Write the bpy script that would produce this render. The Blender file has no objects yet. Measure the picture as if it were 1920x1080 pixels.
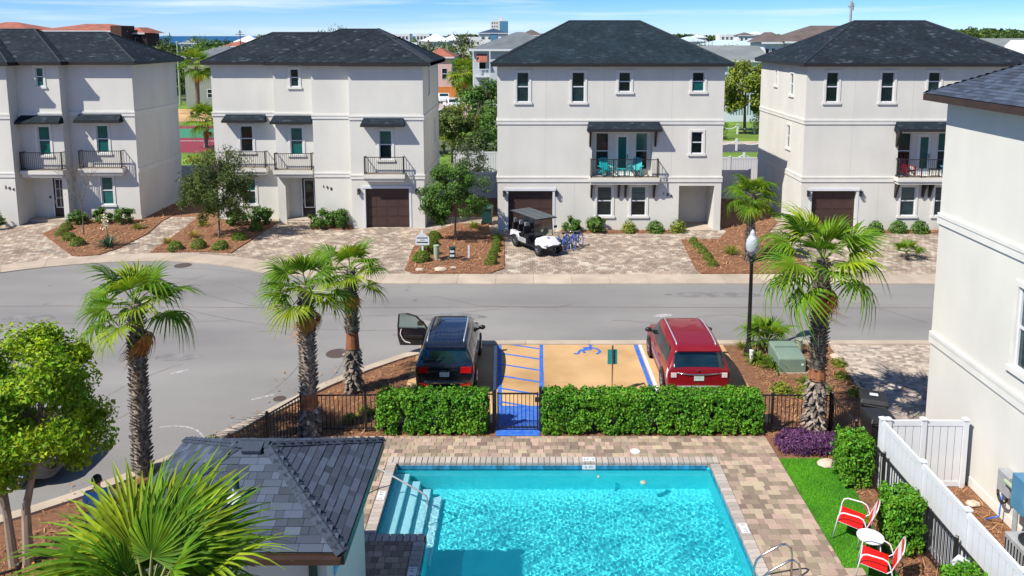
import bpy, math, random
import numpy as np
from mathutils import Vector, Matrix
rad = math.radians
R = random.Random(11)
NP = np.random.RandomState(5)
S = bpy.context.scene
COL = S.collection
# ------------------------------------------------------------------ camera, sky, sun, exposure
cam = bpy.data.cameras.new('camera'); camo = bpy.data.objects.new('camera', cam); COL.objects.link(camo)
camo.location = (0, 0, 11.5); camo.rotation_euler = (rad(82.5), 0, 0)
cam.sensor_width = 36; cam.lens = 27.19; cam.shift_x = -.0130; cam.shift_y = -.1469
cam.clip_start = .1; cam.clip_end = 40000
S.camera = camo
SUN = Vector((.70, .50, -1.0)).normalized()
sl = bpy.data.lights.new('sun', 'SUN'); sl.energy = 4.7; sl.angle = rad(.5); sl.color = (1, .945, .855)
sl.cycles.is_caustics_light = True
so = bpy.data.objects.new('sun', sl); COL.objects.link(so); so.location = (-60, -40, 90)
so.rotation_euler = SUN.to_track_quat('-Z', 'Y').to_euler()
W = bpy.data.worlds.new('World'); S.world = W; W.use_nodes = True
nt = W.node_tree; bg = nt.nodes['Background']
sky = nt.nodes.new('ShaderNodeTexSky'); sky.sky_type = 'NISHITA'; sky.sun_disc = False
sky.sun_elevation = math.asin(-SUN.z); sky.sun_rotation = math.atan2(-SUN.x, -SUN.y)
sky.altitude = 0; sky.air_density = .55; sky.dust_density = .15; sky.ozone_density = 4.5
# thin cirrus streaks, part of the sky itself
tc = nt.nodes.new('ShaderNodeTexCoord'); mp = nt.nodes.new('ShaderNodeMapping'); mp.inputs['Scale'].default_value = (1.0, 1.0, 22)
mp.inputs['Rotation'].default_value = (0, rad(2.2), rad(15))
nz = nt.nodes.new('ShaderNodeTexNoise'); nz.inputs['Scale'].default_value = 2.6; nz.inputs['Detail'].default_value = 7; nz.inputs['Roughness'].default_value = .55
rp = nt.nodes.new('ShaderNodeValToRGB'); rp.color_ramp.elements[0].position = .50; rp.color_ramp.elements[1].position = .72
rp.color_ramp.elements[1].color = (.72, .72, .72, 1)
mx = nt.nodes.new('ShaderNodeMix'); mx.data_type = 'RGBA'; mx.inputs['B'].default_value = (5.2, 5.9, 6.8, 1)
hs = nt.nodes.new('ShaderNodeHueSaturation'); hs.inputs['Saturation'].default_value = 1.4
nt.links.new(tc.outputs['Generated'], mp.inputs['Vector']); nt.links.new(mp.outputs[0], nz.inputs['Vector'])
nt.links.new(nz.outputs['Fac'], rp.inputs[0]); nt.links.new(rp.outputs[0], mx.inputs['Factor'])
tint = nt.nodes.new('ShaderNodeMix'); tint.data_type = 'RGBA'; tint.blend_type = 'MULTIPLY'; tint.inputs['Factor'].default_value = 1; tint.inputs['B'].default_value = (.76, .76, .88, 1)
nt.links.new(sky.outputs[0], hs.inputs['Color']); nt.links.new(hs.outputs[0], tint.inputs['A']); nt.links.new(tint.outputs['Result'], mx.inputs['A'])
nt.links.new(mx.outputs['Result'], bg.inputs[0]); bg.inputs[1].default_value = .115
S.view_settings.view_transform = 'Standard'; S.view_settings.look = 'None'
S.view_settings.exposure = .65; S.view_settings.gamma = 1; S.view_settings.use_curve_mapping = False
S.render.engine = 'CYCLES'; S.cycles.use_denoising = True; S.cycles.max_bounces = 8; S.cycles.transparent_max_bounces = 12

# ------------------------------------------------------------------ materials
def mat(name, c, c2=None, scale=3, rough=.8, bump=0, bs=40, island=0, spec=.4, metal=0, detail=5, stretch=None, trans=0, hue=0, coat=0, dist=.01, lo=.35, hi=.65):
    m = bpy.data.materials.new(name); m.use_nodes = True; n = m.node_tree; L = n.links.new
    p = n.nodes['Principled BSDF']; p.inputs['Roughness'].default_value = rough; p.inputs['Metallic'].default_value = metal
    p.inputs['Specular IOR Level'].default_value = spec; p.inputs['Coat Weight'].default_value = coat
    p.inputs['Coat Roughness'].default_value = .04
    def rgb(v): return (v[0], v[1], v[2], 1)
    p.inputs['Base Color'].default_value = rgb(c)
    src = None
    co = n.nodes.new('ShaderNodeTexCoord'); vec = co.outputs['Object']
    if stretch:
        q = n.nodes.new('ShaderNodeMapping'); q.inputs['Scale'].default_value = stretch; L(vec, q.inputs[0]); vec = q.outputs[0]
    if c2 is not None:
        t = n.nodes.new('ShaderNodeTexNoise'); t.inputs['Scale'].default_value = scale; t.inputs['Detail'].default_value = detail
        L(vec, t.inputs['Vector'])
        mr = n.nodes.new('ShaderNodeMapRange'); mr.inputs[1].default_value = lo; mr.inputs[2].default_value = hi; L(t.outputs['Fac'], mr.inputs[0])
        x = n.nodes.new('ShaderNodeMix'); x.data_type = 'RGBA'; x.inputs['A'].default_value = rgb(c); x.inputs['B'].default_value = rgb(c2)
        L(mr.outputs[0], x.inputs['Factor']); src = x.outputs['Result']
    if island or hue:
        g = n.nodes.new('ShaderNodeNewGeometry'); oi = n.nodes.new('ShaderNodeObjectInfo')
        a = n.nodes.new('ShaderNodeMath'); a.operation = 'ADD'; L(g.outputs['Random Per Island'], a.inputs[0]); L(oi.outputs['Random'], a.inputs[1])
        f = n.nodes.new('ShaderNodeMath'); f.operation = 'FRACT'; L(a.outputs[0], f.inputs[0])
        r = n.nodes.new('ShaderNodeMapRange'); r.inputs[3].default_value = 1 - island; r.inputs[4].default_value = 1 + island; L(f.outputs[0], r.inputs[0])
        h = n.nodes.new('ShaderNodeHueSaturation'); L(r.outputs[0], h.inputs['Value'])
        if hue:
            k = n.nodes.new('ShaderNodeMath'); k.operation = 'MULTIPLY'; k.inputs[1].default_value = 7.31; L(f.outputs[0], k.inputs[0])
            k2 = n.nodes.new('ShaderNodeMath'); k2.operation = 'FRACT'; L(k.outputs[0], k2.inputs[0])
            r2 = n.nodes.new('ShaderNodeMapRange'); r2.inputs[3].default_value = .5 - hue; r2.inputs[4].default_value = .5 + hue; L(k2.outputs[0], r2.inputs[0]); L(r2.outputs[0], h.inputs['Hue'])
        if src: L(src, h.inputs['Color'])
        else: h.inputs['Color'].default_value = rgb(c)
        src = h.outputs[0]
    if src: L(src, p.inputs['Base Color'])
    if bump:
        t = n.nodes.new('ShaderNodeTexNoise'); t.inputs['Scale'].default_value = bs; t.inputs['Detail'].default_value = 4; L(vec, t.inputs['Vector'])
        b = n.nodes.new('ShaderNodeBump'); b.inputs['Strength'].default_value = bump; b.inputs['Distance'].default_value = dist
        L(t.outputs['Fac'], b.inputs['Height']); L(b.outputs[0], p.inputs['Normal'])
    if trans:
        d = n.nodes.new('ShaderNodeBsdfTranslucent'); ms = n.nodes.new('ShaderNodeMixShader'); ms.inputs[0].default_value = trans
        if src: L(src, d.inputs['Color'])
        else: d.inputs['Color'].default_value = rgb(c)
        L(p.outputs[0], ms.inputs[1]); L(d.outputs[0], ms.inputs[2]); L(ms.outputs[0], n.nodes['Material Output'].inputs[0])
    return m

def brickmat(name, c1, c2, c3, mortar, bw, bh, ms=.008, rough=.85, bump=.35, fleck=False):
    """pieces too far away to build one by one: three-tone running bond in object space (x along, y across)"""
    m = bpy.data.materials.new(name); m.use_nodes = True; n = m.node_tree; L = n.links.new; p = n.nodes['Principled BSDF']
    p.inputs['Roughness'].default_value = rough; p.inputs['Specular IOR Level'].default_value = .15
    uv = n.nodes.new('ShaderNodeTexCoord')
    b = n.nodes.new('ShaderNodeTexBrick'); b.inputs['Scale'].default_value = 1; b.inputs['Brick Width'].default_value = bw; b.inputs['Row Height'].default_value = bh
    b.inputs['Mortar Size'].default_value = ms; b.inputs['Mortar Smooth'].default_value = .3
    b.inputs['Color1'].default_value = (*c1, 1); b.inputs['Color2'].default_value = (*c2, 1); b.inputs['Mortar'].default_value = (*mortar, 1)
    L(uv.outputs['UV'], b.inputs['Vector'])
    b2 = n.nodes.new('ShaderNodeTexBrick'); b2.inputs['Scale'].default_value = 1; b2.inputs['Brick Width'].default_value = bw; b2.inputs['Row Height'].default_value = bh
    b2.inputs['Mortar Size'].default_value = 0; b2.inputs['Color1'].default_value = (0, 0, 0, 1); b2.inputs['Color2'].default_value = (1, 1, 1, 1)
    mp = n.nodes.new('ShaderNodeMapping'); mp.inputs['Location'].default_value = (bw * 57, bh * 22, 0); L(uv.outputs['UV'], mp.inputs[0]); L(mp.outputs[0], b2.inputs['Vector'])
    t = n.nodes.new('ShaderNodeTexNoise'); t.inputs['Scale'].default_value = 1.7 if fleck else 1.1; t.inputs['Detail'].default_value = 6; L(uv.outputs['UV'], t.inputs['Vector'])
    k = n.nodes.new('ShaderNodeMath'); k.operation = 'MULTIPLY'; L(b2.outputs['Color'], k.inputs[0]); L(t.outputs['Fac'], k.inputs[1])
    r = n.nodes.new('ShaderNodeMapRange'); r.inputs[1].default_value = .44 if fleck else .28; r.inputs[2].default_value = .60 if fleck else .46; L(k.outputs[0], r.inputs[0])
    x = n.nodes.new('ShaderNodeMix'); x.data_type = 'RGBA'; L(r.outputs[0], x.inputs['Factor']); L(b.outputs['Color'], x.inputs['A']); x.inputs['B'].default_value = (*c3, 1)
    t2 = n.nodes.new('ShaderNodeTexNoise'); t2.inputs['Scale'].default_value = .8; t2.inputs['Detail'].default_value = 8; L(uv.outputs['UV'], t2.inputs['Vector'])
    r2 = n.nodes.new('ShaderNodeMapRange'); r2.inputs[1].default_value = .3; r2.inputs[2].default_value = .7; r2.inputs[3].default_value = .75; r2.inputs[4].default_value = 1.22; L(t2.outputs['Fac'], r2.inputs[0])
    h = n.nodes.new('ShaderNodeHueSaturation'); L(x.outputs['Result'], h.inputs['Color']); L(r2.outputs[0], h.inputs['Value'])
    L(h.outputs[0], p.inputs['Base Color'])
    bp = n.nodes.new('ShaderNodeBump'); bp.inputs['Strength'].default_value = bump; bp.inputs['Distance'].default_value = .02
    inv = n.nodes.new('ShaderNodeMath'); inv.operation = 'SUBTRACT'; inv.inputs[0].default_value = 1; L(b.outputs['Fac'], inv.inputs[1])
    ad = n.nodes.new('ShaderNodeMath'); ad.operation = 'ADD'; L(inv.outputs[0], ad.inputs[0]); L(k.outputs[0], ad.inputs[1]); L(ad.outputs[0], bp.inputs['Height']); L(bp.outputs[0], p.inputs['Normal'])
    return m

M = {}
M['stucco'] = mat('stucco', (.625, .612, .555), (.55, .54, .495), .7, .9, .3, 55, stretch=(1, 1, .55), dist=.008, detail=12, lo=.3, hi=.7)
M['trim'] = mat('painted_trim', (.65, .64, .59), (.59, .58, .54), 1.5, .75)
M['white'] = mat('white_vinyl', (.62, .64, .66), (.57, .59, .62), 2, .35, spec=.5)
M['fascia'] = mat('dark_fascia', (.018, .016, .016), rough=.5)
M['brown'] = mat('brown_metal', (.032, .018, .014), (.045, .026, .019), 3, .45)
M['roof'] = brickmat('far_roof_shingles', (.010, .017, .024), (.020, .030, .040), (.055, .068, .085), (.006, .008, .011), .27, .13, .012, .85, .5, fleck=True)
M['roof_plain'] = brickmat('plain_roof_shingles', (.011, .022, .030), (.019, .034, .044), (.030, .048, .058), (.007, .011, .015), .27, .13, .012, .85, .5, fleck=True)
M['shingle'] = mat('roof_shingle', (.062, .080, .115), (.038, .052, .08), 30, .85, .4, 160, island=.38, hue=.01, spec=.3)
M['shingle_base'] = mat('roof_underlay', (.012, .013, .016), rough=.9)
M['glass_dark'] = mat('dark_window_glass', (.004, .010, .013), (.012, .028, .032), 1.3, .05, spec=.45, island=.7)
M['glass_teal'] = mat('teal_window_glass', (.004, .075, .070), (.008, .12, .105), .9, .05, spec=.45, stretch=(1, 1, 3))
M['glass_blind'] = mat('window_glass_with_blinds', (.05, .09, .09), (.02, .045, .048), 2, .06, spec=.5, island=.45, stretch=(.2, .2, 20))
M['glass_car'] = mat('tinted_car_glass', (.004, .012, .014), (.010, .028, .03), 1.2, .03, spec=.7)
M['iron'] = mat('black_iron', (.012, .011, .011), (.02, .018, .017), 9, .45)
M['garage'] = mat('brown_garage_door', (.06, .032, .026), (.045, .025, .02), 2, .55, .2, 60, stretch=(.4, 1, 6))
M['doorblack'] = mat('black_door_paint', (.010, .008, .008), rough=.3)
M['asphalt'] = mat('asphalt', (.255, .245, .233), (.165, .161, .157), .16, .9, .6, 130, detail=15, lo=.28, hi=.72, stretch=(.7, 1.8, 1))
M['concrete'] = mat('kerb_concrete', (.44, .365, .285), (.35, .29, .225), .9, .9, .2, 90, island=.10, detail=8)
M['lot'] = mat('tan_concrete', (.57, .37, .18), (.36, .215, .09), .38, .9, .2, 80, island=.03, detail=9)
M['paver'] = mat('tumbled_paver', (.34, .255, .185), (.26, .205, .16), 6, .9, .35, 70, island=.42, hue=.025)
M['coping'] = mat('coping_paver', (.42, .37, .33), (.32, .28, .25), 5, .9, .3, 70, island=.18, hue=.01)
M['joint'] = mat('sand_joint', (.10, .075, .055), (.16, .12, .09), 8, .95)
M['drive'] = brickmat('driveway_pavers', (.375, .29, .22), (.235, .19, .155), (.45, .39, .315), (.13, .10, .08), .25, .25, .014, .9, .5)
M['mulch'] = mat('pine_straw_bed', (.37, .18, .092), (.16, .072, .038), 5, .95, 1, 45, detail=12, stretch=(1, 2.2, 1), dist=.05, lo=.25, hi=.75)
M['straw'] = mat('pine_needles', (.46, .25, .125), (.26, .12, .055), 3, .85, island=.5, hue=.02)
M['turf_base'] = mat('turf_backing', (.055, .20, .010), (.035, .13, .008), 2, .9)
M['turf'] = mat('artificial_grass', (.14, .46, .010), (.07, .30, .010), .9, .6, island=.35, trans=.3, detail=3)
M['grass'] = mat('far_lawn', (.14, .24, .022), (.085, .15, .018), .3, .95, .6, 20, detail=10)
M['land'] = mat('far_ground', (.13, .14, .075), (.07, .10, .04), .02, .95, detail=8)
M['seawater'] = mat('sea_water', (.003, .07, .165), (.002, .06, .145), .003, .35, spec=.2)
M['blue'] = mat('blue_road_paint', (.012, .10, .50), (.06, .16, .46), 6, .7, .2, 60)
M['whitepaint'] = mat('white_road_paint', (.72, .72, .70), (.60, .58, .55), 5, .7)
M['bark'] = mat('palm_bark', (.27, .225, .185), (.10, .08, .065), 9, .95, .8, 30, island=.5, dist=.02)
M['barkred'] = mat('fibrous_red_bark', (.30, .115, .05), (.15, .055, .03), 12, .95, .6, 40, stretch=(1, 1, .3))
M['bark2'] = mat('tree_bark', (.20, .16, .12), (.10, .08, .06), 8, .9, .6, 30, stretch=(1, 1, .25))
M['palepole'] = mat('pale_smooth_bark', (.33, .255, .185), (.19, .145, .105), 5, .8, .3, 20, stretch=(1, 1, .3))
M['frond'] = mat('palm_frond', (.16, .29, .012), (.075, .18, .010), 2.5, .6, island=.35, trans=.38, hue=.015, spec=.22)
M['frondy'] = mat('yellow_palm_frond', (.30, .38, .015), (.16, .27, .012), 2, .6, island=.3, trans=.38, hue=.015, spec=.22)
M['deadfrond'] = mat('dead_palm_frond', (.58, .27, .06), (.38, .15, .035), 4, .8, island=.3, trans=.2)
M['stalk'] = mat('frond_stalk', (.16, .22, .05), (.22, .24, .07), 3, .5)
def leafm(n, c, c2, isl=.4, hue=.02, tr=.3): return mat(n, c, c2, 1.3, .5, island=isl, hue=hue, trans=tr, spec=.35, detail=3)
M['leaf_hedge'] = leafm('hedge_leaves', (.075, .24, .012), (.14, .33, .018))
M['leaf_myrtle'] = leafm('light_green_leaves', (.34, .46, .014), (.18, .34, .013), .5, .03, .45)
M['leaf_oak'] = leafm('olive_leaves', (.13, .18, .032), (.075, .12, .022))
M['leaf_elm'] = leafm('mid_green_leaves', (.095, .20, .024), (.065, .15, .02))
M['leaf_box'] = leafm('clipped_leaves', (.10, .18, .014), (.15, .22, .018), .35)
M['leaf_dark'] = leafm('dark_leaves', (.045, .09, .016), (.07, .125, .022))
M['leaf_vib'] = leafm('viburnum_leaves', (.075, .165, .022), (.11, .21, .028))
M['leaf_yel'] = leafm('yellow_green_leaves', (.22, .27, .022), (.14, .20, .018), .4, .03)
M['leaf_purple'] = leafm('purple_leaves', (.22, .085, .22), (.11, .04, .12), .5, .03)
M['leaf_sil'] = leafm('grey_green_leaves', (.12, .15, .085), (.08, .11, .06))
M['leaf_aloe'] = leafm('blue_green_blades', (.035, .085, .045), (.05, .11, .05), .3, .01)
M['leaf_gold'] = leafm('golden_grass_blades', (.36, .26, .04), (.24, .22, .035), .35)
M['black'] = mat('black_plastic', (.012, .012, .014), (.02, .02, .022), 4, .45)
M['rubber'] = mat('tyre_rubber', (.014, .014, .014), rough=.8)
M['chrome'] = mat('chrome', (.75, .75, .76), rough=.12, metal=1)
M['steel'] = mat('stainless_tube', (.55, .54, .52), rough=.2, metal=1)
M['alloy'] = mat('alloy_rim', (.5, .5, .52), rough=.3, metal=.9)
M['carblack'] = mat('black_car_paint', (.006, .008, .014), rough=.25, spec=.6, coat=1)
M['carred'] = mat('dark_red_car_paint', (.19, .004, .009), rough=.35, spec=.4, coat=.45)
M['cargrey'] = mat('charcoal_car_paint', (.02, .022, .026), rough=.3, coat=1)
M['carwhite'] = mat('white_car_paint', (.62, .63, .65), rough=.35, coat=.5)
M['redlens'] = mat('red_lamp_lens', (.45, .008, .010), rough=.12, spec=.7)
M['clearlens'] = mat('clear_lamp_lens', (.62, .55, .55), rough=.1, spec=.7)
M['plate'] = mat('license_plate_face', (.62, .66, .62), (.25, .45, .40), 22, .4)
M['red'] = mat('red_vinyl_strap', (.66, .008, .006), rough=.4)
M['signgreen'] = mat('teal_sign_back', (.012, .21, .19), (.02, .26, .24), 5, .45)
M['cabgreen'] = mat('sage_green_cabinet', (.17, .235, .185), (.14, .20, .16), 1.5, .55)
M['pedgreen'] = mat('pale_green_pedestal', (.30, .36, .25), rough=.6)
M['darkgreen'] = mat('dark_green_plastic', (.010, .05, .045), rough=.5)
M['grey'] = mat('grey_metal', (.33, .34, .35), (.27, .28, .29), 4, .45)
M['bluebox'] = mat('blue_grey_box', (.08, .22, .34), (.06, .18, .29), 2, .5)
M['teal'] = mat('teal_painted_wood', (.010, .40, .40), (.015, .34, .35), 4, .5)
M['bikeblue'] = mat('blue_bicycle_paint', (.012, .12, .50), rough=.3)
M['skin'] = mat('skin', (.42, .24, .17), rough=.6); M['hair'] = mat('black_hair', (.012, .010, .010), rough=.6)
M['shirt'] = mat('blue_cotton', (.10, .28, .62), (.08, .22, .52), 6, .9); M['shorts'] = mat('pale_cotton', (.5, .5, .5), rough=.9)
M['stone'] = mat('pale_limestone', (.52, .43, .34), (.40, .33, .26), 6, .9, .5, 30)
M['poster'] = mat('blue_printed_panel', (.02, .22, .55), (.25, .50, .72), 3.2, .4, detail=6)
M['yellow'] = mat('yellow_enamel', (.75, .42, .02), rough=.5)
M['globe'] = mat('frosted_lamp_globe', (.34, .38, .44), (.52, .55, .60), 4, .25, spec=.6, stretch=(1, 1, 6))
M['dirty'] = mat('manhole_iron', (.09, .065, .055), (.06, .045, .04), 20, .8, .5, 60)

# ------------------------------------------------------------------ mesh helpers
def fmesh(name, V, F, mats, smooth=False):
    """fast mesh from an (n,3) array and an (m,k) face array"""
    V = np.asarray(V, dtype=np.float32); F = np.asarray(F, dtype=np.int32)
    me = bpy.data.meshes.new(name); k = F.shape[1]
    me.vertices.add(len(V)); me.vertices.foreach_set('co', V.ravel())
    me.loops.add(F.size); me.loops.foreach_set('vertex_index', F.ravel())
    me.polygons.add(len(F)); me.polygons.foreach_set('loop_start', np.arange(0, F.size, k, dtype=np.int32))
    try: me.polygons.foreach_set('loop_total', np.full(len(F), k, dtype=np.int32))
    except Exception: pass
    if smooth: me.polygons.foreach_set('use_smooth', np.ones(len(F), dtype=bool))
    me.update(calc_edges=True); me.validate()
    for m in (mats if isinstance(mats, (list, tuple)) else [mats]): me.materials.append(m)
    return me
def link(name, me, parent=None, loc=(0, 0, 0), rot=(0, 0, 0), sc=(1, 1, 1)):
    o = bpy.data.objects.new(name, me); COL.objects.link(o); o.location = loc; o.rotation_euler = rot; o.scale = sc
    if parent: o.parent = parent
    return o
def tag(o, label, cat, group=None, kind=None):
    if label: o['label'] = label
    if cat: o['category'] = cat
    if group: o['group'] = group
    if kind: o['kind'] = kind
    return o
def thing(name, label, cat, loc=(0, 0, 0), rz=0, group=None):
    o = bpy.data.objects.new(name, None); COL.objects.link(o); o.location = loc; o.rotation_euler = (0, 0, rz); o.empty_display_size = .2
    return tag(o, label, cat, group)
def struct(o): o['kind'] = 'structure'; return o
def stuff(o): o['kind'] = 'stuff'; return o
def copy_tree(o, parent=None):
    c = o.copy(); COL.objects.link(c)
    if parent: c.parent = parent
    for ch in list(o.children): copy_tree(ch, c)
    return c
def dup(o, loc, rz=None, label=None, sc=None):
    c = copy_tree(o); c.location = loc
    if rz is not None: c.rotation_euler = (0, 0, rz)
    if label: c['label'] = label
    if sc is not None: c.scale = (sc, sc, sc) if not isinstance(sc, tuple) else sc
    return c
class B:
    def __init__(s): s.v = []; s.f = []; s.m = []
    def add(s, vs, fs, m=0):
        k = len(s.v); s.v += [tuple(p) for p in vs]; s.f += [tuple(i + k for i in f) for f in fs]; s.m += [m] * len(fs); return s
    def quad(s, a, b, c, d, m=0): return s.add([a, b, c, d], [(0, 1, 2, 3)], m)
    def box(s, x0, y0, z0, x1, y1, z1, m=0):
        return s.add([(x0, y0, z0), (x1, y0, z0), (x1, y1, z0), (x0, y1, z0), (x0, y0, z1), (x1, y0, z1), (x1, y1, z1), (x0, y1, z1)],
                     [(0, 3, 2, 1), (4, 5, 6, 7), (0, 1, 5, 4), (1, 2, 6, 5), (2, 3, 7, 6), (3, 0, 4, 7)], m)
    def cbox(s, c, d, Mx=None, m=0):
        x, y, z = d[0] / 2, d[1] / 2, d[2] / 2; vs = [Vector(p) for p in [(-x, -y, -z), (x, -y, -z), (x, y, -z), (-x, y, -z), (-x, -y, z), (x, -y, z), (x, y, z), (-x, y, z)]]
        if Mx: vs = [Mx @ p for p in vs]
        return s.add([p + Vector(c) for p in vs], [(0, 3, 2, 1), (4, 5, 6, 7), (0, 1, 5, 4), (1, 2, 6, 5), (2, 3, 7, 6), (3, 0, 4, 7)], m)
    def tube(s, pts, r, n=8, m=0, cap=True):
        pts = [Vector(p) for p in pts]; N = len(pts); rs = r if isinstance(r, (list, tuple)) else [r] * N
        vs = []; up = Vector((0, 0, 1))
        t0 = (pts[1] - pts[0]).normalized(); a = t0.orthogonal().normalized() if abs(t0.z) > .95 else t0.cross(up).normalized()
        for i in range(N):
            t = (pts[min(i + 1, N - 1)] - pts[max(i - 1, 0)]).normalized(); a = (a - t * a.dot(t)); a = a.normalized() if a.length > 1e-6 else t.orthogonal().normalized(); b = t.cross(a)
            for j in range(n):
                w = 2 * math.pi * j / n; vs.append(pts[i] + (a * math.cos(w) + b * math.sin(w)) * rs[i])
        fs = [(i * n + j, i * n + (j + 1) % n, (i + 1) * n + (j + 1) % n, (i + 1) * n + j) for i in range(N - 1) for j in range(n)]
        if cap: fs += [tuple(range(n - 1, -1, -1)), tuple((N - 1) * n + j for j in range(n))]
        return s.add(vs, fs, m)
    def lathe(s, prof, c=(0, 0, 0), n=16, axis='z', m=0):
        vs = []
        for r, z in prof:
            for j in range(n):
                w = 2 * math.pi * j / n; x, y = r * math.cos(w), r * math.sin(w)
                p = (x, y, z) if axis == 'z' else ((z, x, y) if axis == 'x' else (x, z, y)); vs.append((p[0] + c[0], p[1] + c[1], p[2] + c[2]))
        N = len(prof); fs = [(i * n + j, i * n + (j + 1) % n, (i + 1) * n + (j + 1) % n, (i + 1) * n + j) for i in range(N - 1) for j in range(n)]
        if prof[0][0] > 1e-4: fs.append(tuple(range(n - 1, -1, -1)))
        if prof[-1][0] > 1e-4: fs.append(tuple((N - 1) * n + j for j in range(n)))
        return s.add(vs, fs, m)
    def prism(s, poly, z0, z1, m=0):
        n = len(poly); vs = [(x, y, z0) for x, y in poly] + [(x, y, z1) for x, y in poly]
        return s.add(vs, [tuple(range(n - 1, -1, -1)), tuple(range(n, 2 * n))] + [(i, (i + 1) % n, n + (i + 1) % n, n + i) for i in range(n)], m)
    def sheet(s, poly, z, m=0): return s.add([(x, y, z) for x, y in poly], [tuple(range(len(poly)))], m)
    def ball(s, c, r, n=12, k=8, m=0):
        r = r if isinstance(r, tuple) else (r, r, r); vs = []; fs = []
        for i in range(k + 1):
            a = math.pi * i / k
            for j in range(n):
                w = 2 * math.pi * j / n; vs.append((c[0] + r[0] * math.sin(a) * math.cos(w), c[1] + r[1] * math.sin(a) * math.sin(w), c[2] - r[2] * math.cos(a)))
        fs = [(i * n + j, i * n + (j + 1) % n, (i + 1) * n + (j + 1) % n, (i + 1) * n + j) for i in range(k) for j in range(n)]
        return s.add(vs, fs, m)
    def mesh(s, name, mats, off=(0, 0, 0), smooth=False, uv=None):
        me = bpy.data.meshes.new(name); o = Vector(off)
        me.from_pydata([tuple(Vector(p) - o) for p in s.v], [], s.f)
        for m in (mats if isinstance(mats, (list, tuple)) else [mats]): me.materials.append(m)
        if any(s.m): me.polygons.foreach_set('material_index', s.m)
        if smooth: me.polygons.foreach_set('use_smooth', [True] * len(s.f))
        if uv: planar_uv(me)
        me.update(); return me
    def build(s, name, mats, parent=None, smooth=False, uv=False, world=True, bevel=0):
        """vertices given in world space; stored relative to the top-level parent"""
        off = (0, 0, 0)
        if world and parent:
            q = parent
            while q.parent: q = q.parent
            off = q.location
        o = link(name, s.mesh(name, mats, off, smooth, uv), parent)
        if bevel:
            b = o.modifiers.new('edge', 'BEVEL'); b.width = bevel; b.segments = 2; b.limit_method = 'ANGLE'
        return o
def planar_uv(me):
    """metres along each face: u horizontal, v up the slope (or world y on flat faces)"""
    l = me.uv_layers.new(name='uv')
    for p in me.polygons:
        n = p.normal
        if abs(n.z) > .98: u, v = Vector((1, 0, 0)), Vector((0, 1, 0))
        else:
            u = Vector((-n.y, n.x, 0)).normalized(); v = n.cross(u)
        for li in p.loop_indices:
            c = me.vertices[me.loops[li].vertex_index].co; l.data[li].uv = (c.dot(u), c.dot(v))
def text_mesh(t, size, ext=.004, mat_=None):
    cu = bpy.data.curves.new('txt', 'FONT'); cu.body = t; cu.size = size; cu.extrude = ext; cu.align_x = 'CENTER'; cu.align_y = 'CENTER'
    o = bpy.data.objects.new('txt', cu); me = bpy.data.meshes.new_from_object(o); bpy.data.objects.remove(o); bpy.data.curves.remove(cu)
    me.materials.clear(); me.materials.append(mat_); return me

# ------------------------------------------------------------------ foliage helpers
def leaves(C, N, size, aspect=.5, jit=.6, curl=.15):
    """one pointed leaf (a folded diamond of two triangles) per centre; N = preferred normals"""
    n = len(C); q = N + NP.normal(0, jit, (n, 3)); q /= np.linalg.norm(q, axis=1)[:, None] + 1e-9
    t = NP.normal(0, 1, (n, 3)); t -= q * (t * q).sum(1)[:, None]; t /= np.linalg.norm(t, axis=1)[:, None] + 1e-9
    b = np.cross(q, t); s = (size * NP.uniform(.65, 1.35, n))[:, None]
    V = np.empty((n, 4, 3)); V[:, 0] = C - t * s * .5; V[:, 2] = C + t * s * .5
    V[:, 1] = C + b * s * aspect * .5 + q * s * curl; V[:, 3] = C - b * s * aspect * .5 + q * s * curl
    k = np.arange(n)[:, None] * 4; F = np.concatenate([k + np.array([[0, 1, 2]]), k + np.array([[0, 2, 3]])])
    return V.reshape(-1, 3), F
def unit(n):
    d = NP.normal(0, 1, (n, 3)); return d / np.linalg.norm(d, axis=1)[:, None]
def crown_pts(n, rx, ry, rz, clumps=30, spread=.28, hollow=.55, low=-.9):
    """points in clumps spread through an ellipsoid, thinner towards the middle, so gaps stay between the clumps"""
    d = unit(clumps * 3); d = d[d[:, 2] > low][:clumps]; rr = NP.uniform(hollow, 1, len(d)) ** .6
    cl = d * rr[:, None]; w = NP.uniform(.5, 1.4, len(cl)); idx = NP.choice(len(cl), n, p=w / w.sum())
    sp = spread * NP.uniform(.6, 1.3, len(cl))
    P = cl[idx] + unit(n) * (NP.uniform(0, 1, n) ** .5 * sp[idx])[:, None]
    nrm = P / (np.linalg.norm(P, axis=1)[:, None] + 1e-6)
    return P * np.array([rx, ry, rz]), nrm + np.array([0, 0, .5])
def bush_mesh(name, n, rx, ry, rz, size, m, clumps=40, spread=.25, dome=True, aspect=.5, flat=.0, shell=.75):
    """rounded shrub standing on z=0"""
    d = unit(n * 2); d = d[d[:, 2] > (-.25 if dome else -.9)][:n]; nn = len(d)
    lump = np.zeros(nn)
    for k in range(6):
        a = unit(1)[0]; lump += np.maximum(0, d @ a - .55) * NP.uniform(.05, .35)
    r = (NP.uniform(shell ** 3, 1, nn) ** (1 / 3)) * (.9 + lump)
    P = d * r[:, None] * np.array([rx, ry, rz]); P[:, 2] = np.maximum(P[:, 2] + rz * .35 * 0 + rz * .0, -.02)
    if not dome: P[:, 2] += rz
    V, F = leaves(P, d + np.array([0, 0, .4]), size, aspect)
    return fmesh(name, V, F, m)
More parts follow.
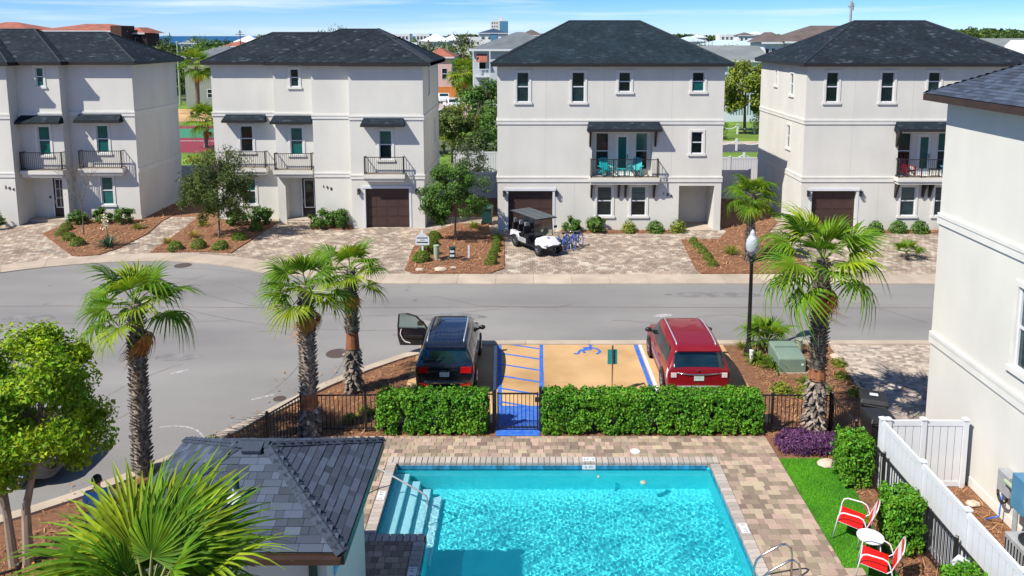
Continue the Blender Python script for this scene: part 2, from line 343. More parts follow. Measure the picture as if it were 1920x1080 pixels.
def box_foliage(x0, y0, z0, x1, y1, z1, n, size, bump=.05, m=None, name='foliage', off=(0, 0, 0), aspect=.55, gaps=()):
    """clipped hedge block: sprays of leaves over the sides and top, dark hollows left between the sprays"""
    fx, fy, fz = x1 - x0, y1 - y0, z1 - z0; A = [fx * fz, fx * fz, fy * fz, fy * fz, fx * fy]; tot = sum(A); P = []; Nn = []
    for side, a in enumerate(A):
        k = int(n * a / tot); c = max(6, int(a * 120)); u = NP.uniform(0, 1, c); v = NP.uniform(0, 1, c); d = NP.normal(0, bump, c) - .03 + bump * .8 * np.sin(u * fx * 7.3 + side)
        if side < 2: C = np.stack([x0 + fx * u, (y0 - d) if side == 0 else (y1 + d), z0 + fz * v], 1); nr = np.array((0, -1 if side == 0 else 1, .35))
        elif side < 4: C = np.stack([(x0 - d) if side == 2 else (x1 + d), y0 + fy * u, z0 + fz * v], 1); nr = np.array((-1 if side == 2 else 1, 0, .35))
        else: C = np.stack([x0 + fx * u, y0 + fy * v, z1 + d], 1); nr = np.array((0, -.15, 1))
        idx = NP.choice(c, k); q = unit(k); q = np.where((q @ nr)[:, None] < -.2, -q, q)
        P.append(C[idx] + q * (NP.uniform(0, 1, k) ** .5 * NP.uniform(.04, .15, c)[idx])[:, None]); Nn.append(q * .5 + nr * .7)
    P = np.concatenate(P); Nn = np.concatenate(Nn); h = np.clip((P[:, 2] - z0) / fz, 0, 1); keep = np.ones(len(P), bool)
    for g in gaps:
        gx = g + R.uniform(-.12, .12); keep &= np.abs(P[:, 0] - gx - .05 * np.sin(P[:, 2] * 9 + g)) > R.choice([.02, .04, .09]) * (1 - h) ** .6
    P = P[keep]; Nn = Nn[keep]
    V, F = leaves(P - np.array(off), Nn, size, aspect, .75)
    return fmesh(name, V, F, m)
def inpoly(x, y, poly):
    c = False; j = len(poly) - 1
    for i in range(len(poly)):
        if ((poly[i][1] > y) != (poly[j][1] > y)) and x < (poly[j][0] - poly[i][0]) * (y - poly[i][1]) / (poly[j][1] - poly[i][1]) + poly[i][0]: c = not c
        j = i
    return c
# ------------------------------------------------------------------ ground, road, kerbs
PX0, PX1, PXI, PY0, PYS, PY1 = -3.47, 4.98, -2.29, 7.0, 16.57, 19.60      # pool outline: left, right, inner left, near, step, far
def around_pool(b, x0, x1, y0, y1, z):
    b.quad((x0, PY1, z), (x1, PY1, z), (x1, y1, z), (x0, y1, z)); b.quad((x0, y0, z), (x1, y0, z), (x1, PY0, z), (x0, PY0, z))
    b.quad((PX1, PY0, z), (x1, PY0, z), (x1, PY1, z), (PX1, PY1, z)); b.quad((x0, PYS, z), (PX0, PYS, z), (PX0, PY1, z), (x0, PY1, z))
    b.quad((x0, PY0, z), (PXI, PY0, z), (PXI, PYS, z), (x0, PYS, z))
b = B(); z = -.03
for q in [(-4000, 62, 4000, 900), (-4000, -400, -45, 62), (40, -400, 4000, 62), (-45, -400, 40, 2)]:
    b.quad((q[0], q[1], z), (q[2], q[1], z), (q[2], q[3], z), (q[0], q[3], z))
struct(b.build('ground', M['land']))
struct(B().quad((-30000, 895, -2), (30000, 895, -2), (30000, 30000, -2), (-30000, 30000, -2)).build('sea', M['seawater']))
b = B(); around_pool(b, -45, 40, 2, 36, 0); struct(b.build('pine_straw_ground', M['mulch']))
C0 = (-19.2, 27.0); RC = 11.5
def arc(a0, a1, r, n): return [(C0[0] + r * math.cos(rad(a0 + (a1 - a0) * i / n)), C0[1] + r * math.sin(rad(a0 + (a1 - a0) * i / n))) for i in range(n + 1)]
north = [(40, 34.85), (20, 34.85), (5, 34.85), (-5.5, 34.85), (-7.4, 35.0), (-9.4, 35.5), (-11.4, 36.25)] + arc(57, 180, RC, 30)
south = arc(180, 326, 11.75, 34)[1:] + [(-8.35, 21.9), (-7.6, 23.15), (-6.8, 24.35), (-5.55, 25.8), (-4.3, 26.95), (-3.1, 27.6), (-1.7, 27.98), (0, 28.05), (5, 28.05), (20, 28.05), (40, 28.05)]
road = struct(B().sheet((north + south)[::-1], .008).build('road', M['asphalt']))
def resample(P, step):
    out = [Vector((*P[0], 0))]; acc = 0
    for a, c in zip(P, P[1:]):
        a = Vector((*a, 0)); c = Vector((*c, 0)); d = (c - a).length; t = step - acc
        while t <= d: out.append(a + (c - a) * t / d); t += step
        acc = (acc + d) % step if t > d else acc
        acc = d - (t - step)
    return out
def ribbon(name, P, w, z0, z1, step, m, piece, gap=.012, sub=3):
    pts = resample(P, step / sub); root = None; n = len(pts)
    nor = []
    for i in range(n):
        t = (pts[min(i + 1, n - 1)] - pts[max(i - 1, 0)]).normalized(); nor.append(Vector((t.y, -t.x, 0)))
    base = B()
    for i in range(n - 1):
        a, c = pts[i], pts[i + 1]; base.quad(a + Vector((0, 0, z1 - .02)), c + Vector((0, 0, z1 - .02)), c + nor[i + 1] * w + Vector((0, 0, z1 - .02)), a + nor[i] * w + Vector((0, 0, z1 - .02)))
    root = struct(base.build(name, M['joint']))
    for s in range(0, n - sub, sub):
        q = B(); g = (pts[s + 1] - pts[s]).normalized() * gap
        L = [pts[s + k] for k in range(sub + 1)]; Rr = [pts[s + k] + nor[s + k] * w for k in range(sub + 1)]
        L[0] = L[0] + g; Rr[0] = Rr[0] + g
        poly = [(p.x, p.y) for p in L] + [(p.x, p.y) for p in reversed(Rr)]
        if (poly[1][0] - poly[0][0]) * (poly[-1][1] - poly[0][1]) - (poly[1][1] - poly[0][1]) * (poly[-1][0] - poly[0][0]) < 0: poly.reverse()
        q.prism(poly, z0, z1 + R.uniform(-.003, .003)); q.build(piece, M['concrete'], root)
    return root
ribbon('sidewalk', north, 1.42, -.02, .055, 1.8, M['concrete'], 'slab')
ribbon('kerb', south[4:], .34, -.02, .07, 2.4, M['concrete'], 'kerb_stone')
# north forecourt: pavers, with raised beds of pine straw on top
b = B(); b.quad((-45, 33, -.012), (40, 33, -.012), (40, 48.5, -.012), (-45, 48.5, -.012)); fore = struct(b.build('paved_forecourt', M['drive'], uv=True))
b = B(); b.quad((-45, 48.5, -.014), (40, 48.5, -.014), (40, 62, -.014), (-45, 62, -.014)); struct(b.build('rear_yard', M['mulch']))
beds = [[(-28.2, 44.1), (-28.3, 46.9), (-28.2, 47.68), (-24.3, 47.68), (-24.3, 53.5), (-22.9, 53.5), (-22.7, 47.2), (-22.1, 44.1), (-22.2, 40.9), (-22.6, 39.75), (-23.3, 39.5), (-23.9, 39.6)],
        [(-20.1, 40.25), (-20.5, 45.2), (-20.9, 48), (-20.6, 53.5), (-19.5, 53.5), (-19.4, 47.75), (-15.35, 47.0), (-15.5, 44), (-15.7, 40.1), (-17.2, 40.35)],
        [(-13.0, 45.3), (-10.4, 45.1), (-10.32, 45.58), (-10.75, 46.15), (-13.0, 46.15)],
        [(-5.4, 36.55), (-5.95, 37.0), (-6.15, 41.1), (-5.8, 44.0), (-4.2, 46.6), (-2.3, 46.6), (-2.0, 43.9), (-1.2, 43.4), (-1.05, 37.4), (-1.7, 36.55)],
        [(8.6, 36.5), (8.45, 37.2), (8.85, 42.8), (11.0, 42.9), (11.9, 44.6), (11.9, 53), (15.7, 53), (15.7, 47), (14.4, 44.6), (14.2, 37.0), (13.6, 36.5)],
        [(2.1, 44.3), (9.0, 44.3), (9.05, 44.93), (2.1, 44.93)], [(20.1, 44.3), (27, 44.3), (27, 44.93), (20.1, 44.93)]]
for p in beds:
    q = B(); n = len(p); cx = sum(a for a, _ in p) / n; cy = sum(a for _, a in p) / n
    q.prism(p[::-1] if sum(p[i][0] * p[(i + 1) % n][1] - p[(i + 1) % n][0] * p[i][1] for i in range(n)) < 0 else p, -.05, .035)
    struct(q.build('mulch_bed', M['mulch']))
# loose needles lying on the beds
def straw(name, polys, per, z, size=.16, wid=.008):
    P = []
    for p in polys:
        xs = [a for a, _ in p]; ys = [a for _, a in p]; A = (max(xs) - min(xs)) * (max(ys) - min(ys))
        for _ in range(int(A * per)):
            x, y = R.uniform(min(xs), max(xs)), R.uniform(min(ys), max(ys))
            if inpoly(x, y, p): P.append((x, y))
    P = np.array(P); n = len(P); a = NP.uniform(0, 2 * np.pi, n); l = size * NP.uniform(.5, 1.4, n); t = NP.normal(0, .25, n)
    D = np.stack([np.cos(a) * l, np.sin(a) * l, t * l], 1) * .5; W_ = np.stack([-np.sin(a), np.cos(a), np.zeros(n)], 1) * wid * NP.uniform(.6, 1.6, n)[:, None]
    Cc = np.stack([P[:, 0], P[:, 1], z + NP.uniform(.0, .035, n) + np.abs(t * l * .5)], 1)
    V = np.empty((n, 4, 3)); V[:, 0] = Cc - D - W_; V[:, 1] = Cc + D - W_ * .4; V[:, 2] = Cc + D + W_ * .4; V[:, 3] = Cc - D + W_
    stuff(link(name, fmesh(name, V.reshape(-1, 3), np.arange(4 * n).reshape(-1, 4), M['straw'])))
straw('pine_straw', beds, 55, .036, .22, .013)
straw('pine_straw', [[(-8.6, 21.2), (-7.6, 22.4), (-4.4, 26.4), (-4.0, 26.6), (-4.0, 21.9), (-.95, 21.0), (-8.6, 20.9)], [(7.9, 27.9), (11.4, 27.9), (10.9, 23), (10.7, 18.7), (8.2, 19.9), (7.0, 20.9), (7.0, 21.2), (7.8, 21.6)],
                     [(8.4, 18.4), (8.3, 17.5), (8.0, 16), (7.9, 13), (8.8, 13), (8.9, 19)], [(9.3, 18.4), (11.3, 18.4), (11.3, 12), (9.3, 12)], [(-12.2, 16.0), (-9.9, 18.4), (-8.4, 20.9), (-7.8, 12), (-12, 12)]], 190, .002, .17, .007)
# ------------------------------------------------------------------ parking bay
lot = struct(B().quad((-3.95, 21.85, .004), (7.4, 21.85, .004), (7.4, 28.02, .004), (-3.95, 28.02, .004)).build('parking_bay', M['joint']))
for x0, x1 in [(-3.95, -1.08), (-1.08, .62), (.62, 4.2), (4.2, 7.4)]:
    for y0, y1 in [(21.85, 24.55), (24.55, 28.02)]:
        B().box(x0 + .006, y0 + .006, -.03, x1 - .006, y1 - .006, .016 + R.uniform(-.002, .002)).build('slab', M['lot'], lot)
mk = B(); z = .0225
def stripe(b, x0, y0, x1, y1, w, z=z):
    d = Vector((x1 - x0, y1 - y0, 0)).normalized(); n = Vector((-d.y, d.x, 0)) * w / 2; a = Vector((x0, y0, z)); c = Vector((x1, y1, z)); b.quad(a - n, c - n, c + n, a + n)
stripe(mk, -.97, 28.0, -.80, 22.9, .13); stripe(mk, .60, 28.0, .50, 22.9, .13); mk.quad((-.90, 27.87, z + .003), (.54, 27.87, z + .003), (.54, 28.0, z + .003), (-.90, 28.0, z + .003))
for i in range(6): stripe(mk, -.84, 27.85 - i * .93, .50, 27.36 - i * .93, .10, z - .003)
struct(mk.build('aisle_markings', M['blue'], lot))
mk = B(); stripe(mk, 4.12, 28.0, 4.17, 22.0, .15); struct(mk.build('bay_line', M['blue'], lot))
mk = B(); stripe(mk, 4.29, 28.0, 4.34, 22.0, .10); stripe(mk, -1.12, 28.0, -.95, 22.0, .10); struct(mk.build('bay_line', M['whitepaint'], lot))
mk = B(); mk.quad((-.86, 21.05, z), (.42, 21.05, z), (.45, 22.9, z), (-.84, 22.9, z)); mk.quad((-.86, 20.98, .068), (.42, 20.98, .068), (.42, 21.05, z), (-.86, 21.05, z)); struct(mk.build('painted_ramp', M['blue'], lot))
# wheelchair symbol, drawn to be read from the road side
mk = B(); cx, cy, zz = 2.38, 27.15, .0235
def disc_ring(b, cx, cy, r0, r1, a0, a1, n, z):
    for i in range(n):
        a, c = rad(a0 + (a1 - a0) * i / n), rad(a0 + (a1 - a0) * (i + 1) / n)
        b.quad((cx + r0 * math.cos(a), cy + r0 * math.sin(a), z), (cx + r1 * math.cos(a), cy + r1 * math.sin(a), z), (cx + r1 * math.cos(c), cy + r1 * math.sin(c), z), (cx + r0 * math.cos(c), cy + r0 * math.sin(c), z))
disc_ring(mk, cx + .05, cy - .02, .25, .35, -60, 215, 22, zz); disc_ring(mk, cx + .05, cy + .58, 0, .10, 0, 360, 12, zz)
stripe(mk, cx + .05, cy + .46, cx + .02, cy + .10, .10, zz + .001); stripe(mk, cx + .02, cy + .10, cx - .34, cy + .08, .09, zz + .002); stripe(mk, cx - .34, cy + .10, cx - .48, cy - .28, .09, zz + .003); stripe(mk, cx - .46, cy - .28, cx - .62, cy - .24, .08, zz + .004); stripe(mk, cx + .04, cy + .30, cx - .24, cy + .28, .08, zz + .005)
struct(mk.build('wheelchair_symbol', M['blue'], lot))
M['smear'] = mat('worn_road_paint', (.42, .41, .40), (.25, .24, .235), 9, .9, lo=.4, hi=.6)
M['tyre'] = mat('tyre_darkened_asphalt', (.19, .185, .18), (.145, .142, .14), 3, .9)
M['patch'] = mat('patched_asphalt', (.215, .21, .205), (.14, .138, .135), 2.2, .95, .5, 140)
mz = .0102
for (cx_, cy_, r_, a0, a1, w_) in [(-17, 29.5, 6.2, 20, 120, .06), (-17, 29.5, 7.8, 25, 110, .06), (-15, 26, 7.0, -20, 70, .05), (-15, 26, 8.5, -15, 60, .05), (-22, 30, 5.0, 190, 300, .05), (-6, 45, 14.2, 225, 290, .07), (-6, 45, 15.8, 228, 285, .06)]:
    q = B(); mz += .0003; disc_ring(q, cx_, cy_, r_, r_ + w_, a0, a1, 24, mz); struct(q.build('tyre_mark', M['tyre'], road))
for (x, y, a, b_) in [(-12.6, 26.6, .9, .35), (-3.2, 30.6, 1.6, .5), (8.5, 33.4, 2.2, .4), (-20.5, 30.5, 1.2, .5)]:
    q = B(); mz += .0002; q.sheet([(x + a * math.cos(t) * R.uniform(.8, 1.1), y + b_ * math.sin(t) * R.uniform(.8, 1.1)) for t in [k * .45 for k in range(14)]], mz); struct(q.build('road_patch', M['patch'], road))
for (x, y, ang, L_) in [(-10.5, 29.0, .3, 5), (-4.5, 33.2, -.1, 7), (3.5, 30.2, .15, 6), (11.5, 33.0, -.2, 6), (-18, 33.5, .5, 4), (-13.8, 22.6, 1.2, 4)]:
    q = B(); px, py = x, y
    for k in range(int(L_ / .35)):
        nx_, ny_ = px + .35 * math.cos(ang), py + .35 * math.sin(ang); stripe(q, px, py, nx_, ny_, R.uniform(.008, .022), .0135); px, py = nx_, ny_; ang += R.uniform(-.35, .35)
    struct(q.build('road_crack', M['joint'], road))
for k in range(26):
    x, y, r_ = R.uniform(-26, 14), R.uniform(28.6, 36), R.uniform(.04, .16); q = B(); mz += .00005; q.sheet([(x + r_ * R.uniform(.7, 1.2) * math.cos(t), y + r_ * R.uniform(.7, 1.2) * math.sin(t)) for t in [i * .628 for i in range(10)]], mz)
    if y < 34.6 or x < -14: struct(q.build('oil_spot', M['patch'], road))
# paint smears and tar seams on the road
for i, (x, y, w, l, a) in enumerate([(5.74, 30.8, .18, .5, 10), (5.95, 29.4, .06, .35, 5), (-11.9, 25.4, .08, .42, 35), (-8.4, 23.5, .07, .45, 30)]):
    q = B(); q.sheet([(x + l * math.cos(t) * R.uniform(.7, 1) * math.cos(rad(a)) - w * math.sin(t) * math.sin(rad(a)), y + l * math.cos(t) * R.uniform(.8, 1) * math.sin(rad(a)) + w * math.sin(t) * math.cos(rad(a))) for t in [k * .524 for k in range(12)]], .013)
    struct(q.build('paint_smear', M['smear'], road))
q = B()
for pts in [[(-31, 31.7), (-20, 31.95), (-10, 31.7), (0, 31.85), (12, 31.7), (40, 31.8)]]:
    for a, c in zip(pts, pts[1:]): stripe(q, *a, *c, .035, .0125)
stripe(q, -30, 29.3, -12, 30.2, .012, .0135)
struct(q.build('road_seam', M['joint'], road))
q = B(); disc_ring(q, -10.4, 20.4, 1.22, 1.28, 25, 110, 20, .0125); struct(q.build('chalky_arc', M['smear'], road))
for x, y, r, l in [(-17.28, 37.85, .42, 'round brown manhole cover at the far edge of the turning circle'), (-6.85, 26.95, .42, 'round manhole cover in the road behind the ringed palm trunk'), (-7.85, 23.4, .2, 'small round valve lid in the road near the black corner fence'), (-12.8, 22.5, .62, 'large dull round cover on the road beside the leftmost palm trunk')]:
    o = B().lathe([(0.001, .016), (r * .82, .017), (r * .86, .013), (r * .92, .018), (r, .016), (r, .008)], (x, y, 0), 28).build('manhole_cover', M['dirty'] if r < .6 else M['asphalt']); tag(o, l, 'manhole cover', 'covers in the road')
# ------------------------------------------------------------------ pool deck
deck = B(); DZ = .03
rects = [(-7.4, 19.88, 6.92, 20.98), (-7.4, 7, -3.75, 19.88), (5.26, 7, 6.92, 19.88), (-3.75, 7, -2.57, 16.29), (6.92, 7, 7.32, 15.42)]
for x0, y0, x1, y1 in rects: deck.quad((x0, y0, DZ), (x1, y0, DZ), (x1, y1, DZ), (x0, y1, DZ))
deck = struct(deck.build('pool_deck', M['joint']))
def slab_mesh(name, m, e=.02):
    b = B(); h = .5; i = h - e
    b.add([(-h, -h, 0), (h, -h, 0), (h, h, 0), (-h, h, 0), (-h, -h, .85), (h, -h, .85), (h, h, .85), (-h, h, .85), (-i, -i, 1), (i, -i, 1), (i, i, 1), (-i, i, 1)],
          [(0, 1, 5, 4), (1, 2, 6, 5), (2, 3, 7, 6), (3, 0, 4, 7), (4, 5, 9, 8), (5, 6, 10, 9), (6, 7, 11, 10), (7, 4, 8, 11), (8, 9, 10, 11)])
    return b.mesh(name, m)
pm, cm = slab_mesh('paver', M['paver'], .035), slab_mesh('coping_stone', M['coping'], .035)
def lay(x0, y0, x1, y1, row, ws, g=.006):
    out = []; y = y0; i = 0
    while y < y1 - .03:
        h = min(row, y1 - y); h = y1 - y if y1 - y < row * 1.35 else row; x = x0 - R.uniform(0, .1)
        while x < x1 - .01:
            w = R.choice(ws); a = max(x, x0); c = min(x + w, x1); c = x1 if x1 - c < .06 else c
            out.append((a + g / 2, y + g / 2, c - g / 2, y + h - g / 2)); x = c
        y += h
    return out
pav = []
for r in rects: pav += lay(*r, .195, [.15, .2, .2, .26, .31])
border = [p for p in pav]
def seen(p):
    y = p[1]; x = p[0]
    if y < 15.15 or x < -5.4: return 0
    if x < -3.1 and y < 15.6: return 0
    return 1
vis = sorted([p for p in pav if seen(p)], key=lambda p: p[1] - .4 * (p[0] > 4)); ids = set(id(p) for p in vis[:300])
for p in vis[:300]:
    o = link('paver', pm, deck, ((p[0] + p[2]) / 2, (p[1] + p[3]) / 2, 0), (0, 0, 0), (p[2] - p[0], p[3] - p[1], .060 + R.uniform(-.002, .003)))
rest = B()
def block(b, p, z0, z1, e=.007):
    x0, y0, x1, y1 = p; b.add([(x0, y0, z0), (x1, y0, z0), (x1, y1, z0), (x0, y1, z0), (x0, y0, z1 - e), (x1, y0, z1 - e), (x1, y1, z1 - e), (x0, y1, z1 - e), (x0 + e, y0 + e, z1), (x1 - e, y0 + e, z1), (x1 - e, y1 - e, z1), (x0 + e, y1 - e, z1)],
        [(0, 1, 5, 4), (1, 2, 6, 5), (2, 3, 7, 6), (3, 0, 4, 7), (4, 5, 9, 8), (5, 6, 10, 9), (6, 7, 11, 10), (7, 4, 8, 11), (8, 9, 10, 11)])
for p in pav:
    if id(p) not in ids: block(rest, p, 0, .060 + R.uniform(-.002, .003))
stuff(rest.build('pavers', M['paver'], deck))
cop = [(x, PY1 + .003, x + .152, PY1 + .275) for x in np.arange(PX0 - .28, PX1 + .27, .158)] + [(PX1 + .003, y, PX1 + .275, y + .152) for y in np.arange(13.2, PY1 - .1, .158)]
cop += [(PX0 - .275, y, PX0 - .003, y + .152) for y in np.arange(PYS + .02, PY1 - .1, .158)] + [(x, PYS - .275, x + .152, PYS - .003) for x in np.arange(PX0 - .28, PXI - .12, .158)] + [(PXI - .275, y, PXI - .003, y + .152) for y in np.arange(13.6, PYS - .35, .158)]
for p in cop: link('coping_stone', cm, deck, ((p[0] + p[2]) / 2, (p[1] + p[3]) / 2, -.10), (0, 0, 0), (p[2] - p[0] - .006, p[3] - p[1] - .004, .168 + R.uniform(-.002, .003)))
b = B(); b.box(PX1 + .002, 7, -.1, PX1 + .275, 13.2, .066); b.box(PXI - .275, 7, -.1, PXI - .002, 13.6, .066); b.build('coping_run', M['coping'], deck)
# right-hand driveway of small pavers beside the near house, laid piece by piece
dp = [(11.55, 27.9), (11.02, 23.5), (10.9, 20.7), (16.5, 20.7), (16.5, 27.9)]
dr = struct(B().sheet(dp, .006).build('side_driveway', M['joint']))
b = B()
for p in lay(10.6, 20.7, 16.5, 27.9, .15, [.15, .2, .23, .3]):
    if inpoly((p[0] + p[2]) / 2, (p[1] + p[3]) / 2, dp): block(b, p, 0, .026 + R.uniform(-.003, .004))
m2 = mat('pale_tumbled_paver', (.40, .34, .28), (.30, .25, .20), 6, .9, .35, 70, island=.38, hue=.015)
stuff(b.build('pavers', m2, dr))
b = B(); b.prism([(11.40, 27.9), (10.86, 23.5), (10.74, 20.7), (10.88, 20.7), (11.0, 23.5), (11.53, 27.9)], -.05, .035); struct(b.build('driveway_edge', M['concrete'], dr))
# ------------------------------------------------------------------ pool
plaster = mat('pool_plaster', (.075, .77, .83), (.055, .71, .79), 2.2, .8)
tilem = mat('blue_waterline_tile', (.02, .15, .28), (.03, .22, .36), 5, .15, island=.35, spec=.6)
FL = -1.28
b = B(); q = b.quad
out = [(PXI, PY0), (PX1, PY0), (PX1, PY1), (PX0, PY1), (PX0, PYS), (PXI, PYS)]
b.sheet(out, FL)
for i in range(6):
    (xa, ya), (xb, yb) = out[i], out[(i + 1) % 6]; q((xa, ya, FL), (xa, ya, -.10), (xb, yb, -.10), (xb, yb, FL))
pool = struct(b.build('swimming_pool', plaster)); pool.cycles.is_caustics_receiver = True
for k in range(4):
    o = B().box(PX0 + .002 + (.0 if k == 0 else .06 + .30 * k), PYS + .002, FL + .002, PX0 + .36 + .30 * k, PY1 - .002 - (.05 + .16 * k), -.34 - .235 * k).build('step', mat('pool_step_plaster', (.42, .80, .88), (.36, .75, .84), 3, .8) if k == 0 else pool_step_mat, pool, bevel=.02); o.cycles.is_caustics_receiver = True
    if k == 0: pool_step_mat = o.data.materials[0]
tm = B().box(-.5, -.5, -.5, .5, .5, .5).mesh('tile', tilem)
for x in np.arange(PX0 + .08, PX1 - .05, .158): link('tile', tm, pool, (x, PY1 - .006, -.115), (0, 0, 0), (.152, .014, .165))
for y in np.arange(12.2, PY1 - .09, .158): link('tile', tm, pool, (PX1 - .006, y, -.115), (0, 0, 0), (.014, .152, .165))
for y in np.arange(PYS + .1, PY1 - .09, .158): link('tile', tm, pool, (PX0 + .006, y, -.115), (0, 0, 0), (.014, .152, .165))
for y in np.arange(12.2, PYS - .09, .158): link('tile', tm, pool, (PXI + .006, y, -.115), (0, 0, 0), (.014, .152, .165))
NX, NY = 500, 560
xs = np.linspace(PX0 + .004, PX1 - .004, NX); ys = np.concatenate([np.linspace(PY0, 13.9, 120)[:-1], np.linspace(13.9, PY1 - .004, NY - 119)]); X, Y = np.meshgrid(xs, ys); Z = np.zeros_like(X)
for i in range(46):
    k = NP.uniform(20, 80); a = NP.uniform(0, 6.283) if i % 3 else NP.normal(.7, .5); Z += .0038 / k ** .78 / 1.25 * np.sin(k * (X * math.cos(a) + Y * math.sin(a)) + NP.uniform(0, 6.28))
calm = np.clip((PY1 - Y) / 1.3, .25, 1) * np.clip((X - PX0) / 1.2, .35, 1)
Z = Z * calm - .135
V = np.stack([X, Y, Z], -1).reshape(-1, 3); I = np.arange(NX * NY).reshape(NY, NX)
F = np.stack([I[:-1, :-1], I[:-1, 1:], I[1:, 1:], I[1:, :-1]], -1).reshape(-1, 4); cx = V[F].mean(1)
F = F[~((cx[:, 0] < PXI + .01) & (cx[:, 1] < PYS + .01))]
wm = bpy.data.materials.new('pool_water'); wm.use_nodes = True; p = wm.node_tree.nodes['Principled BSDF']; p.inputs['Transmission Weight'].default_value = 1; p.inputs['IOR'].default_value = 1.33; p.inputs['Roughness'].default_value = 0
water = struct(link('pool_water', fmesh('pool_water', V, F, wm, True))); water.cycles.is_caustics_caster = True
# depth plates, skimmer lid, floating things, rails
def plate(txt, x, y, rz, w=.34, d=.19, z=.07, upright=False):
    t = thing('depth_marker', None, 'depth marker', (x, y, z), rz, 'depth markers set into the pool edge'); B().box(-w / 2, -d / 2, -.01, w / 2, d / 2, .006).build('tile_face', M['white'], t, world=False)
    for i, c in enumerate(txt):
        if c != ' ': link('letter', text_mesh(c, d * .62, .001, M['black']), t, ((i - (len(txt) - 1) / 2) * d * .42, 0, .0075))
    if upright: t.rotation_euler = (rad(90), 0, rz)
    return t
plate('4 FT', 1.73, 19.735, math.pi)['label'] = 'white depth tile lying on the far coping above the upright 4 FT tile'
plate('4 FT', 1.72, PY1 - .017, 0, .36, .13, -.075, True)['label'] = 'white upright tile reading 4 FT at the far waterline'
plate('5 FT', 5.12, 16.75, -math.pi / 2)['label'] = 'white depth tile set in the right-hand coping beside the lawn'
plate('3 FT', -3.61, 18.05, math.pi / 2)['label'] = 'white depth tile beside the pool steps near the handrail foot'
plate('3 FT', -2.43, 15.25, math.pi / 2)['label'] = 'white depth tile on the shaded deck corner by the pool house'
tag(B().lathe([(.14, .062), (.14, .072), (.12, .078), (.001, .08)], (3.05, 20.15, 0), 24).build('skimmer_lid', M['white']), 'round white skimmer lid let into the far pool deck', 'lid')
for x, y, l in [(3.1, 18.95, 'pale round float drifting near the far waterline, the larger one'), (1.95, 19.2, 'tiny pale float drifting left of the larger one')]:
    r = .085 if x > 3 else .04; tag(B().lathe([(.001, -.16), (r, -.14), (r, -.11), (r * .6, -.09), (.001, -.085)], (x, y, 0), 16).build('pool_float', M['pedgreen'], smooth=True), l, 'float', 'floats on the pool')
t = thing('pool_handrail', 'slim dark steel handrail slanting over the pool steps from a deck foot', 'handrail', (-3.99, 18.15, .06))
B().tube([(-3.99, 18.15, .06), (-4.0, 18.17, .5), (-3.98, 18.13, .86), (-3.9, 18.12, .90), (-2.62, 17.9, .28), (-2.45, 17.87, .16), (-2.42, 17.87, -.1), (-2.42, 17.87, -1.0)], .021, 10).build('rail', M['grey'], t, True)
B().lathe([(.055, .06), (.055, .075), (.03, .09), (.022, .09)], (-3.99, 18.15, 0), 14).build('foot_plate', M['coping'], t)
t = thing('pool_ladder', 'bent stainless grab rails of a pool ladder at the right pool edge', 'pool ladder', (5.4, 14.9, .06))
for dy in (0, -.5):
    B().tube([(4.80, 14.95 + dy, -.9), (4.80, 14.95 + dy, .35), (4.86, 14.95 + dy, .58), (4.98, 14.95 + dy, .70), (5.36, 14.95 + dy, .93), (5.46, 14.95 + dy, .94), (5.56, 14.95 + dy, .86), (5.60, 14.95 + dy, .7), (5.60, 14.95 + dy, .06)], .024, 10).build('grab_rail', M['steel'], t, True)
for zz in (-.35, -.65, -.9): B().box(4.75, 14.45, zz - .02, 4.85, 14.95, zz).build('rung', M['steel'], t)
# ------------------------------------------------------------------ artificial lawn
lp = [(6.96, 19.85), (6.94, 15.45), (7.34, 15.4), (7.34, 9), (7.9, 9), (7.95, 13), (8.0, 15.2), (8.12, 16.5), (8.3, 17.5), (8.4, 18.4), (8.25, 19.85)]
lawn = struct(B().prism(lp, -.02, .022).build('lawn', M['turf_base']))
P = []
while len(P) < 26000:
    x, y = R.uniform(6.9, 8.45), 14 + 5.9 * R.random()
    if inpoly(x, y, lp): P.append((x, y))
P = np.array(P); n = len(P); a = NP.uniform(0, 6.283, n); h = NP.uniform(.025, .05, n); w = .006
D = np.stack([np.cos(a), np.sin(a), np.zeros(n)], 1); T = np.stack([NP.normal(0, .018, n), NP.normal(0, .018, n), h], 1); C = np.stack([P[:, 0], P[:, 1], np.full(n, .02)], 1)
V = np.stack([C - D * w, C + D * w, C + T], 1).reshape(-1, 3)
stuff(link('grass', fmesh('grass', V, np.arange(3 * n).reshape(-1, 3), M['turf'])))
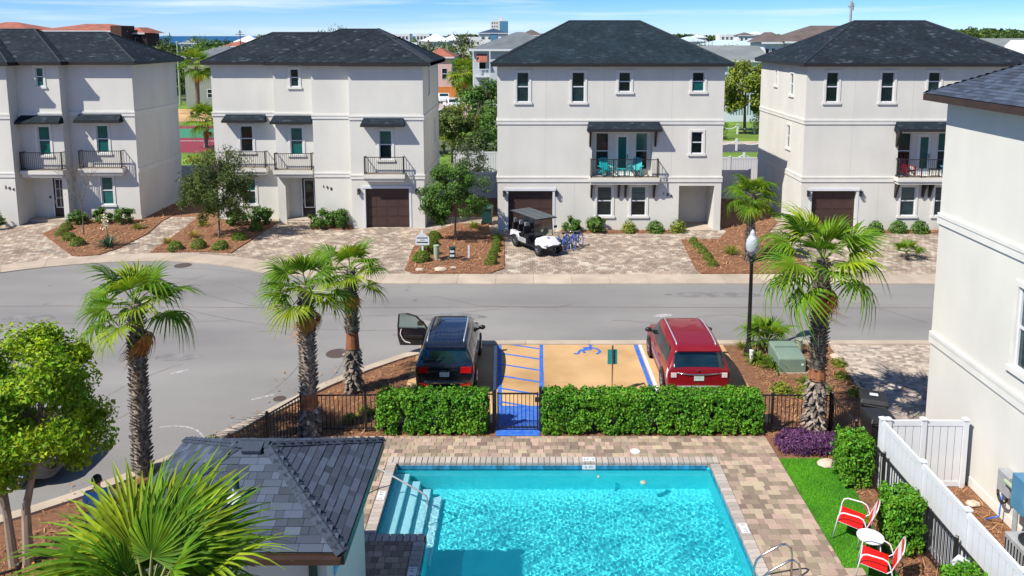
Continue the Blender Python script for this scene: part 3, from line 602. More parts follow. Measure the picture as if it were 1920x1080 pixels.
# ------------------------------------------------------------------ houses
def facade(b, x0, x1, z0, z1, y, ops, axis='y', sgn=1):
    """flat wall with real openings: ops = (x0, x1, z0, z1, depth). axis 'y': wall faces -y; axis 'x': wall lies on x=y and runs along y, reveals go sgn*depth"""
    def P(u, d, z): return (u, y + d, z) if axis == 'y' else (y + sgn * d, u, z)
    xs = sorted(set([x0, x1] + [o[0] for o in ops] + [o[1] for o in ops])); zs = sorted(set([z0, z1] + [o[2] for o in ops] + [o[3] for o in ops]))
    for i in range(len(xs) - 1):
        for k in range(len(zs) - 1):
            mx, mz = (xs[i] + xs[i + 1]) / 2, (zs[k] + zs[k + 1]) / 2
            if any(o[0] < mx < o[1] and o[2] < mz < o[3] for o in ops): continue
            b.quad(P(xs[i], 0, zs[k]), P(xs[i + 1], 0, zs[k]), P(xs[i + 1], 0, zs[k + 1]), P(xs[i], 0, zs[k + 1]))
    for a, c, e, g, d in ops:
        b.quad(P(a, 0, e), P(a, 0, g), P(a, d, g), P(a, d, e)); b.quad(P(c, 0, e), P(c, d, e), P(c, d, g), P(c, 0, g))
        b.quad(P(a, 0, g), P(c, 0, g), P(c, d, g), P(a, d, g)); b.quad(P(a, 0, e), P(a, d, e), P(c, d, e), P(c, 0, e))
def window(h, x0, x1, z0, z1, y, glass=('glass_dark', 'glass_dark'), trim=True, axis='y', sgn=1, sill=True, split=True):
    """double-hung window: white frame with two sashes, stucco surround and sill"""
    def bx(b, u0, d0, a0, u1, d1, a1): b.box(u0, y + d0, a0, u1, y + d1, a1) if axis == 'y' else b.box(min(y + sgn * d0, y + sgn * d1), u0, a0, max(y + sgn * d0, y + sgn * d1), u1, a1)
    w = link('window', None, h)
    w.empty_display_size = .1
    f = .055; zm = (z0 + z1) / 2 + .02; b = B()
    bx(b, x0, .03, z0, x0 + f, .11, z1); bx(b, x1 - f, .03, z0, x1, .11, z1); bx(b, x0 + f, .032, z1 - f, x1 - f, .11, z1); bx(b, x0 + f, .032, z0, x1 - f, .11, z0 + f)
    if split: bx(b, x0 + f, .035, zm - .03, x1 - f, .11, zm + .03)
    b.build('frame', M['white'], w)
    for a, c, g in ([(z0 + f, zm - .03, glass[1]), (zm + .03, z1 - f, glass[0])] if split else [(z0 + f, z1 - f, glass[0])]):
        b = B(); bx(b, x0 + f, .075, a, x1 - f, .085, c); b.build('pane', M[g], w)
    b = B(); bx(b, x0, .112, z0, x1, .12, z1); b.build('backing', M['doorblack'], w)
    if trim:
        t = .13; b = B(); bx(b, x0 - t, -.035, z0, x0, .0, z1 + t); bx(b, x1, -.035, z0, x1 + t, 0, z1 + t); bx(b, x0, -.035, z1, x1, 0, z1 + t); b.build('surround', M['trim'], w)
        if sill: b = B(); bx(b, x0 - t - .05, -.075, z0 - .13, x1 + t + .05, 0, z0); b.build('sill', M['trim'], w)
    return w
def garage(h, x0, x1, z1, y):
    d = .22; g = link('garage_door', None, h); n = 4; hh = (z1 - .02) / n
    for k in range(n):
        b = B(); b.box(x0, y + d, .02 + k * hh + .006, x1, y + d + .04, .02 + (k + 1) * hh - .006)
        m = 4; w = (x1 - x0) / m
        for i in range(m): b.box(x0 + i * w + .06, y + d - .012, .02 + k * hh + .08, x0 + (i + 1) * w - .06, y + d, .02 + (k + 1) * hh - .08)
        b.build('panel', M['garage'], g)
    B().box(x0, y + d + .042, 0, x1, y + d + .05, z1).build('backing', M['doorblack'], g)
    b = B(); t = .13; b.box(x0 - t, y - .03, 0, x0, y, z1); b.box(x1, y - .03, 0, x1 + t, y, z1); b.box(x0 - t - .06, y - .06, z1, x1 + t + .06, y, z1 + .16); b.build('door_surround', M['white'], g)
def wall_lamp(h, x, z, y):
    l = link('wall_lamp', None, h); b = B(); b.box(x - .06, y - .03, z - .02, x + .06, y, z + .30); b.box(x - .09, y - .20, z + .24, x + .09, y - .03, z + .27); b.box(x - .08, y - .19, z - .05, x + .08, y - .05, z - .03)
    for i in (-.08, .065):
        for k in (-.19, -.065): b.box(x + i, y + k, z - .03, x + i + .015, y + k + .015, z + .24)
    b.build('lantern', M['black'], l); B().box(x - .05, y - .16, z - .02, x + .05, y - .08, z + .22).build('shade', M['glass_blind'], l)
def railing(h, x0, x1, z0, z1, y0, y1, sides=(1, 1)):
    r = link('balcony_railing', None, h); b = B(); t = .02
    b.box(x0, y0 - t, z1 - .04, x1, y0 + t, z1); b.box(x0, y0 - t, z0 + .06, x1, y0 + t, z0 + .10)
    for s, x in ((0, x0), (1, x1)):
        if sides[s]: b.box(x - t, y0 + t, z1 - .04, x + t, y1, z1); b.box(x - t, y0 + t, z0 + .06, x + t, y1, z0 + .10)
    b.build('rail', M['iron'], r)
    off = Vector(h.location)
    for x in (x0, x1) if x1 - x0 < 3 else (x0, x0 + (x1 - x0) / 3, x0 + 2 * (x1 - x0) / 3, x1): B().box(x - .028, y0 - .028, z0, x + .028, y0 + .028, z1 + .03).build('post', M['iron'], r)
    me = B().box(-.008, -.008, 0, .008, .008, z1 - z0 - .14).mesh('picket', M['iron'])
    n = int((x1 - x0) / .118)
    for i in range(1, n): link('picket', me, r, Vector((x0 + (x1 - x0) * i / n, y0, z0 + .10)) - off)
    for s, x in ((0, x0), (1, x1)):
        if sides[s]:
            for k in range(1, int((y1 - y0) / .12) + 1): link('picket', me, r, Vector((x, y0 + .12 * k, z0 + .10)) - off)
def balcony(h, x0, x1, z0, z1, y, d):
    b = B(); b.box(x0, y - d, z0 + .18, x1, y, z1); b.box(x0 + .08, y - d + .08, z0, x1 - .08, y, z0 + .18); b.build('balcony_slab', M['stucco'], h)
    B().box(x0 + .03, y - d + .03, z1, x1 - .03, y, z1 + .012).build('balcony_floor', M['concrete'], h)
def awning(h, x0, x1, z0, z1, y, d):
    a = link('awning', None, h); b = B()
    b.add([(x0, y - d, z0), (x1, y - d, z0), (x1, y - d, z0 + .15), (x0, y - d, z0 + .15), (x0 + .1, y - .002, z1), (x1 - .1, y - .002, z1), (x0, y - .002, z0), (x1, y - .002, z0)],
          [(0, 1, 2, 3), (3, 2, 5, 4), (0, 3, 4, 6), (1, 7, 5, 2), (0, 6, 7, 1)], 0)
    b.build('awning_roof', M['roof'], a, uv=True)
    B().box(x0 - .02, y - d - .02, z0 - .01, x1 + .02, y - d - .002, z0 + .13).build('fascia', M['fascia'], a)
def bracket(h, x, y, z1, ht, d):
    b = B(); w = .055; b.add([(x - w, y, z1), (x - w, y - d, z1), (x - w, y - d, z1 - .12), (x - w, y - d * .55, z1 - ht * .45), (x - w, y - .12, z1 - ht), (x - w, y, z1 - ht)] + [(x + w, y, z1), (x + w, y - d, z1), (x + w, y - d, z1 - .12), (x + w, y - d * .55, z1 - ht * .45), (x + w, y - .12, z1 - ht), (x + w, y, z1 - ht)],
          [(0, 1, 2, 3, 4, 5), (11, 10, 9, 8, 7, 6)] + [(i, i + 6, (i + 1) % 6 + 6, (i + 1) % 6) for i in range(6)]); b.build('bracket', M['doorblack'], h)
def hip(b, x0, x1, y0, y1, z, pitch=.52, lift=0, soff=True):
    z += lift; w, d = x1 - x0, y1 - y0
    if w >= d: r = d / 2; A = (x0 + r, y0 + r, z + r * pitch); C = (x1 - r, y0 + r, z + r * pitch)
    else: r = w / 2; A = (x0 + r, y0 + r, z + r * pitch); C = (x0 + r, y1 - r, z + r * pitch)
    p = [(x0, y0, z), (x1, y0, z), (x1, y1, z), (x0, y1, z)]
    if w >= d: b.add(p + [A, C], [(0, 1, 5, 4), (1, 2, 5), (2, 3, 4, 5), (3, 0, 4)])
    else: b.add(p + [A, C], [(0, 1, 4), (1, 2, 5, 4), (2, 3, 5), (3, 0, 4, 5)])
    return A, C
def roof(h, rs, z=9.93, pitch=.52, caps=True, m='roof'):
    b = B(); e = B(); cp = B()
    for i, r in enumerate(rs):
        A, C = hip(b, *r, z, pitch, lift=.006 * i); x0, x1, y0, y1 = r; l = .004 * i
        e.box(x0, y0, z - .19 - l, x1, y0 + .03, z - .004 + l); e.box(x0, y0 + .03, z - .19 - l, x0 + .03, y1, z - .004 + l); e.box(x1 - .03, y0 + .03, z - .19 - l, x1, y1, z - .004 + l); e.quad((x0, y0, z - .188 - l), (x0, y1, z - .188 - l), (x1, y1, z - .188 - l), (x1, y0, z - .188 - l))
        if caps:
            up = Vector((0, 0, .03))
            for a, c in [(A, C), ((x0, y0, z), A), ((x1, y0, z), C if x1 - x0 >= y1 - y0 else A), ((x1, y1, z), C), ((x0, y1, z), A if x1 - x0 >= y1 - y0 else C)]:
                if (Vector(a) - Vector(c)).length > .3: cp.tube([Vector(a) + up * .2, Vector(c) + up * .2], .055, 5, cap=True)
    o = b.build('roof', M[m], h, uv=True); e.build('eave', M['fascia'], o)
    if caps: cp.build('hip_cap', M['shingle_base'] if False else M['roofcap'], o)
M['roofcap'] = mat('hip_cap_shingle', (.028, .038, .05), (.016, .022, .03), 9, .85)
def band(h, segs):
    for (x0, x1, z0, z1, y, lr) in segs:
        b = B(); b.box(x0 - (.045 if lr[0] else 0), y - .045, z0, x1 + (.045 if lr[1] else 0), y - .001, z1 - .1)
        b.box(x0 - (.06 if lr[0] else 0), y - .065, z1 - .1, x1 + (.06 if lr[1] else 0), y - .001, z1); b.build('band_course', M['trim'], h)
def side_band(h, x0, x1, y0, y1, z0, z1, o):
    b = B(); b.box(min(x0, x1), y0, z0, max(x0, x1), y1, z1 - .1); b.box(min(x0, x1 + o), y0, z1 - .1, max(x0, x1 + o), y1, z1); b.build('band_course', M['trim'], h)
def number(h, txt, x, z, y, s=.26):
    n = link('house_number', None, h); n.location = (0, 0, 0); off = Vector(h.location)
    for i, c in enumerate(txt): link('digit', text_mesh(c, s, .012, M['black']), n, Vector((x + i * .23, y - .02, z - i * .07)) - off, (rad(90), 0, 0))
def wreath_door(h, x0, x1, z0, z1, y, deco=False):
    d = link('entry_door', None, h); B().box(x0, y, z0, x1, y + .06, z1).build('door_leaf', M['doorblack'], d)
    g = .16; b = B(); a, c = x0 + g, x1 - g; e, f = z0 + .62, z1 - .14
    b.box(a - .05, y - .015, e - .05, a, y, f + .05); b.box(c, y - .015, e - .05, c + .05, y, f + .05); b.box(a, y - .015, f, c, y, f + .05); b.box(a, y - .015, e - .05, c, y, e)
    if not deco:
        for k in (.33, .66): b.box(a, y - .012, e + (f - e) * k - .015, c, y, e + (f - e) * k + .015)
        b.box((a + c) / 2 - .015, y - .013, e, (a + c) / 2 + .015, y, f)
    b.build('glazing_frame', M['white'], d); B().box(a, y - .006, e, c, y - .002, f).build('pane', M['glass_dark'], d)
    B().box(x0 + .05, y - .06, z0 + .85, x0 + .08, y, z0 + 1.1).build('handle', M['steel'], d)
    b = B(); b.box(x0 - .07, y - .03, z0, x0 - .002, y + .06, z1 + .08); b.box(x1 + .002, y - .03, z0, x1 + .07, y + .06, z1 + .08); b.box(x0, y - .03, z1 + .002, x1, y + .06, z1 + .08); b.build('door_frame', M['white'], d)
    return d
def shell(b, pts, z0, z1, skip=()):
    n = len(pts)
    for i in range(n):
        if i in skip: continue
        (xa, ya), (xb, yb) = pts[i], pts[(i + 1) % n]; b.quad((xa, ya, z0), (xb, yb, z0), (xb, yb, z1), (xa, ya, z1))
M['seam'] = mat('stucco_joint', (.42, .42, .39), rough=.9)
ZE = 9.75; ZB = 53.75
TD, TT, DT, DD, BL = ('glass_teal', 'glass_dark'), ('glass_teal', 'glass_teal'), ('glass_dark', 'glass_teal'), ('glass_dark', 'glass_dark'), ('glass_blind', 'glass_dark')
# --- house with the garage cart (third from the left) and its twin to the right
def wide_house(X, label, furn):
    h = thing('house', label, 'house', (X - 1.64, 45, 0), 0, 'pale stucco houses across the street'); x = lambda v: X + v; y = 45
    wins = [(-.5, .22, 7.66, 9.42, DD), (2.70, 3.46, 7.66, 9.42, DD), (5.42, 6.14, 8.26, 9.42, DD), (9.70, 10.42, 8.28, 9.42, DT), (9.74, 10.42, 4.62, 5.92, DD), (4.24, 5.14, .88, 2.66, BL), (6.26, 7.16, .88, 2.66, BL)]
    b = B(); ops = [(x(a), x(c), e, g, .11) for a, c, e, g, _ in wins] + [(x(-1.02), x(1.62), -.2, 2.4, .26), (x(3.92), x(7.48), 3.26, 5.98, .6), (x(9.10), x(11.2), -.2, 2.70, 2.0)]
    facade(b, x(-1.64), x(11.6), -.2, ZE, y, ops)
    side = [(47.2, 47.75, 7.9, 9.2, .1), (50.3, 50.7, 8.3, 9.3, .1), (47.4, 47.95, 4.6, 6.0, .1)] if furn == 'red' else []
    facade(b, y, ZB, -.2, ZE, x(-1.64), side, 'x', 1)
    b.quad((x(11.6), y, -.2), (x(11.6), ZB, -.2), (x(11.6), ZB, ZE), (x(11.6), y, ZE)); b.quad((x(-1.64), ZB, -.2), (x(-1.64), ZB, ZE), (x(11.6), ZB, ZE), (x(11.6), ZB, -.2))
    b.quad((x(9.1), y + 2, -.2), (x(11.2), y + 2, -.2), (x(11.2), y + 2, 2.7), (x(9.1), y + 2, 2.7))
    # back wall of the recessed balcony with its two windows and door
    bw = [(4.18, 4.98, 3.55, 5.80, .1), (6.55, 7.30, 3.55, 5.80, .1)]
    facade(b, x(3.92), x(7.48), 3.26, 5.98, y + .6, [(x(a), x(c), e, g, d) for a, c, e, g, d in bw] + [(x(5.38), x(6.18), 3.27, 5.70, .08)])
    b.build('wall', M['stucco'], h)
    for a, c, e, g, t in wins: window(h, x(a), x(c), e, g, y, t)
    for u0, u1, e, g, _ in side: window(h, u0, u1, e, g, x(-1.64), DD, axis='x', sgn=1)
    for k, (a, c, e, g, d) in enumerate(bw): window(h, x(a), x(c), e, g, y + .6, DD if k == 0 else TD, trim=False)
    dr = link('balcony_door', None, h); b = B(); b.box(x(5.38), y + .63, 3.27, x(5.54), y + .68, 5.70); b.box(x(6.02), y + .63, 3.27, x(6.18), y + .68, 5.70); b.box(x(5.54), y + .63, 5.52, x(6.02), y + .68, 5.70); b.box(x(5.54), y + .63, 3.27, x(6.02), y + .68, 3.62); b.build('door_leaf', M['white'], dr)
    B().box(x(5.54), y + .645, 3.62, x(6.02), y + .665, 5.52).build('pane', M['glass_teal'], dr); B().box(x(6.07), y + .58, 4.25, x(6.10), y + .63, 4.5).build('handle', M['black'], dr)
    garage(h, x(-1.02), x(1.62), 2.4, y)
    for v in (-1.25, 1.86): wall_lamp(h, x(v), 2.12, y)
    band(h, [(x(-1.64), x(3.78), 2.93, 3.25, y, (1, 0)), (x(7.83), x(11.6), 2.93, 3.25, y, (0, 1)), (x(-1.64), x(11.6), 6.36, 6.64, y, (1, 1))])
    for z0, z1 in ((2.93, 3.25), (6.36, 6.64)): side_band(h, x(-1.641), x(-1.685), y + .001, ZB, z0, z1, -.015); side_band(h, x(11.601), x(11.645), y + .001, ZB, z0, z1, .015)
    for v, z0, z1 in ((1.15, 3.26, 6.35), (1.2, 6.65, 9.7), (8.55, 6.65, 9.7), (4.6, 6.65, 9.7), (8.6, 3.26, 6.35), (2.9, .02, 2.92)): B().box(x(v), y - .003, z0, x(v) + .014, y - .0005, z1).build('control_joint', M['seam'], h)
    balcony(h, x(3.76), x(7.85), 2.86, 3.26, y, .55); railing(h, x(3.84), x(7.76), 3.27, 4.36, y - .48, y)
    awning(h, x(3.60), x(7.92), 6.0, 6.56, y, .62)
    for v in (3.80, 7.62): bracket(h, x(v), y, 6.0, .95, .45)
    for v in (3.90, 5.52, 5.92, 7.60): bracket(h, x(v), y, 2.86, .85, .45)
    if furn == 'teal': number(h, '186', x(8.2), 2.22, y)
    B().box(x(9.10), y, -.1, x(11.2), y + 2, .02).build('entry_floor', M['concrete'], h)
    roof(h, [(x(-2.0), x(12.02), y - .42, ZB + .42)], m='roof_plain' if furn == 'teal' else 'roof')
    return h
H3 = wide_house(0, 'pale stucco house numbered 186 with teal balcony chairs above the golf cart', 'teal')
H4 = wide_house(18.0, 'stucco house behind the right-hand palm with a red balcony chair', 'red')
# --- stepped houses; bays run from the deepest to the nearest
H2 = thing('house', 'stucco house numbered 198 with stepped bays and one brown garage door', 'house', (-19.4, 47.8, 0), 0, 'pale stucco houses across the street')
h = H2; yA, yB, yC, yD = 47.8, 47.0, 46.2, 45.6; b = B()
facade(b, -19.4, -15.3, -.2, ZE, yA, [(-17.77, -16.98, 4.30, 5.96, .11), (-17.77, -16.96, .98, 2.62, .11)])
facade(b, -15.3, -12.78, -.2, ZE, yB, [(-14.28, -13.75, 8.42, 9.52, .11), (-14.41, -13.65, 4.26, 5.95, .11), (-14.82, -12.95, -.2, 2.78, .8)])
facade(b, -12.78, -10.42, -.2, ZE, yC, []); facade(b, -10.42, -6.05, -.2, ZE, yD, [(-8.70, -7.94, 4.18, 5.93, .11), (-9.60, -6.98, -.2, 2.42, .26)])
for xx, a, c in ((-19.4, yA, ZB), (-15.3, yB, yA), (-12.78, yC, yB), (-10.42, yD, yC)): b.quad((xx, c, -.2), (xx, a, -.2), (xx, a, ZE), (xx, c, ZE))
facade(b, yD, ZB, -.2, ZE, -6.05, [(48.2, 48.8, 7.9, 9.4, .1), (50.9, 51.4, 4.5, 6.0, .1)], 'x', -1); b.quad((-6.05, ZB, -.2), (-19.4, ZB, -.2), (-19.4, ZB, ZE), (-6.05, ZB, ZE))
b.quad((-14.82, yB + .8, -.2), (-12.95, yB + .8, -.2), (-12.95, yB + .8, 2.78), (-14.82, yB + .8, 2.78)); b.build('wall', M['stucco'], h)
window(h, -17.77, -16.98, 4.30, 5.96, yA, DD); window(h, -17.77, -16.96, .98, 2.62, yA, TD); window(h, -14.28, -13.75, 8.42, 9.52, yB, DD); window(h, -14.41, -13.65, 4.26, 5.95, yB, TT); window(h, -8.70, -7.94, 4.18, 5.93, yD, TD)
window(h, 48.2, 48.8, 7.9, 9.4, -6.05, DD, axis='x', sgn=-1); window(h, 50.9, 51.4, 4.5, 6.0, -6.05, DD, axis='x', sgn=-1)
garage(h, -9.60, -6.98, 2.42, yD); wall_lamp(h, -9.98, 2.12, yD); wall_lamp(h, -6.5, 2.12, yD)
wreath_door(h, -14.0, -13.12, .2, 2.66, yB + .72, True)
b = B(); b.box(-14.82, yB - .02, -.1, -12.95, yB + .8, .17); b.build('entry_floor', M['concrete'], h); B().box(-14.7, yB - .35, -.1, -13.0, yB - .022, .09).build('step', M['concrete'], h)
o = B().lathe([(.17, -.02), (.2, 0), (.17, .03), (.10, .03), (.09, 0)], (-13.56, yB + .66, 2.15), 16, 'y').build('wreath', M['leaf_sil'], h)
band(h, [(-19.4, -15.3, 6.56, 6.83, yA, (1, 0)), (-15.3, -12.78, 6.56, 6.83, yB, (1, 0)), (-12.78, -10.42, 6.56, 6.83, yC, (1, 0)), (-10.42, -6.05, 6.55, 6.82, yD, (1, 1)), (-12.78, -10.42, 3.0, 3.29, yC, (0, 0)), (-10.42, -9.66, 2.99, 3.28, yD, (1, 0)), (-7.1, -6.05, 2.99, 3.28, yD, (0, 1)), (-19.4, -18.6, 3.0, 3.29, yA, (1, 0))])
for z0, z1 in ((6.55, 6.82), (2.99, 3.28)): side_band(h, -6.049, -6.005, yD + .001, ZB, z0, z1, .015)
number(h, '198', -12.26, 2.42, yC)
for x0, x1, y in ((-18.62, -16.06, yA), (-15.38, -12.98, yB), (-9.62, -7.14, yD)):
    awning(h, x0 - .05, x1 + .02, 6.2, 6.70, y, .55); balcony(h, x0, x1, 2.93, 3.34, y, .5); railing(h, x0 + .1, x1 - .08, 3.35, 4.40, y - .44, y)
roof(h, [(-19.85, -5.6, yA - .42, ZB + .42), (-15.72, -5.6, yB - .42, ZB + .42), (-13.2, -5.6, yC - .42, ZB + .42), (-10.82, -5.6, yD - .42, ZB + .42)])
H1 = thing('house', 'stucco house numbered 204 with two teal-windowed balconies', 'house', (-24.2, 47.7, 0), 0, 'pale stucco houses across the street')
h = H1; yA, yB, yC = 47.7, 47.0, 46.1; b = B()
facade(b, -28.3, -24.22, -.2, ZE, yA, [(-26.67, -25.93, 4.25, 6.0, .11), (-26.61, -25.86, .97, 2.74, .11)])
facade(b, -30.9, -28.3, -.2, ZE, yB, [(-29.71, -29.24, 8.45, 9.6, .11), (-29.88, -29.13, 4.22, 6.02, .11), (-30.9, -28.62, -.2, 2.78, .8)])
facade(b, -40, -30.9, -.2, ZE, yC, [])
for xx, a, c in ((-28.3, yB, yA), (-30.9, yC, yB), (-24.22, yA, ZB)): b.quad((xx, a, -.2), (xx, c, -.2), (xx, c, ZE), (xx, a, ZE))
b.quad((-40, ZB, -.2), (-40, yC, -.2), (-40, yC, ZE), (-40, ZB, ZE)); b.quad((-24.22, ZB, -.2), (-40, ZB, -.2), (-40, ZB, ZE), (-24.22, ZB, ZE))
b.quad((-30.9, yB + .8, -.2), (-28.62, yB + .8, -.2), (-28.62, yB + .8, 2.78), (-30.9, yB + .8, 2.78)); b.build('wall', M['stucco'], h)
window(h, -29.71, -29.24, 8.45, 9.6, yB, TT); window(h, -29.88, -29.13, 4.22, 6.02, yB, TT); window(h, -26.67, -25.93, 4.25, 6.0, yA, TT); window(h, -26.61, -25.86, .97, 2.74, yA, TT)
wreath_door(h, -29.62, -28.80, .2, 2.70, yB + .72); B().box(-30.88, yB - .02, -.1, -28.62, yB + .8, .17).build('entry_floor', M['concrete'], h)
B().box(-29.95, yB + .75, 1.35, -29.86, yB + .8, 1.5).build('doorbell', M['black'], h)
band(h, [(-28.3, -24.22, 6.56, 6.86, yA, (0, 1)), (-30.9, -28.3, 6.56, 6.86, yB, (0, 1)), (-40, -30.9, 6.56, 6.86, yC, (0, 1)), (-40, -30.9, 3.0, 3.3, yC, (0, 1))])
for z0, z1 in ((6.56, 6.86), (2.99, 3.28)): side_band(h, -24.219, -24.18, yA + .001, ZB, z0, z1, .015)
B().box(-24.219, yA + .001, -.1, -24.19, ZB, .28).build('plinth', M['trim'], h); number(h, '204', -31.5, 2.4, yC)
for x0, x1, y in ((-27.70, -24.93, yA), (-30.86, -28.2, yB)):
    awning(h, x0 - .02, x1 + .0, 6.2, 6.72, y, .55); balcony(h, x0, x1, 2.92, 3.33, y, .5); railing(h, x0 + .1, x1 - .08, 3.34, 4.46, y - .44, y)
roof(h, [(-40.4, -23.78, yA - .42, ZB + .42), (-40.4, -27.88, yB - .42, ZB + .42), (-40.4, -30.48, yC - .42, ZB + .42)])
# --- shingled roofs near the camera: every shingle its own piece
M['ridgecap'] = mat('ridge_cap_shingle', (.046, .060, .085), (.030, .042, .062), 30, .9, .4, 160, island=.2, spec=.2)
def shingle_mesh():
    b = B(); b.add([(-.5, 0, 0), (.5, 0, 0), (.5, 1, 0), (-.5, 1, 0), (-.5, 0, 1), (.5, 0, 1), (.5, 1, .15), (-.5, 1, .15)], [(4, 5, 6, 7), (0, 1, 5, 4), (1, 2, 6, 5), (3, 0, 4, 7)]); return b
SHM = shingle_mesh().mesh('shingle', M['shingle'])
def shingle_slope(out, P0, P1, apexL, apexR, course, ws):
    """P0->P1 the eave (world), apexL/apexR the upper corners; collects (matrix, width, clip) pieces"""
    P0, P1, aL, aR = map(Vector, (P0, P1, apexL, apexR)); u = (P1 - P0).normalized(); L = (P1 - P0).length; n = u.cross((aL - P0)).normalized()
    if n.z < 0: n = -n
    v = n.cross(u); v = v if v.z > 0 else -v; Hh = (aL - P0).dot(v); aLx, aRx = (aL - P0).dot(u), (aR - P0).dot(u)
    k = 0; s = 0
    while s < Hh - .02:
        t0 = s / Hh; t1 = min(1, (s + course) / Hh); l0, r0 = aLx * t0, L + (aRx - L) * t0; x = l0 - R.uniform(0, .2)
        while x < r0:
            w = R.choice(ws); a, c = max(x, l0 + .0), min(x + w, r0); x += w
            if c - a < .03: continue
            tt = 1
            Mx = Matrix((u, v, n)).transposed().to_4x4(); Mx.translation = P0 + u * ((a + c) / 2) + v * s + n * .004
            out.append((Mx, c - a - .006, min(course * 1.25, (Hh - s)), R.uniform(.010, .020)))
        s += course
def put_shingles(h, out, roofo, limit=300):
    inv = Matrix.Translation(-Vector(h.location)); vs = []; 
    out.sort(key=lambda q: q[0].translation.length)
    for Mx, w, l, t in out[:limit]:
        o = link('shingle', SHM, roofo); o.matrix_basis = inv @ Mx @ Matrix.Diagonal((w, l, t, 1))
    b = B(); q = shingle_mesh()
    for Mx, w, l, t in out[limit:]: b.add([Mx @ Vector((x * w, y * l, z * t)) for x, y, z in q.v], q.f)
    if b.v: stuff(b.build('shingles', M['shingle'], roofo))
def hip_caps(h, roofo, lines, step=.17, w=.125):
    m = B(); m.add([(-w, 0, -.04), (0, 0, .012), (w, 0, -.04), (-w, step * 1.3, -.05), (0, step * 1.3, .002), (w, step * 1.3, -.05)], [(0, 1, 4, 3), (1, 2, 5, 4), (0, 2, 1)]); me = m.mesh('ridge_cap', M['ridgecap']); inv = Matrix.Translation(-Vector(h.location))
    for a, c in lines:
        a, c = Vector(a), Vector(c); d = (c - a); n = int(d.length / step); d.normalize(); s = d.cross(Vector((0, 0, 1))).normalized(); up = s.cross(d)
        for i in range(n):
            Mx = Matrix((s, d, up)).transposed().to_4x4(); Mx.translation = a + d * step * i + up * .035
            link('ridge_cap', me, roofo).matrix_basis = inv @ Mx
PH = thing('pool_house', 'small pool house with grey shingled hip roof and a blue wall panel', 'pool house', (-4.99, 13.32, 0)); h = PH
x0, x1, y0, y1, z = -7.03, -2.95, 11.54, 15.10, 3.2
b = B(); A, C = hip(b, x0, x1, y0, y1, z, .5); ro = b.build('roof', M['shingle_base'], h)
e = B(); e.box(x0 - .02, y0 - .02, z - .2, x1 + .02, y0 + .012, z - .012); e.box(x1 - .012, y0 + .012, z - .2, x1 + .02, y1 - .012, z - .012); e.box(x0 - .02, y0 + .012, z - .2, x0 + .012, y1 - .012, z - .012); e.box(x0 - .02, y1 - .012, z - .2, x1 + .02, y1 + .02, z - .012); e.build('eave', M['brown'], ro)
e = B(); e.box(x0 + .03, y0 - .13, z - .13, x1 - .02, y0 - .022, z - .03); e.build('gutter', M['brown'], ro)
B().quad((x0, y0, z - .17), (x0, y1, z - .17), (x1, y1, z - .17), (x1, y0, z - .17)).build('soffit', M['trim'], ro)
out = []; ws = [.14, .2, .27, .33, .4]
shingle_slope(out, (x0, y0, z), (x1, y0, z), A, C, .142, ws); shingle_slope(out, (x1, y0, z), (x1, y1, z), C, C, .142, ws); shingle_slope(out, (x1, y1, z), (x0, y1, z), C, A, .142, ws); shingle_slope(out, (x0, y1, z), (x0, y0, z), A, A, .142, ws)
put_shingles(h, out, ro); hip_caps(h, ro, [((x1, y0, z), C), ((x0, y0, z), A), ((x1, y1, z), C), ((x0, y1, z), A), (A, C)])
b = B(); b.box(-6.7, 11.9, -.1, -3.32, 14.75, z - .16); b.build('wall', M['stucco'], h)
B().box(-3.60, 11.80, .0, -3.48, 11.895, z - .2).build('downspout', M['darkgreen'], h); B().box(-3.318, 12.3, 2.22, -3.29, 13.35, 2.93).build('wall_panel', M['poster'], h)
B().box(-3.318, 13.5, 2.25, -3.28, 13.6, 2.9).build('wall_sign', M['black'], h)
v = link('vent_pipe', None, h); B().lathe([(.17, 3.62), (.15, 3.66), (.07, 3.70), (.065, 3.80)], (-4.95, 12.35, 0), 14).build('flashing', M['white'], v); B().lathe([(.05, 3.6), (.05, 4.02), (.001, 4.02)], (-4.95, 12.35, 0), 14).build('pipe', M['darkgreen'], v)
B().cbox((-4.95, 13.2, 4.08), (.34, .24, .06), Matrix.Rotation(rad(14), 3, 'X')).build('roof_vent', M['ridgecap'], h)
H5 = thing('house', 'near stucco house cut by the right edge, its blue-grey shingles in view', 'house', (11.45, 20.9, 0)); h = H5
x0, x1, y0, y1, z = 11.0, 24.5, 7.0, 21.35, 9.93
b = B(); A, C = hip(b, x0, x1, y0, y1, z, .52); ro = b.build('roof', M['shingle_base'], h)
e = B(); e.box(x0, y1 - .03, z - .19, x1, y1, z - .01); e.box(x0 - .002, y0, z - .19, x0 + .03, y1 - .03, z - .01); e.quad((x0, y0, z - .187), (x0, y1, z - .187), (x1, y1, z - .187), (x1, y0, z - .187)); e.build('eave', M['brown'], ro)
out = []; ws = [.14, .2, .27, .33]; shingle_slope(out, (x0, y1, z), (x0, y0, z), C, A, .142, ws)
out = [q for q in out if q[0].translation.y > 13 and q[0].translation.z < 11.6]
put_shingles(h, out, ro)
out = []; shingle_slope(out, (x1, y1, z), (x0, y1, z), C, C, .142, ws); put_shingles(h, out, ro, 0)
b = B(); ww = [(15.0, 17.3, 3.8, 5.75, .11)]
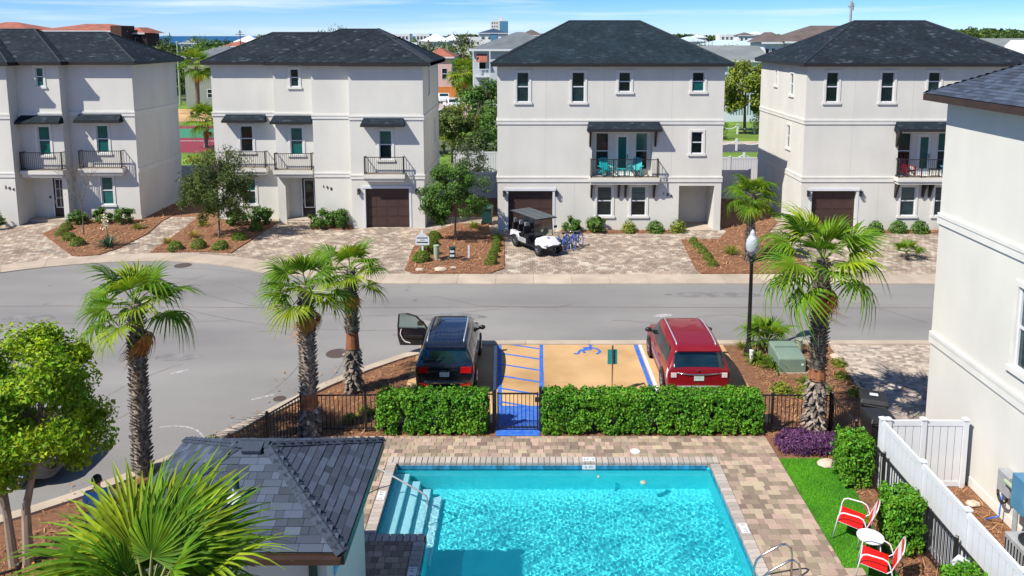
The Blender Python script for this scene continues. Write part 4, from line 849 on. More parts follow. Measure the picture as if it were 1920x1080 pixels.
facade(b, 7.4, 20.9, -.2, ZE, 11.45, ww, 'x', 1); b.quad((11.45, 20.9, -.2), (24, 20.9, -.2), (24, 20.9, ZE), (11.45, 20.9, ZE)); b.quad((11.45, 7.4, -.2), (11.45, 7.4, ZE), (24, 7.4, ZE), (24, 7.4, -.2)); b.quad((24, 7.4, -.2), (24, 7.4, ZE), (24, 20.9, ZE), (24, 20.9, -.2)); b.build('wall', M['stucco'], h)
window(h, 15.0, 17.3, 3.8, 5.75, 11.45, ('glass_blind', 'glass_blind'), axis='x', sgn=1)
for z0, z1 in ((2.93, 3.25), (6.36, 6.66)): side_band(h, 11.449, 11.405, 7.4, 20.9, z0, z1, -.02); B().box(11.405, 20.901, z0, 24, 20.945, z1).build('band_course', M['trim'], h)
B().box(11.425, 7.4, -.1, 11.449, 20.9, .24).build('plinth', M['trim'], h)
# ------------------------------------------------------------------ palms
def frond_mesh(name, m, Rb=.85, pet=.75, segs=34, droop=.5, spread=150, fold=.35, seed=0, w=.036, split=.5):
    """a fan leaf: stalk along +x, then folded segments radiating from the hub, free and drooping at their tips"""
    r = random.Random(seed); V = []; F = []; hub = Vector((pet, 0, 0))
    def strip(pts, wd, side):
        k = len(V)
        for (p, hw) in zip(pts, wd): V.extend([tuple(p - side * hw), tuple(p + Vector((0, 0, -hw * .55))), tuple(p + side * hw)])
        for i in range(len(pts) - 1):
            a = k + i * 3; F.extend([(a, a + 1, a + 4, a + 3), (a + 1, a + 2, a + 5, a + 4)])
    for i in range(segs):
        a = rad(-spread + 2 * spread * (i + .5) / segs + r.uniform(-2, 2)); L = Rb * (1 - .28 * abs(i / segs - .5) * 2) * r.uniform(.88, 1.08)
        d = Vector((math.cos(a), math.sin(a), 0)); s = Vector((-math.sin(a), math.cos(a), 0)); pts = []; wd = []
        tw = r.uniform(-.3, .3); dr = droop * r.uniform(.6, 1.5); cup = fold * math.sin(abs(a)) * .5
        for j, t in enumerate([0, .25, .5, .68, .85, 1]):
            z = cup * t * L - dr * max(0, t - .35) ** 2 * L * 1.7; pts.append(hub + d * (L * t * (1 - .25 * dr * max(0, t - .5) ** 2)) + Vector((0, 0, z)) + s * tw * max(0, t - .6) * .12)
            wd.append([.003, min(w * .6, L * .25 * math.tan(rad(spread / segs)) * 1.0), w * .62, w * .46, w * .26, .002][j])
        strip(pts, wd, s)
    n = len(F); k = len(V); b = B(); b.v = V; b.f = F; b.m = [0] * n
    b.tube([(0, 0, 0), (pet * .5, 0, .03), (pet, 0, 0), (pet + .12, 0, -.01)], [.028, .018, .014, .006], 5, 1)
    return b.mesh(name, [m, M['stalk']])
FR = [frond_mesh('frond', M['frond'], .95, .78, 28, .60, 122, .45, 1, .05), frond_mesh('frond', M['frond'], .90, .85, 26, 1.0, 130, .35, 2, .05), frond_mesh('frond', M['frondy'], .98, .70, 28, .50, 115, .55, 3, .05), frond_mesh('frond', M['frond'], .85, .6, 26, .35, 100, .55, 4, .048)]
FG = [frond_mesh('frond', M['frond'], .98, .74, 36, .6, 132, .4, 1, .042), frond_mesh('frond', M['frond'], .92, .80, 36, 1.0, 145, .3, 2, .042), frond_mesh('frond', M['frondy'], 1.0, .66, 36, .5, 122, .5, 3, .042), frond_mesh('frond', M['frond'], .85, .6, 32, .35, 110, .5, 4, .042)]
FRY = [frond_mesh('young_frond', M['frondy'], .75, .35, 20, .1, 28, .2, 5, .03), frond_mesh('young_frond', M['frond'], .8, .45, 24, .15, 55, .4, 6, .03)]
FRD = [frond_mesh('dead_frond', M['deadfrond'], .7, .55, 24, 1.6, 70, .0, 7, .03), frond_mesh('dead_frond', M['deadfrond'], .62, .5, 22, 1.2, 55, .0, 8, .03)]
def trunk_mesh(hgt, r0, r1, lean, band=None, skirt=0, boots=True, seed=1):
    r = random.Random(seed); b = B(); n = max(5, int(hgt / .25)); pts = []; rs = []
    for i in range(n + 1):
        t = i / n; pts.append((lean[0] * t, lean[1] * t, hgt * t)); rs.append((r0 + (r1 - r0) * t) * r.uniform(.95, 1.05))
    b.tube(pts, rs, 12, 0)
    if boots:
        z = .15
        while z < hgt - .1:
            t = z / hgt; rr = r0 + (r1 - r0) * t
            if band and band[0] < z < band[1]: z += .06; continue
            big = 1.5 if z < skirt else 1
            m = 8 if big > 1 else 9
            for j in range(m):
                a = 2 * math.pi * (j + (.5 if int(z * 20) % 2 else 0)) / m + r.uniform(-.2, .2); ca, sa = math.cos(a), math.sin(a); c = Vector((lean[0] * t + ca * rr * .92, lean[1] * t + sa * rr * .92, z)); o = Vector((ca, sa, 0)); s = Vector((-sa, ca, 0)); w = .055 * r.uniform(.7, 1.25) * big; l = r.uniform(.05, .10) * big
                up = Vector((0, 0, 1)) if big == 1 else Vector((0, 0, -1)); tip = c + o * r.uniform(.07, .13) * big + up * l
                b.add([c - s * w, c + s * w, tip + s * w * .55, tip - s * w * .55, c + o * .03 - up * .02], [(0, 1, 2, 3), (0, 4, 1), (4, 2, 1), (4, 3, 2), (0, 3, 4)], 0)
            z += .088
    return b
def palm(label, x, y, hgt, r0, r1, lean=(0, 0), n=26, sc=1.0, seed=1, band=None, skirt=0, dead=3, elev=(80, -28), cat='palm tree', name='palm_tree', group='palms around the pool and street', custom=None, trunkmat='bark', boots=True):
    r = random.Random(seed); t = thing(name, label, cat, (x, y, 0), 0, group)
    b = trunk_mesh(hgt, r0, r1, lean, band, skirt, boots, seed); b.build('trunk', M[trunkmat], t, world=False)
    if band: B().lathe([(r0 * 1.12, band[0] - .04), (r0 * 1.05, (band[0] + band[1]) / 2), (r0 * .95, band[1] + .04)], (lean[0] * band[0] / hgt, lean[1] * band[0] / hgt, 0), 12).build('red_bark_band', M['barkred'], t, world=False)
    top = Vector((lean[0], lean[1], hgt))
    spec = custom or []
    if not custom:
        for i in range(n):
            e = elev[0] + (elev[1] - elev[0]) * ((i + .5) / n) ** .85 + r.uniform(-8, 8); spec.append((i * 137.5 + r.uniform(-12, 12), e, r.uniform(.85, 1.08), None))
    for i, (az, e, s, kind) in enumerate(spec):
        me = kind if kind else (r.choice(FRY) if e > 62 else FR[i % 4] if e > -5 else FR[r.choice([1, 1, 0, 2])])
        # hanging fronds start lower, and the blade rolls a little
        o = link('frond', me, t, top + Vector((0, 0, -.35 * max(0, (40 - e) / 90))), (0, 0, 0), (s * sc,) * 3)
        o.rotation_mode = 'XYZ'; o.rotation_euler = (Matrix.Rotation(rad(az), 3, 'Z') @ Matrix.Rotation(rad(-e), 3, 'Y') @ Matrix.Rotation(rad(r.uniform(-25, 25)), 3, 'X')).to_euler()
    for i in range(dead):
        az = r.uniform(0, 360) if i else r.uniform(-60, 60) - 30; o = link('dead_frond', FRD[i % 2], t, top + Vector((0, 0, -.35)), (0, 0, 0), (sc,) * 3); o.rotation_euler = (Matrix.Rotation(rad(az), 3, 'Z') @ Matrix.Rotation(rad(r.uniform(58, 74)), 3, 'Y')).to_euler()
    return t
palm('tall palm on the left with a dark rough trunk between leafy tree and pool house', -10.1, 19.1, 4.7, .20, .155, (.1, 0), 18, 1.0, 3, None, 0, 3)
palm('palm at the black fence corner with a red band low on its trunk', -6.22, 21.05, 4.5, .22, .165, (.0, .1), 17, 1.0, 8, (.95, 1.3), .9, 4)
palm('palm rising from the kerbside bed with a shaggy grey trunk base', -5.58, 23.9, 4.1, .20, .15, (.0, .0), 15, .9, 14, (1.55, 2.0), 1.5, 2)
palm('big palm at the right end of the hedges, orange dead fronds hanging', 8.38, 21.15, 5.25, .225, .175, (.05, .1), 21, 1.2, 21, (1.75, 2.0), 1.7, 6)
palm('short palm in the bed between the two right-hand houses', 11.4, 38.4, 3.55, .20, .17, (.1, 0), 24, .92, 29, None, 0, 2, (70, -30))
cu = []

rr = random.Random(4)
for az, e, s, k in [(128, 52, 1.25, 2), (62, 58, 1.25, 2), (165, 30, 1.25, 0), (150, 8, 1.2, 2), (185, 14, 1.2, 2), (205, -4, 1.15, 0), (30, 24, 1.2, 2), (8, 4, 1.2, 2), (340, -6, 1.15, 1), (48, -2, 1.1, 1), (95, 20, 1.1, 0), (115, -4, 1.1, 1), (235, 12, 1.05, 0), (270, -8, 1.0, 1), (300, 6, 1.0, 1), (112, 30, 1.2, 0), (140, 66, 1.15, 2), (84, 62, 1.2, 0), (170, 48, 1.1, 0), (45, 40, 1.15, 0), (195, 34, 1.1, 2), (100, 74, 1.1, 3), (20, 62, 1.0, 3), (180, 60, 1.0, 3), (78, 36, 1.2, 2), (250, 55, .9, 3), (320, 40, .95, 0)]: cu.append((az, e, s, FG[k]))
palm('large nearest palm crown with bright fan leaves beside the pool house roof', -4.52, 8.5, 4.62, .2, .17, (0, 0), 0, .92, 5, None, 0, 1, custom=cu)
# ------------------------------------------------------------------ trees
def limb_tree(t, trunks, m, fork=2, rs=.08, seed=2, top=None, spread=.9):
    r = random.Random(seed); b = B()
    for pts, r0 in trunks:
        b.tube(pts, [r0 * (1 - .55 * i / (len(pts) - 1)) for i in range(len(pts))], 8)
        e = Vector(pts[-1]); d = (e - Vector(pts[-2])).normalized()
        for _ in range(fork + 2):
            v = (d + Vector((r.uniform(-1, 1), r.uniform(-1, 1), r.uniform(-.1, .9))) * spread).normalized(); l = r.uniform(.6, 1.2) * (top or 1)
            p1 = e + v * l * .5 + Vector((0, 0, .05)); p2 = e + v * l + Vector((r.uniform(-.15, .15), r.uniform(-.15, .15), .2 * l)); b.tube([e - d * .1, p1, p2], [r0 * .42, r0 * .28, r0 * .1], 5)
            for _ in range(fork):
                v2 = (v + Vector((r.uniform(-1, 1), r.uniform(-1, 1), r.uniform(-.5, .9)))).normalized(); b.tube([p1, p1 + v2 * l * .35, p1 + v2 * l * .75], [r0 * .2, r0 * .12, r0 * .04], 4)
    b.build('trunk', m, t, world=False)
def tree(name, label, x, y, crown, trunks, lm, n, size, clumps=34, bm='bark2', group=None, seed=1, spread=.28, aspect=.5, cat='tree', fork=2, hollow=.5, low=-.9, jit=.7):
    t = thing(name, label, cat, (x, y, 0), 0, group); limb_tree(t, trunks, M[bm], fork, seed=seed, top=min(crown[3:]) * .8)
    cx, cy, cz, rx, ry, rz = crown; P, N = crown_pts(n, rx, ry, rz, clumps, spread, hollow, low); V, F = leaves(P + np.array([cx, cy, cz]), N, size, aspect, jit)
    link('crown', fmesh('crown', V, F, M[lm]), t); return t
tree('leafy_tree', 'big bright green tree with several pale trunks at the left edge', -10.9, 15.6, (-.1, .1, 3.68, 2.02, 1.5, 1.66),
     [([(-.25, -.1, 0), (-.3, -.1, 1.2), (-.55, 0, 2.5)], .10), ([(-.0, .0, 0), (.02, .05, 1.3), (.3, .2, 2.6)], .12), ([(.02, .02, 1.2), (.35, -.15, 2.1), (.7, -.2, 2.9)], .06), ([(-.45, .2, 0), (-.6, .3, 1.5), (-1.0, .4, 2.7)], .09)], 'leaf_myrtle', 36000, .105, 95, 'palepole', None, 3, .24, .55, fork=3, hollow=.2)
tree('young_tree', 'feathery olive tree in the bed between the houses 204 and 198', -17.5, 43.1, (.05, 0, 2.75, 2.1, 1.7, 2.5), [([(0, 0, 0), (.03, 0, .9), (0, .05, 2.2), (.05, 0, 3.6)], .07)], 'leaf_oak', 15000, .16, 110, 'bark2', 'young trees in the street beds', 5, .22, .28, fork=4, hollow=.15, jit=.9)
tree('young_tree', 'round green tree beside the small white notice sign', -3.95, 42.6, (0, 0, 2.75, 1.85, 1.6, 1.65), [([(0, 0, 0), (.0, 0, .9), (.05, .05, 1.8), (0, 0, 2.7)], .065)], 'leaf_elm', 12000, .15, 70, 'bark2', 'young trees in the street beds', 6, .26, .42, fork=3, hollow=.3)
t = thing('bare_sapling', 'thin bare sapling with a few twigs before the leftmost front door', 'sapling', (-25.6, 43.7, 0)); limb_tree(t, [([(0, 0, 0), (.03, 0, 1.2), (-.1, .05, 2.3), (-.35, .1, 3.3)], .035), ([(-.05, 0, 1.9), (.2, 0, 2.5), (.35, .1, 3.0)], .02), ([(-.08, 0, 2.1), (-.5, 0, 2.7), (-.7, .1, 3.2)], .018)], M['bark2'], 4, seed=9, top=1.1, spread=1.2)
V, F = leaves(np.array([-.2, .1, 2.6]) + unit(160) * NP.uniform(.2, .9, (160, 1)), unit(160), .07, .4); link('leaves', fmesh('leaves', V, F, M['leaf_oak']), t)
# ------------------------------------------------------------------ hedges and shrubs
for x0, x1, l in [(-4.30, -1.12, 'long clipped hedge left of the blue-ramped gate, behind the black car'), (.50, 6.88, 'longest clipped hedge right of the gate, before the red minivan')]:
    t = thing('hedge', l, 'hedge', ((x0 + x1) / 2, 21.45, 0), 0, 'clipped hedges along the pool fence'); off = ((x0 + x1) / 2, 21.45, 0)
    n = int((x1 - x0) * 6500); k = max(2, round((x1 - x0) / .82)); w = (x1 - x0) / k; Vs = []
    link('foliage', box_foliage(x0 + .05, 21.13, .08, x1 - .05, 21.76, 1.14, n, .082, .022, M['leaf_hedge'], off=off, aspect=.6, gaps=[x0 + w * i for i in range(1, k)]), t)
    b = B()
    for i in range(k): b.tube([(x0 + w * (i + .5), 21.45, 0), (x0 + w * (i + .5), 21.45, .6), (x0 + w * (i + .5) + .1, 21.45, 1.05)], [.03, .025, .012], 6)
    b.build('stems', M['bark2'], t)
    B().box(x0 + .22, 21.36, .45, x1 - .22, 21.55, .98).build('shade_core', M['leaf_dark'], t)  # solid dark block, its colour stands in for the shade deep inside the hedge
for (x0, x1, y0, y1, h_, l) in [(8.12, 8.86, 18.35, 19.15, 1.28, 'square clipped shrub beside the purple ground cover and black fence'), (8.12, 8.82, 15.75, 16.55, 1.32, 'square clipped shrub against the black fence beside the upper red chair'), (8.1, 8.8, 13.1, 13.95, 1.25, 'clipped shrub top just showing at the bottom edge by the white fence')]:
    t = thing('clipped_shrub', l, 'shrub', ((x0 + x1) / 2, (y0 + y1) / 2, 0), 0, 'clipped shrubs along the side fence'); off = ((x0 + x1) / 2, (y0 + y1) / 2, 0)
    link('foliage', box_foliage(x0 + .05, y0 + .05, .12, x1 - .05, y1 - .05, h_, 7000, .078, .025, M['leaf_hedge'], off=off, aspect=.6), t); B().tube([(*off[:2], 0), (*off[:2], .7)], [.035, .02], 6).build('stem', M['bark2'], t); B().box(x0 + .2, y0 + .2, .3, x1 - .2, y1 - .2, h_ - .14).build('shade_core', M['leaf_dark'], t)  # each shrub also gets a dark block whose colour imitates inner shade
BOX = [bush_mesh('clipped_bush', 1500, .44, .44, .50, .075, M['leaf_box'], shell=.86) for _ in range(3)]
def clump_shrub(n, rx, ry, rz, size, m):
    P, N = crown_pts(n, rx, ry, rz, 26, .34, .35); P[:, 2] = np.maximum(P[:, 2] + rz * .95, .0); V, F = leaves(P, N, size, .5, .7); return fmesh('leafy_shrub', V, F, m)
VIB = [clump_shrub(1700, .62, .55, .48, .13, M['leaf_vib']) for _ in range(4)]
LOO = [bush_mesh('loose_shrub', 420, .5, .5, .8, .15, M['leaf_yel'], shell=.3), bush_mesh('loose_shrub', 700, .62, .5, .78, .14, M['leaf_vib'], shell=.4)]
def plant(me, name, x, y, s, label, cat, group=None, sz=None):
    o = link(name, me, None, (x, y, .03), (0, 0, R.uniform(0, 6.28)), (s, s, sz or s)); return tag(o, label, cat, group)
G1 = 'round clipped bushes in the street beds'
for i, (x, y, s, l) in enumerate([(-27.35, 45.0, 1.0, 'round clipped bush farthest back of the four by the leftmost path'), (-26.85, 43.75, .9, 'second clipped bush from the back of the four by the leftmost path'), (-25.85, 42.7, .95, 'third clipped bush from the back of the four by the leftmost path'), (-24.7, 41.6, 1.05, 'nearest clipped bush of the four beside the blue-green yucca'),
     (-18.95, 40.75, 1.1, 'low round bush leftmost of three along the curved sidewalk'), (-17.8, 41.05, 1.1, 'low round bush in the middle of three along the curved sidewalk'), (-16.55, 40.8, 1.1, 'low round bush rightmost of three along the curved sidewalk'), (-16.25, 42.8, 1.05, 'dark round bush just behind the rightmost of the three by the sidewalk'), (-16.0, 44.9, 1.05, 'dark round bush nearest the viburnum under the olive tree'),
     (-5.35, 38.6, 1.25, 'large round bush in front of the white notice sign'), (-5.2, 39.95, 1.15, 'round bush right behind the post of the white notice sign'), (-5.15, 41.5, 1.05, 'round bush third from the sidewalk behind the white sign'), (-5.15, 43.0, 1.05, 'round bush farthest from the sidewalk behind the white sign'),
     (-1.72, 38.05, 1.0, 'round bush nearest the sidewalk in the row left of the golf cart'), (-1.68, 39.15, .95, 'second bush from the sidewalk in the row left of the golf cart'), (-1.63, 40.2, .92, 'middle bush of the row left of the golf cart'), (-1.58, 41.4, .95, 'fourth bush from the sidewalk left of the golf cart'), (-1.55, 42.5, .95, 'shaded bush at the house end of the row left of the golf cart'),
     (9.35, 41.95, .85, 'small bush at the house end of five beside the wide driveway'), (9.4, 41.0, .85, 'second small bush from the house of five beside the wide driveway'), (9.45, 39.95, .9, 'middle small bush of five beside the wide driveway'), (9.45, 38.85, .9, 'fourth small bush from the house beside the wide driveway'), (9.4, 37.75, .85, 'small bush nearest the sidewalk beside the wide driveway')]):
    plant(BOX[i % 3], 'clipped_bush', x, y, s * (.76 if 13 <= i else .95), l, 'bush', G1, s * (.86 if 13 <= i else .9))
G2 = 'leafy shrubs along the house fronts'
for i, (x, y, s, l) in enumerate([(-31.9, 45.3, 1.05, 'leafy shrub cut by the left edge under the number 204'), (-27.5, 46.55, .95, 'leafy shrub left of three under the house 204 windows'), (-26.05, 46.6, 1.0, 'leafy shrub middle of three under the house 204 windows'), (-24.75, 46.5, 1.05, 'leafy shrub right of three at the corner of the house 204'),
     (-17.6, 46.2, 1.15, 'dark leafy shrub left of the pair beside the front steps'), (-16.3, 46.5, 1.2, 'dark leafy shrub right of the pair beside the front steps'), (-12.35, 45.55, 1.15, 'left half of the broad shrub under the number 198'), (-11.25, 45.5, 1.2, 'right half of the broad shrub under the number 198'),
     (2.7, 44.55, .95, 'leafy shrub beside the garage with the golf cart'), (4.25, 44.6, 1.0, 'leafy shrub under the left ground-floor window of house 186')]):
    plant(VIB[i % 4], 'leafy_shrub', x, y, s, l, 'shrub', G2)
for i, (x, y, s, l) in enumerate([(6.1, 44.6, .95, 'sparse shrub under the right ground-floor window of house 186'), (7.7, 44.6, .95, 'thin twiggy shrub below the number 186'), (8.95, 44.6, 1.0, 'sparse shrub beside the open entry of house 186'), (20.7, 44.55, .95, 'sparse shrub leftmost of three by the right-hand house'), (22.0, 44.55, 1.0, 'bushy middle shrub of three by the right-hand house'), (23.3, 44.55, 1.0, 'bushy right shrub of three by the right-hand house'), (25.0, 44.5, .9, 'shrub half hidden behind the near house wall')]):
    plant(LOO[i % 2] if i < 3 else LOO[1], 'loose_shrub', x, y, s, l, 'shrub', G2)
def blade_mesh(name, n, L, w, m, up=.5, droop=.5, r0=.05):
    V = []; F = []
    for i in range(n):
        a = R.uniform(0, 6.283); e = R.uniform(up - .45, up + .45); l = L * R.uniform(.7, 1.15); d = Vector((math.cos(a) * math.cos(e), math.sin(a) * math.cos(e), math.sin(e))); s = Vector((-math.sin(a), math.cos(a), 0)); o = Vector((math.cos(a), math.sin(a), 0)) * r0 * R.random(); k = len(V)
        for t, q in ((0, .7), (.4, 1), (.75, .7), (1, .05)):
            p = o + d * l * t - Vector((0, 0, droop * l * t * t)); p.z = max(p.z, .01); V += [tuple(p - s * w * q), tuple(p + s * w * q)]
        F += [(k + 2 * j, k + 2 * j + 1, k + 2 * j + 3, k + 2 * j + 2) for j in range(3)]
    return fmesh(name, V, F, m)
t = tag(link('yucca', blade_mesh('yucca', 90, .95, .03, M['leaf_aloe'], .75, .25), None, (-22.85, 41.3, .03)), 'spiky blue-green yucca with a pale flower stalk by the curved path', 'yucca')
fl = B(); fl.tube([(0, 0, .5), (-.12, 0, 1.55)], [.02, .012], 6); fl.build('flower_stalk', M['leaf_yel'], t, world=False)
V, F = leaves(np.array([-.1, 0, 1.35]) + NP.normal(0, 1, (130, 3)) * np.array([.09, .09, .22]), unit(130), .10, .6); link('flowers', fmesh('flowers', V, F, mat('cream_petals', (.75, .68, .48), rough=.7)), t)
GR = [blade_mesh('grass_tuft', 130, .75, .010, M['leaf_gold'], 1.0, .45, .12), blade_mesh('grass_tuft', 130, .7, .010, M['leaf_yel'], 1.0, .4, .14)]
GG = 'ornamental grass tufts'
for x, y, k, s, l in [(-23.2, 45.2, 1, 1, 'grass tuft at the front corner of the house 204'), (-19.0, 43.2, 0, 1.05, 'golden grass tuft nearest the olive tree trunk'), (-20.0, 42.0, 0, .9, 'spreading golden tuft left of the olive tree'), (-19.6, 45.9, 1, 1.0, 'tall upright tuft behind the golden grass'), (-3.1, 45.4, 1, 1.1, 'yellow-green grass tuft behind the round green tree'), (10.9, 39.8, 1, 1.2, 'yellow-green tuft left of the short palm'), (13.3, 37.6, 0, 1.1, 'golden tuft between the short palm and the lamp'), (8.0, 27.4, 1, .6, 'small yellow-green tuft by the road beside the red minivan')]:
    plant(GR[k], 'grass_tuft', x, y, s, l, 'grass', GG)
DL = [blade_mesh('strappy_plant', 120, .85, .022, M['leaf_box'], .95, .55, .15)]
for x, y, s, l in [(8.75, 25.75, 1.0, 'large strappy plant at the foot of the lamp post'), (8.25, 26.25, .9, 'strappy plant left of the lamp post foot'), (9.35, 24.4, .65, 'short strappy plant before the green utility cabinet'), (9.75, 24.0, .5, 'smallest strappy tuft before the green utility cabinet')]: plant(DL[0], 'strappy_plant', x, y, s, l, 'plant', 'strappy plants in the roadside bed')
t = palm('small fan palm growing behind the lamp post', 8.9, 27.2, .35, .1, .08, (0, 0), 13, .75, 40, None, 0, 0, (75, 10), 'fan palm', 'fan_palm', None)
t = palm('fan palm tips poking past the near house at the far driveway', 19.8, 39.0, .3, .1, .08, (0, 0), 9, .7, 41, None, 0, 0, (75, 15), 'fan palm', 'fan_palm', None)
for x, y, s, l in [(11.05, 25.9, .55, 'low green mound nearest the driveway behind the big palm'), (10.7, 24.9, .5, 'low green mound halfway along the side driveway'), (10.65, 23.7, .5, 'low green mound beside the black wheelie bin'), (9.0, 23.6, .75, 'reddish green shrub inside the right fence corner'), (8.3, 23.9, .7, 'green shrub right behind the red minivan'), (-6.6, 22.4, .6, 'yellow-green weed clump between the two middle palms'), (-4.9, 22.4, .55, 'weed clump at the fence left of the hedge'), (-5.3, 22.0, .5, 'low weeds showing through the fence pickets'), (-8.9, 20.7, .45, 'weed sprig at the left end of the angled fence')]:
    plant(LOO[0], 'low_shrub', x, y, s, l, 'shrub', 'low shrubs in the pool-side beds', s * .6)
# purple ground cover
C = []
while len(C) < 3800:
    x, y = NP.uniform(7.05, 9.0), NP.uniform(19.9, 21.15)
    if (x - 8.38) ** 2 + (y - 21.15) ** 2 < .09 or ((x - 8.02) / 1.0) ** 2 + ((y - 20.5) / .62) ** 2 > 1 + .35 * math.sin(x * 9) * math.sin(y * 11) + NP.uniform(-.35, .25) or math.sin(x * 13 + 1) * math.sin(y * 17) < -.55: continue
    C.append((x - 8.0, y - 20.5, .04 + .26 * NP.uniform(0, 1) * (1 - .35 * ((x - 8.05) / 1.0) ** 2)))
V, F = leaves(np.array(C), np.tile(np.array([[0, -.2, .7]]), (len(C), 1)), .125, .2, 1.2); tag(link('purple_groundcover', fmesh('purple_groundcover', V, F, M['leaf_purple']), None, (8.0, 20.5, 0)), 'purple-leaved ground cover round the foot of the big palm', 'plant')
# ------------------------------------------------------------------ vehicles
M['railmetal'] = mat('satin_rail', (.42, .44, .47), rough=.35, metal=.4)
ST = np.array([[-2.575, .80, .88, .86, .60, .34, .80, .97], [-2.53, .90, .965, .945, .72, .29, 1.02, 1.12], [-2.42, .94, .985, .965, .735, .27, 1.08, 1.40], [-2.30, .95, .995, .97, .735, .26, 1.08, 1.64], [-1.9, .95, 1.0, .97, .755, .25, 1.08, 1.715],
               [-.6, .95, 1.0, .97, .775, .22, 1.05, 1.75], [.45, .95, 1.0, .965, .745, .22, 1.04, 1.72], [.95, .95, 1.0, .96, .70, .23, 1.03, 1.62], [1.5, .95, .99, .955, .71, .24, 1.02, 1.26], [1.78, .95, .985, .94, .76, .24, 1.0, 1.08], [2.2, .93, .97, .90, .68, .25, .93, 1.0], [2.45, .84, .91, .82, .52, .28, .80, .88], [2.575, .66, .74, .62, .36, .34, .62, .70]])
class Loft:
    def __init__(s, st, k): s.st = st.copy(); s.st[:, 1:5] *= k[0]; s.st[:, 0] *= k[1]; s.st[:, 5:] *= k[2]
    def par(s, y):
        t = s.st; i = int(np.clip(np.searchsorted(t[:, 0], y) - 1, 0, len(t) - 2)); f = np.clip((y - t[i, 0]) / (t[i + 1, 0] - t[i, 0]), 0, 1)
        p0, p1, p2, p3 = t[max(i - 1, 0)], t[i], t[i + 1], t[min(i + 2, len(t) - 1)]; h = p2[0] - p1[0]
        m1 = (p2 - p0) / max(p2[0] - p0[0], 1e-6) * h; m2 = (p3 - p1) / max(p3[0] - p1[0], 1e-6) * h
        d = p2 - p1; m1 = np.where(np.sign(m1) == np.sign(d), np.sign(m1) * np.minimum(abs(m1), 2.5 * abs(d)), 0); m2 = np.where(np.sign(m2) == np.sign(d), np.sign(m2) * np.minimum(abs(m2), 2.5 * abs(d)), 0)
        return (2 * f**3 - 3 * f**2 + 1) * p1 + (f**3 - 2 * f**2 + f) * m1 + (-2 * f**3 + 3 * f**2) * p2 + (f**3 - f**2) * m2
    def at(s, u, y):
        q = s.par(y); sg = 1 if u <= 5 else -1; u = u if u <= 5 else 10 - u; wb, wm, we, wt, zb, ze, zt = q[1:8]
        P = [(wb, zb), (wm, zb + .42 * (ze - zb)), (we, ze), (wt + .035, zt - .17 * (zt - ze) - .03), (wt * .84, zt - .012), (0, zt)]; P = [(2 * P[0][0] - P[1][0], P[0][1])] + P + [(-P[4][0], P[4][1])]
        i = min(int(u), 4); f = u - i; a, b, c, d = [np.array(P[i + k]) for k in range(4)]
        v = .5 * (2 * b + (c - a) * f + (2 * a - 5 * b + 4 * c - d) * f * f + (3 * b - a - 3 * c + d) * f**3); return Vector((sg * max(v[0], 0), y, v[1]))
    def nrm(s, u, y):
        a = s.at(min(u + .04, 10), y) - s.at(max(u - .04, 0), y); b = s.at(u, y + .02) - s.at(u, y - .02); n = b.cross(a); n.normalize(); c = s.at(u, y) - Vector((0, y * .6, .8)); return n if n.dot(c) > 0 else -n
    def body(s):
        ys = []; t = s.st[:, 0]
        for a, c in zip(t, t[1:]): ys += list(np.linspace(a, c, 4 if c - a < .3 else 6)[:-1])
        ys.append(t[-1]); us = np.linspace(0, 10, 51); b = B(); n = len(us)
        b.v = [tuple(s.at(u, y)) for y in ys for u in us]; b.f = [(i * n + j, (i + 1) * n + j, (i + 1) * n + j + 1, i * n + j + 1) for i in range(len(ys) - 1) for j in range(n - 1)]
        b.f += [tuple(range(n)), tuple(range(len(b.v) - 1, len(b.v) - n - 1, -1))] + [(i * n, i * n + n - 1, (i + 1) * n + n - 1, (i + 1) * n) for i in range(len(ys) - 1)]; b.m = [0] * len(b.f); return b
    def patch(s, c, nu=10, nv=6, off=.006, th=None):
        b = B(); vs = []
        for j in range(nv + 1):
            for i in range(nu + 1):
                f, g = i / nu, j / nv; u = (c[0][0] * (1 - f) + c[1][0] * f) * (1 - g) + (c[3][0] * (1 - f) + c[2][0] * f) * g; y = (c[0][1] * (1 - f) + c[1][1] * f) * (1 - g) + (c[3][1] * (1 - f) + c[2][1] * f) * g
                vs.append(tuple(s.at(u, y) + s.nrm(u, y) * off))
        b.add(vs, [(j * (nu + 1) + i, j * (nu + 1) + i + 1, (j + 1) * (nu + 1) + i + 1, (j + 1) * (nu + 1) + i) for j in range(nv) for i in range(nu)]); return b
def wheel(root, x, y, r, w=.23, sgn=1):
    wl = link('wheel', None, root); X = x
    B().lathe([(r * .62, -w / 2), (r * .93, -w / 2), (r, -w * .3), (r, w * .3), (r * .93, w / 2), (r * .62, w / 2)], (X, y, r), 28, 'x').build('tyre', M['rubber'], wl, True, world=False)
    b = B(); o = w / 2 * sgn * .9; b.lathe([(r * .64, 0), (r * .60, o), (r * .54, o * 1.06), (r * .50, o * .75), (.001, o * .75)], (X, y, r), 28, 'x')
    for k in range(5):
        a = k * 1.2566; b.tube([(X + o * .9, y + r * .08 * math.cos(a), r + r * .08 * math.sin(a)), (X + o * 1.0, y + r * .55 * math.cos(a), r + r * .55 * math.sin(a))], [r * .12, r * .09], 6)
    b.build('rim', M['alloy'], wl, False, world=False)
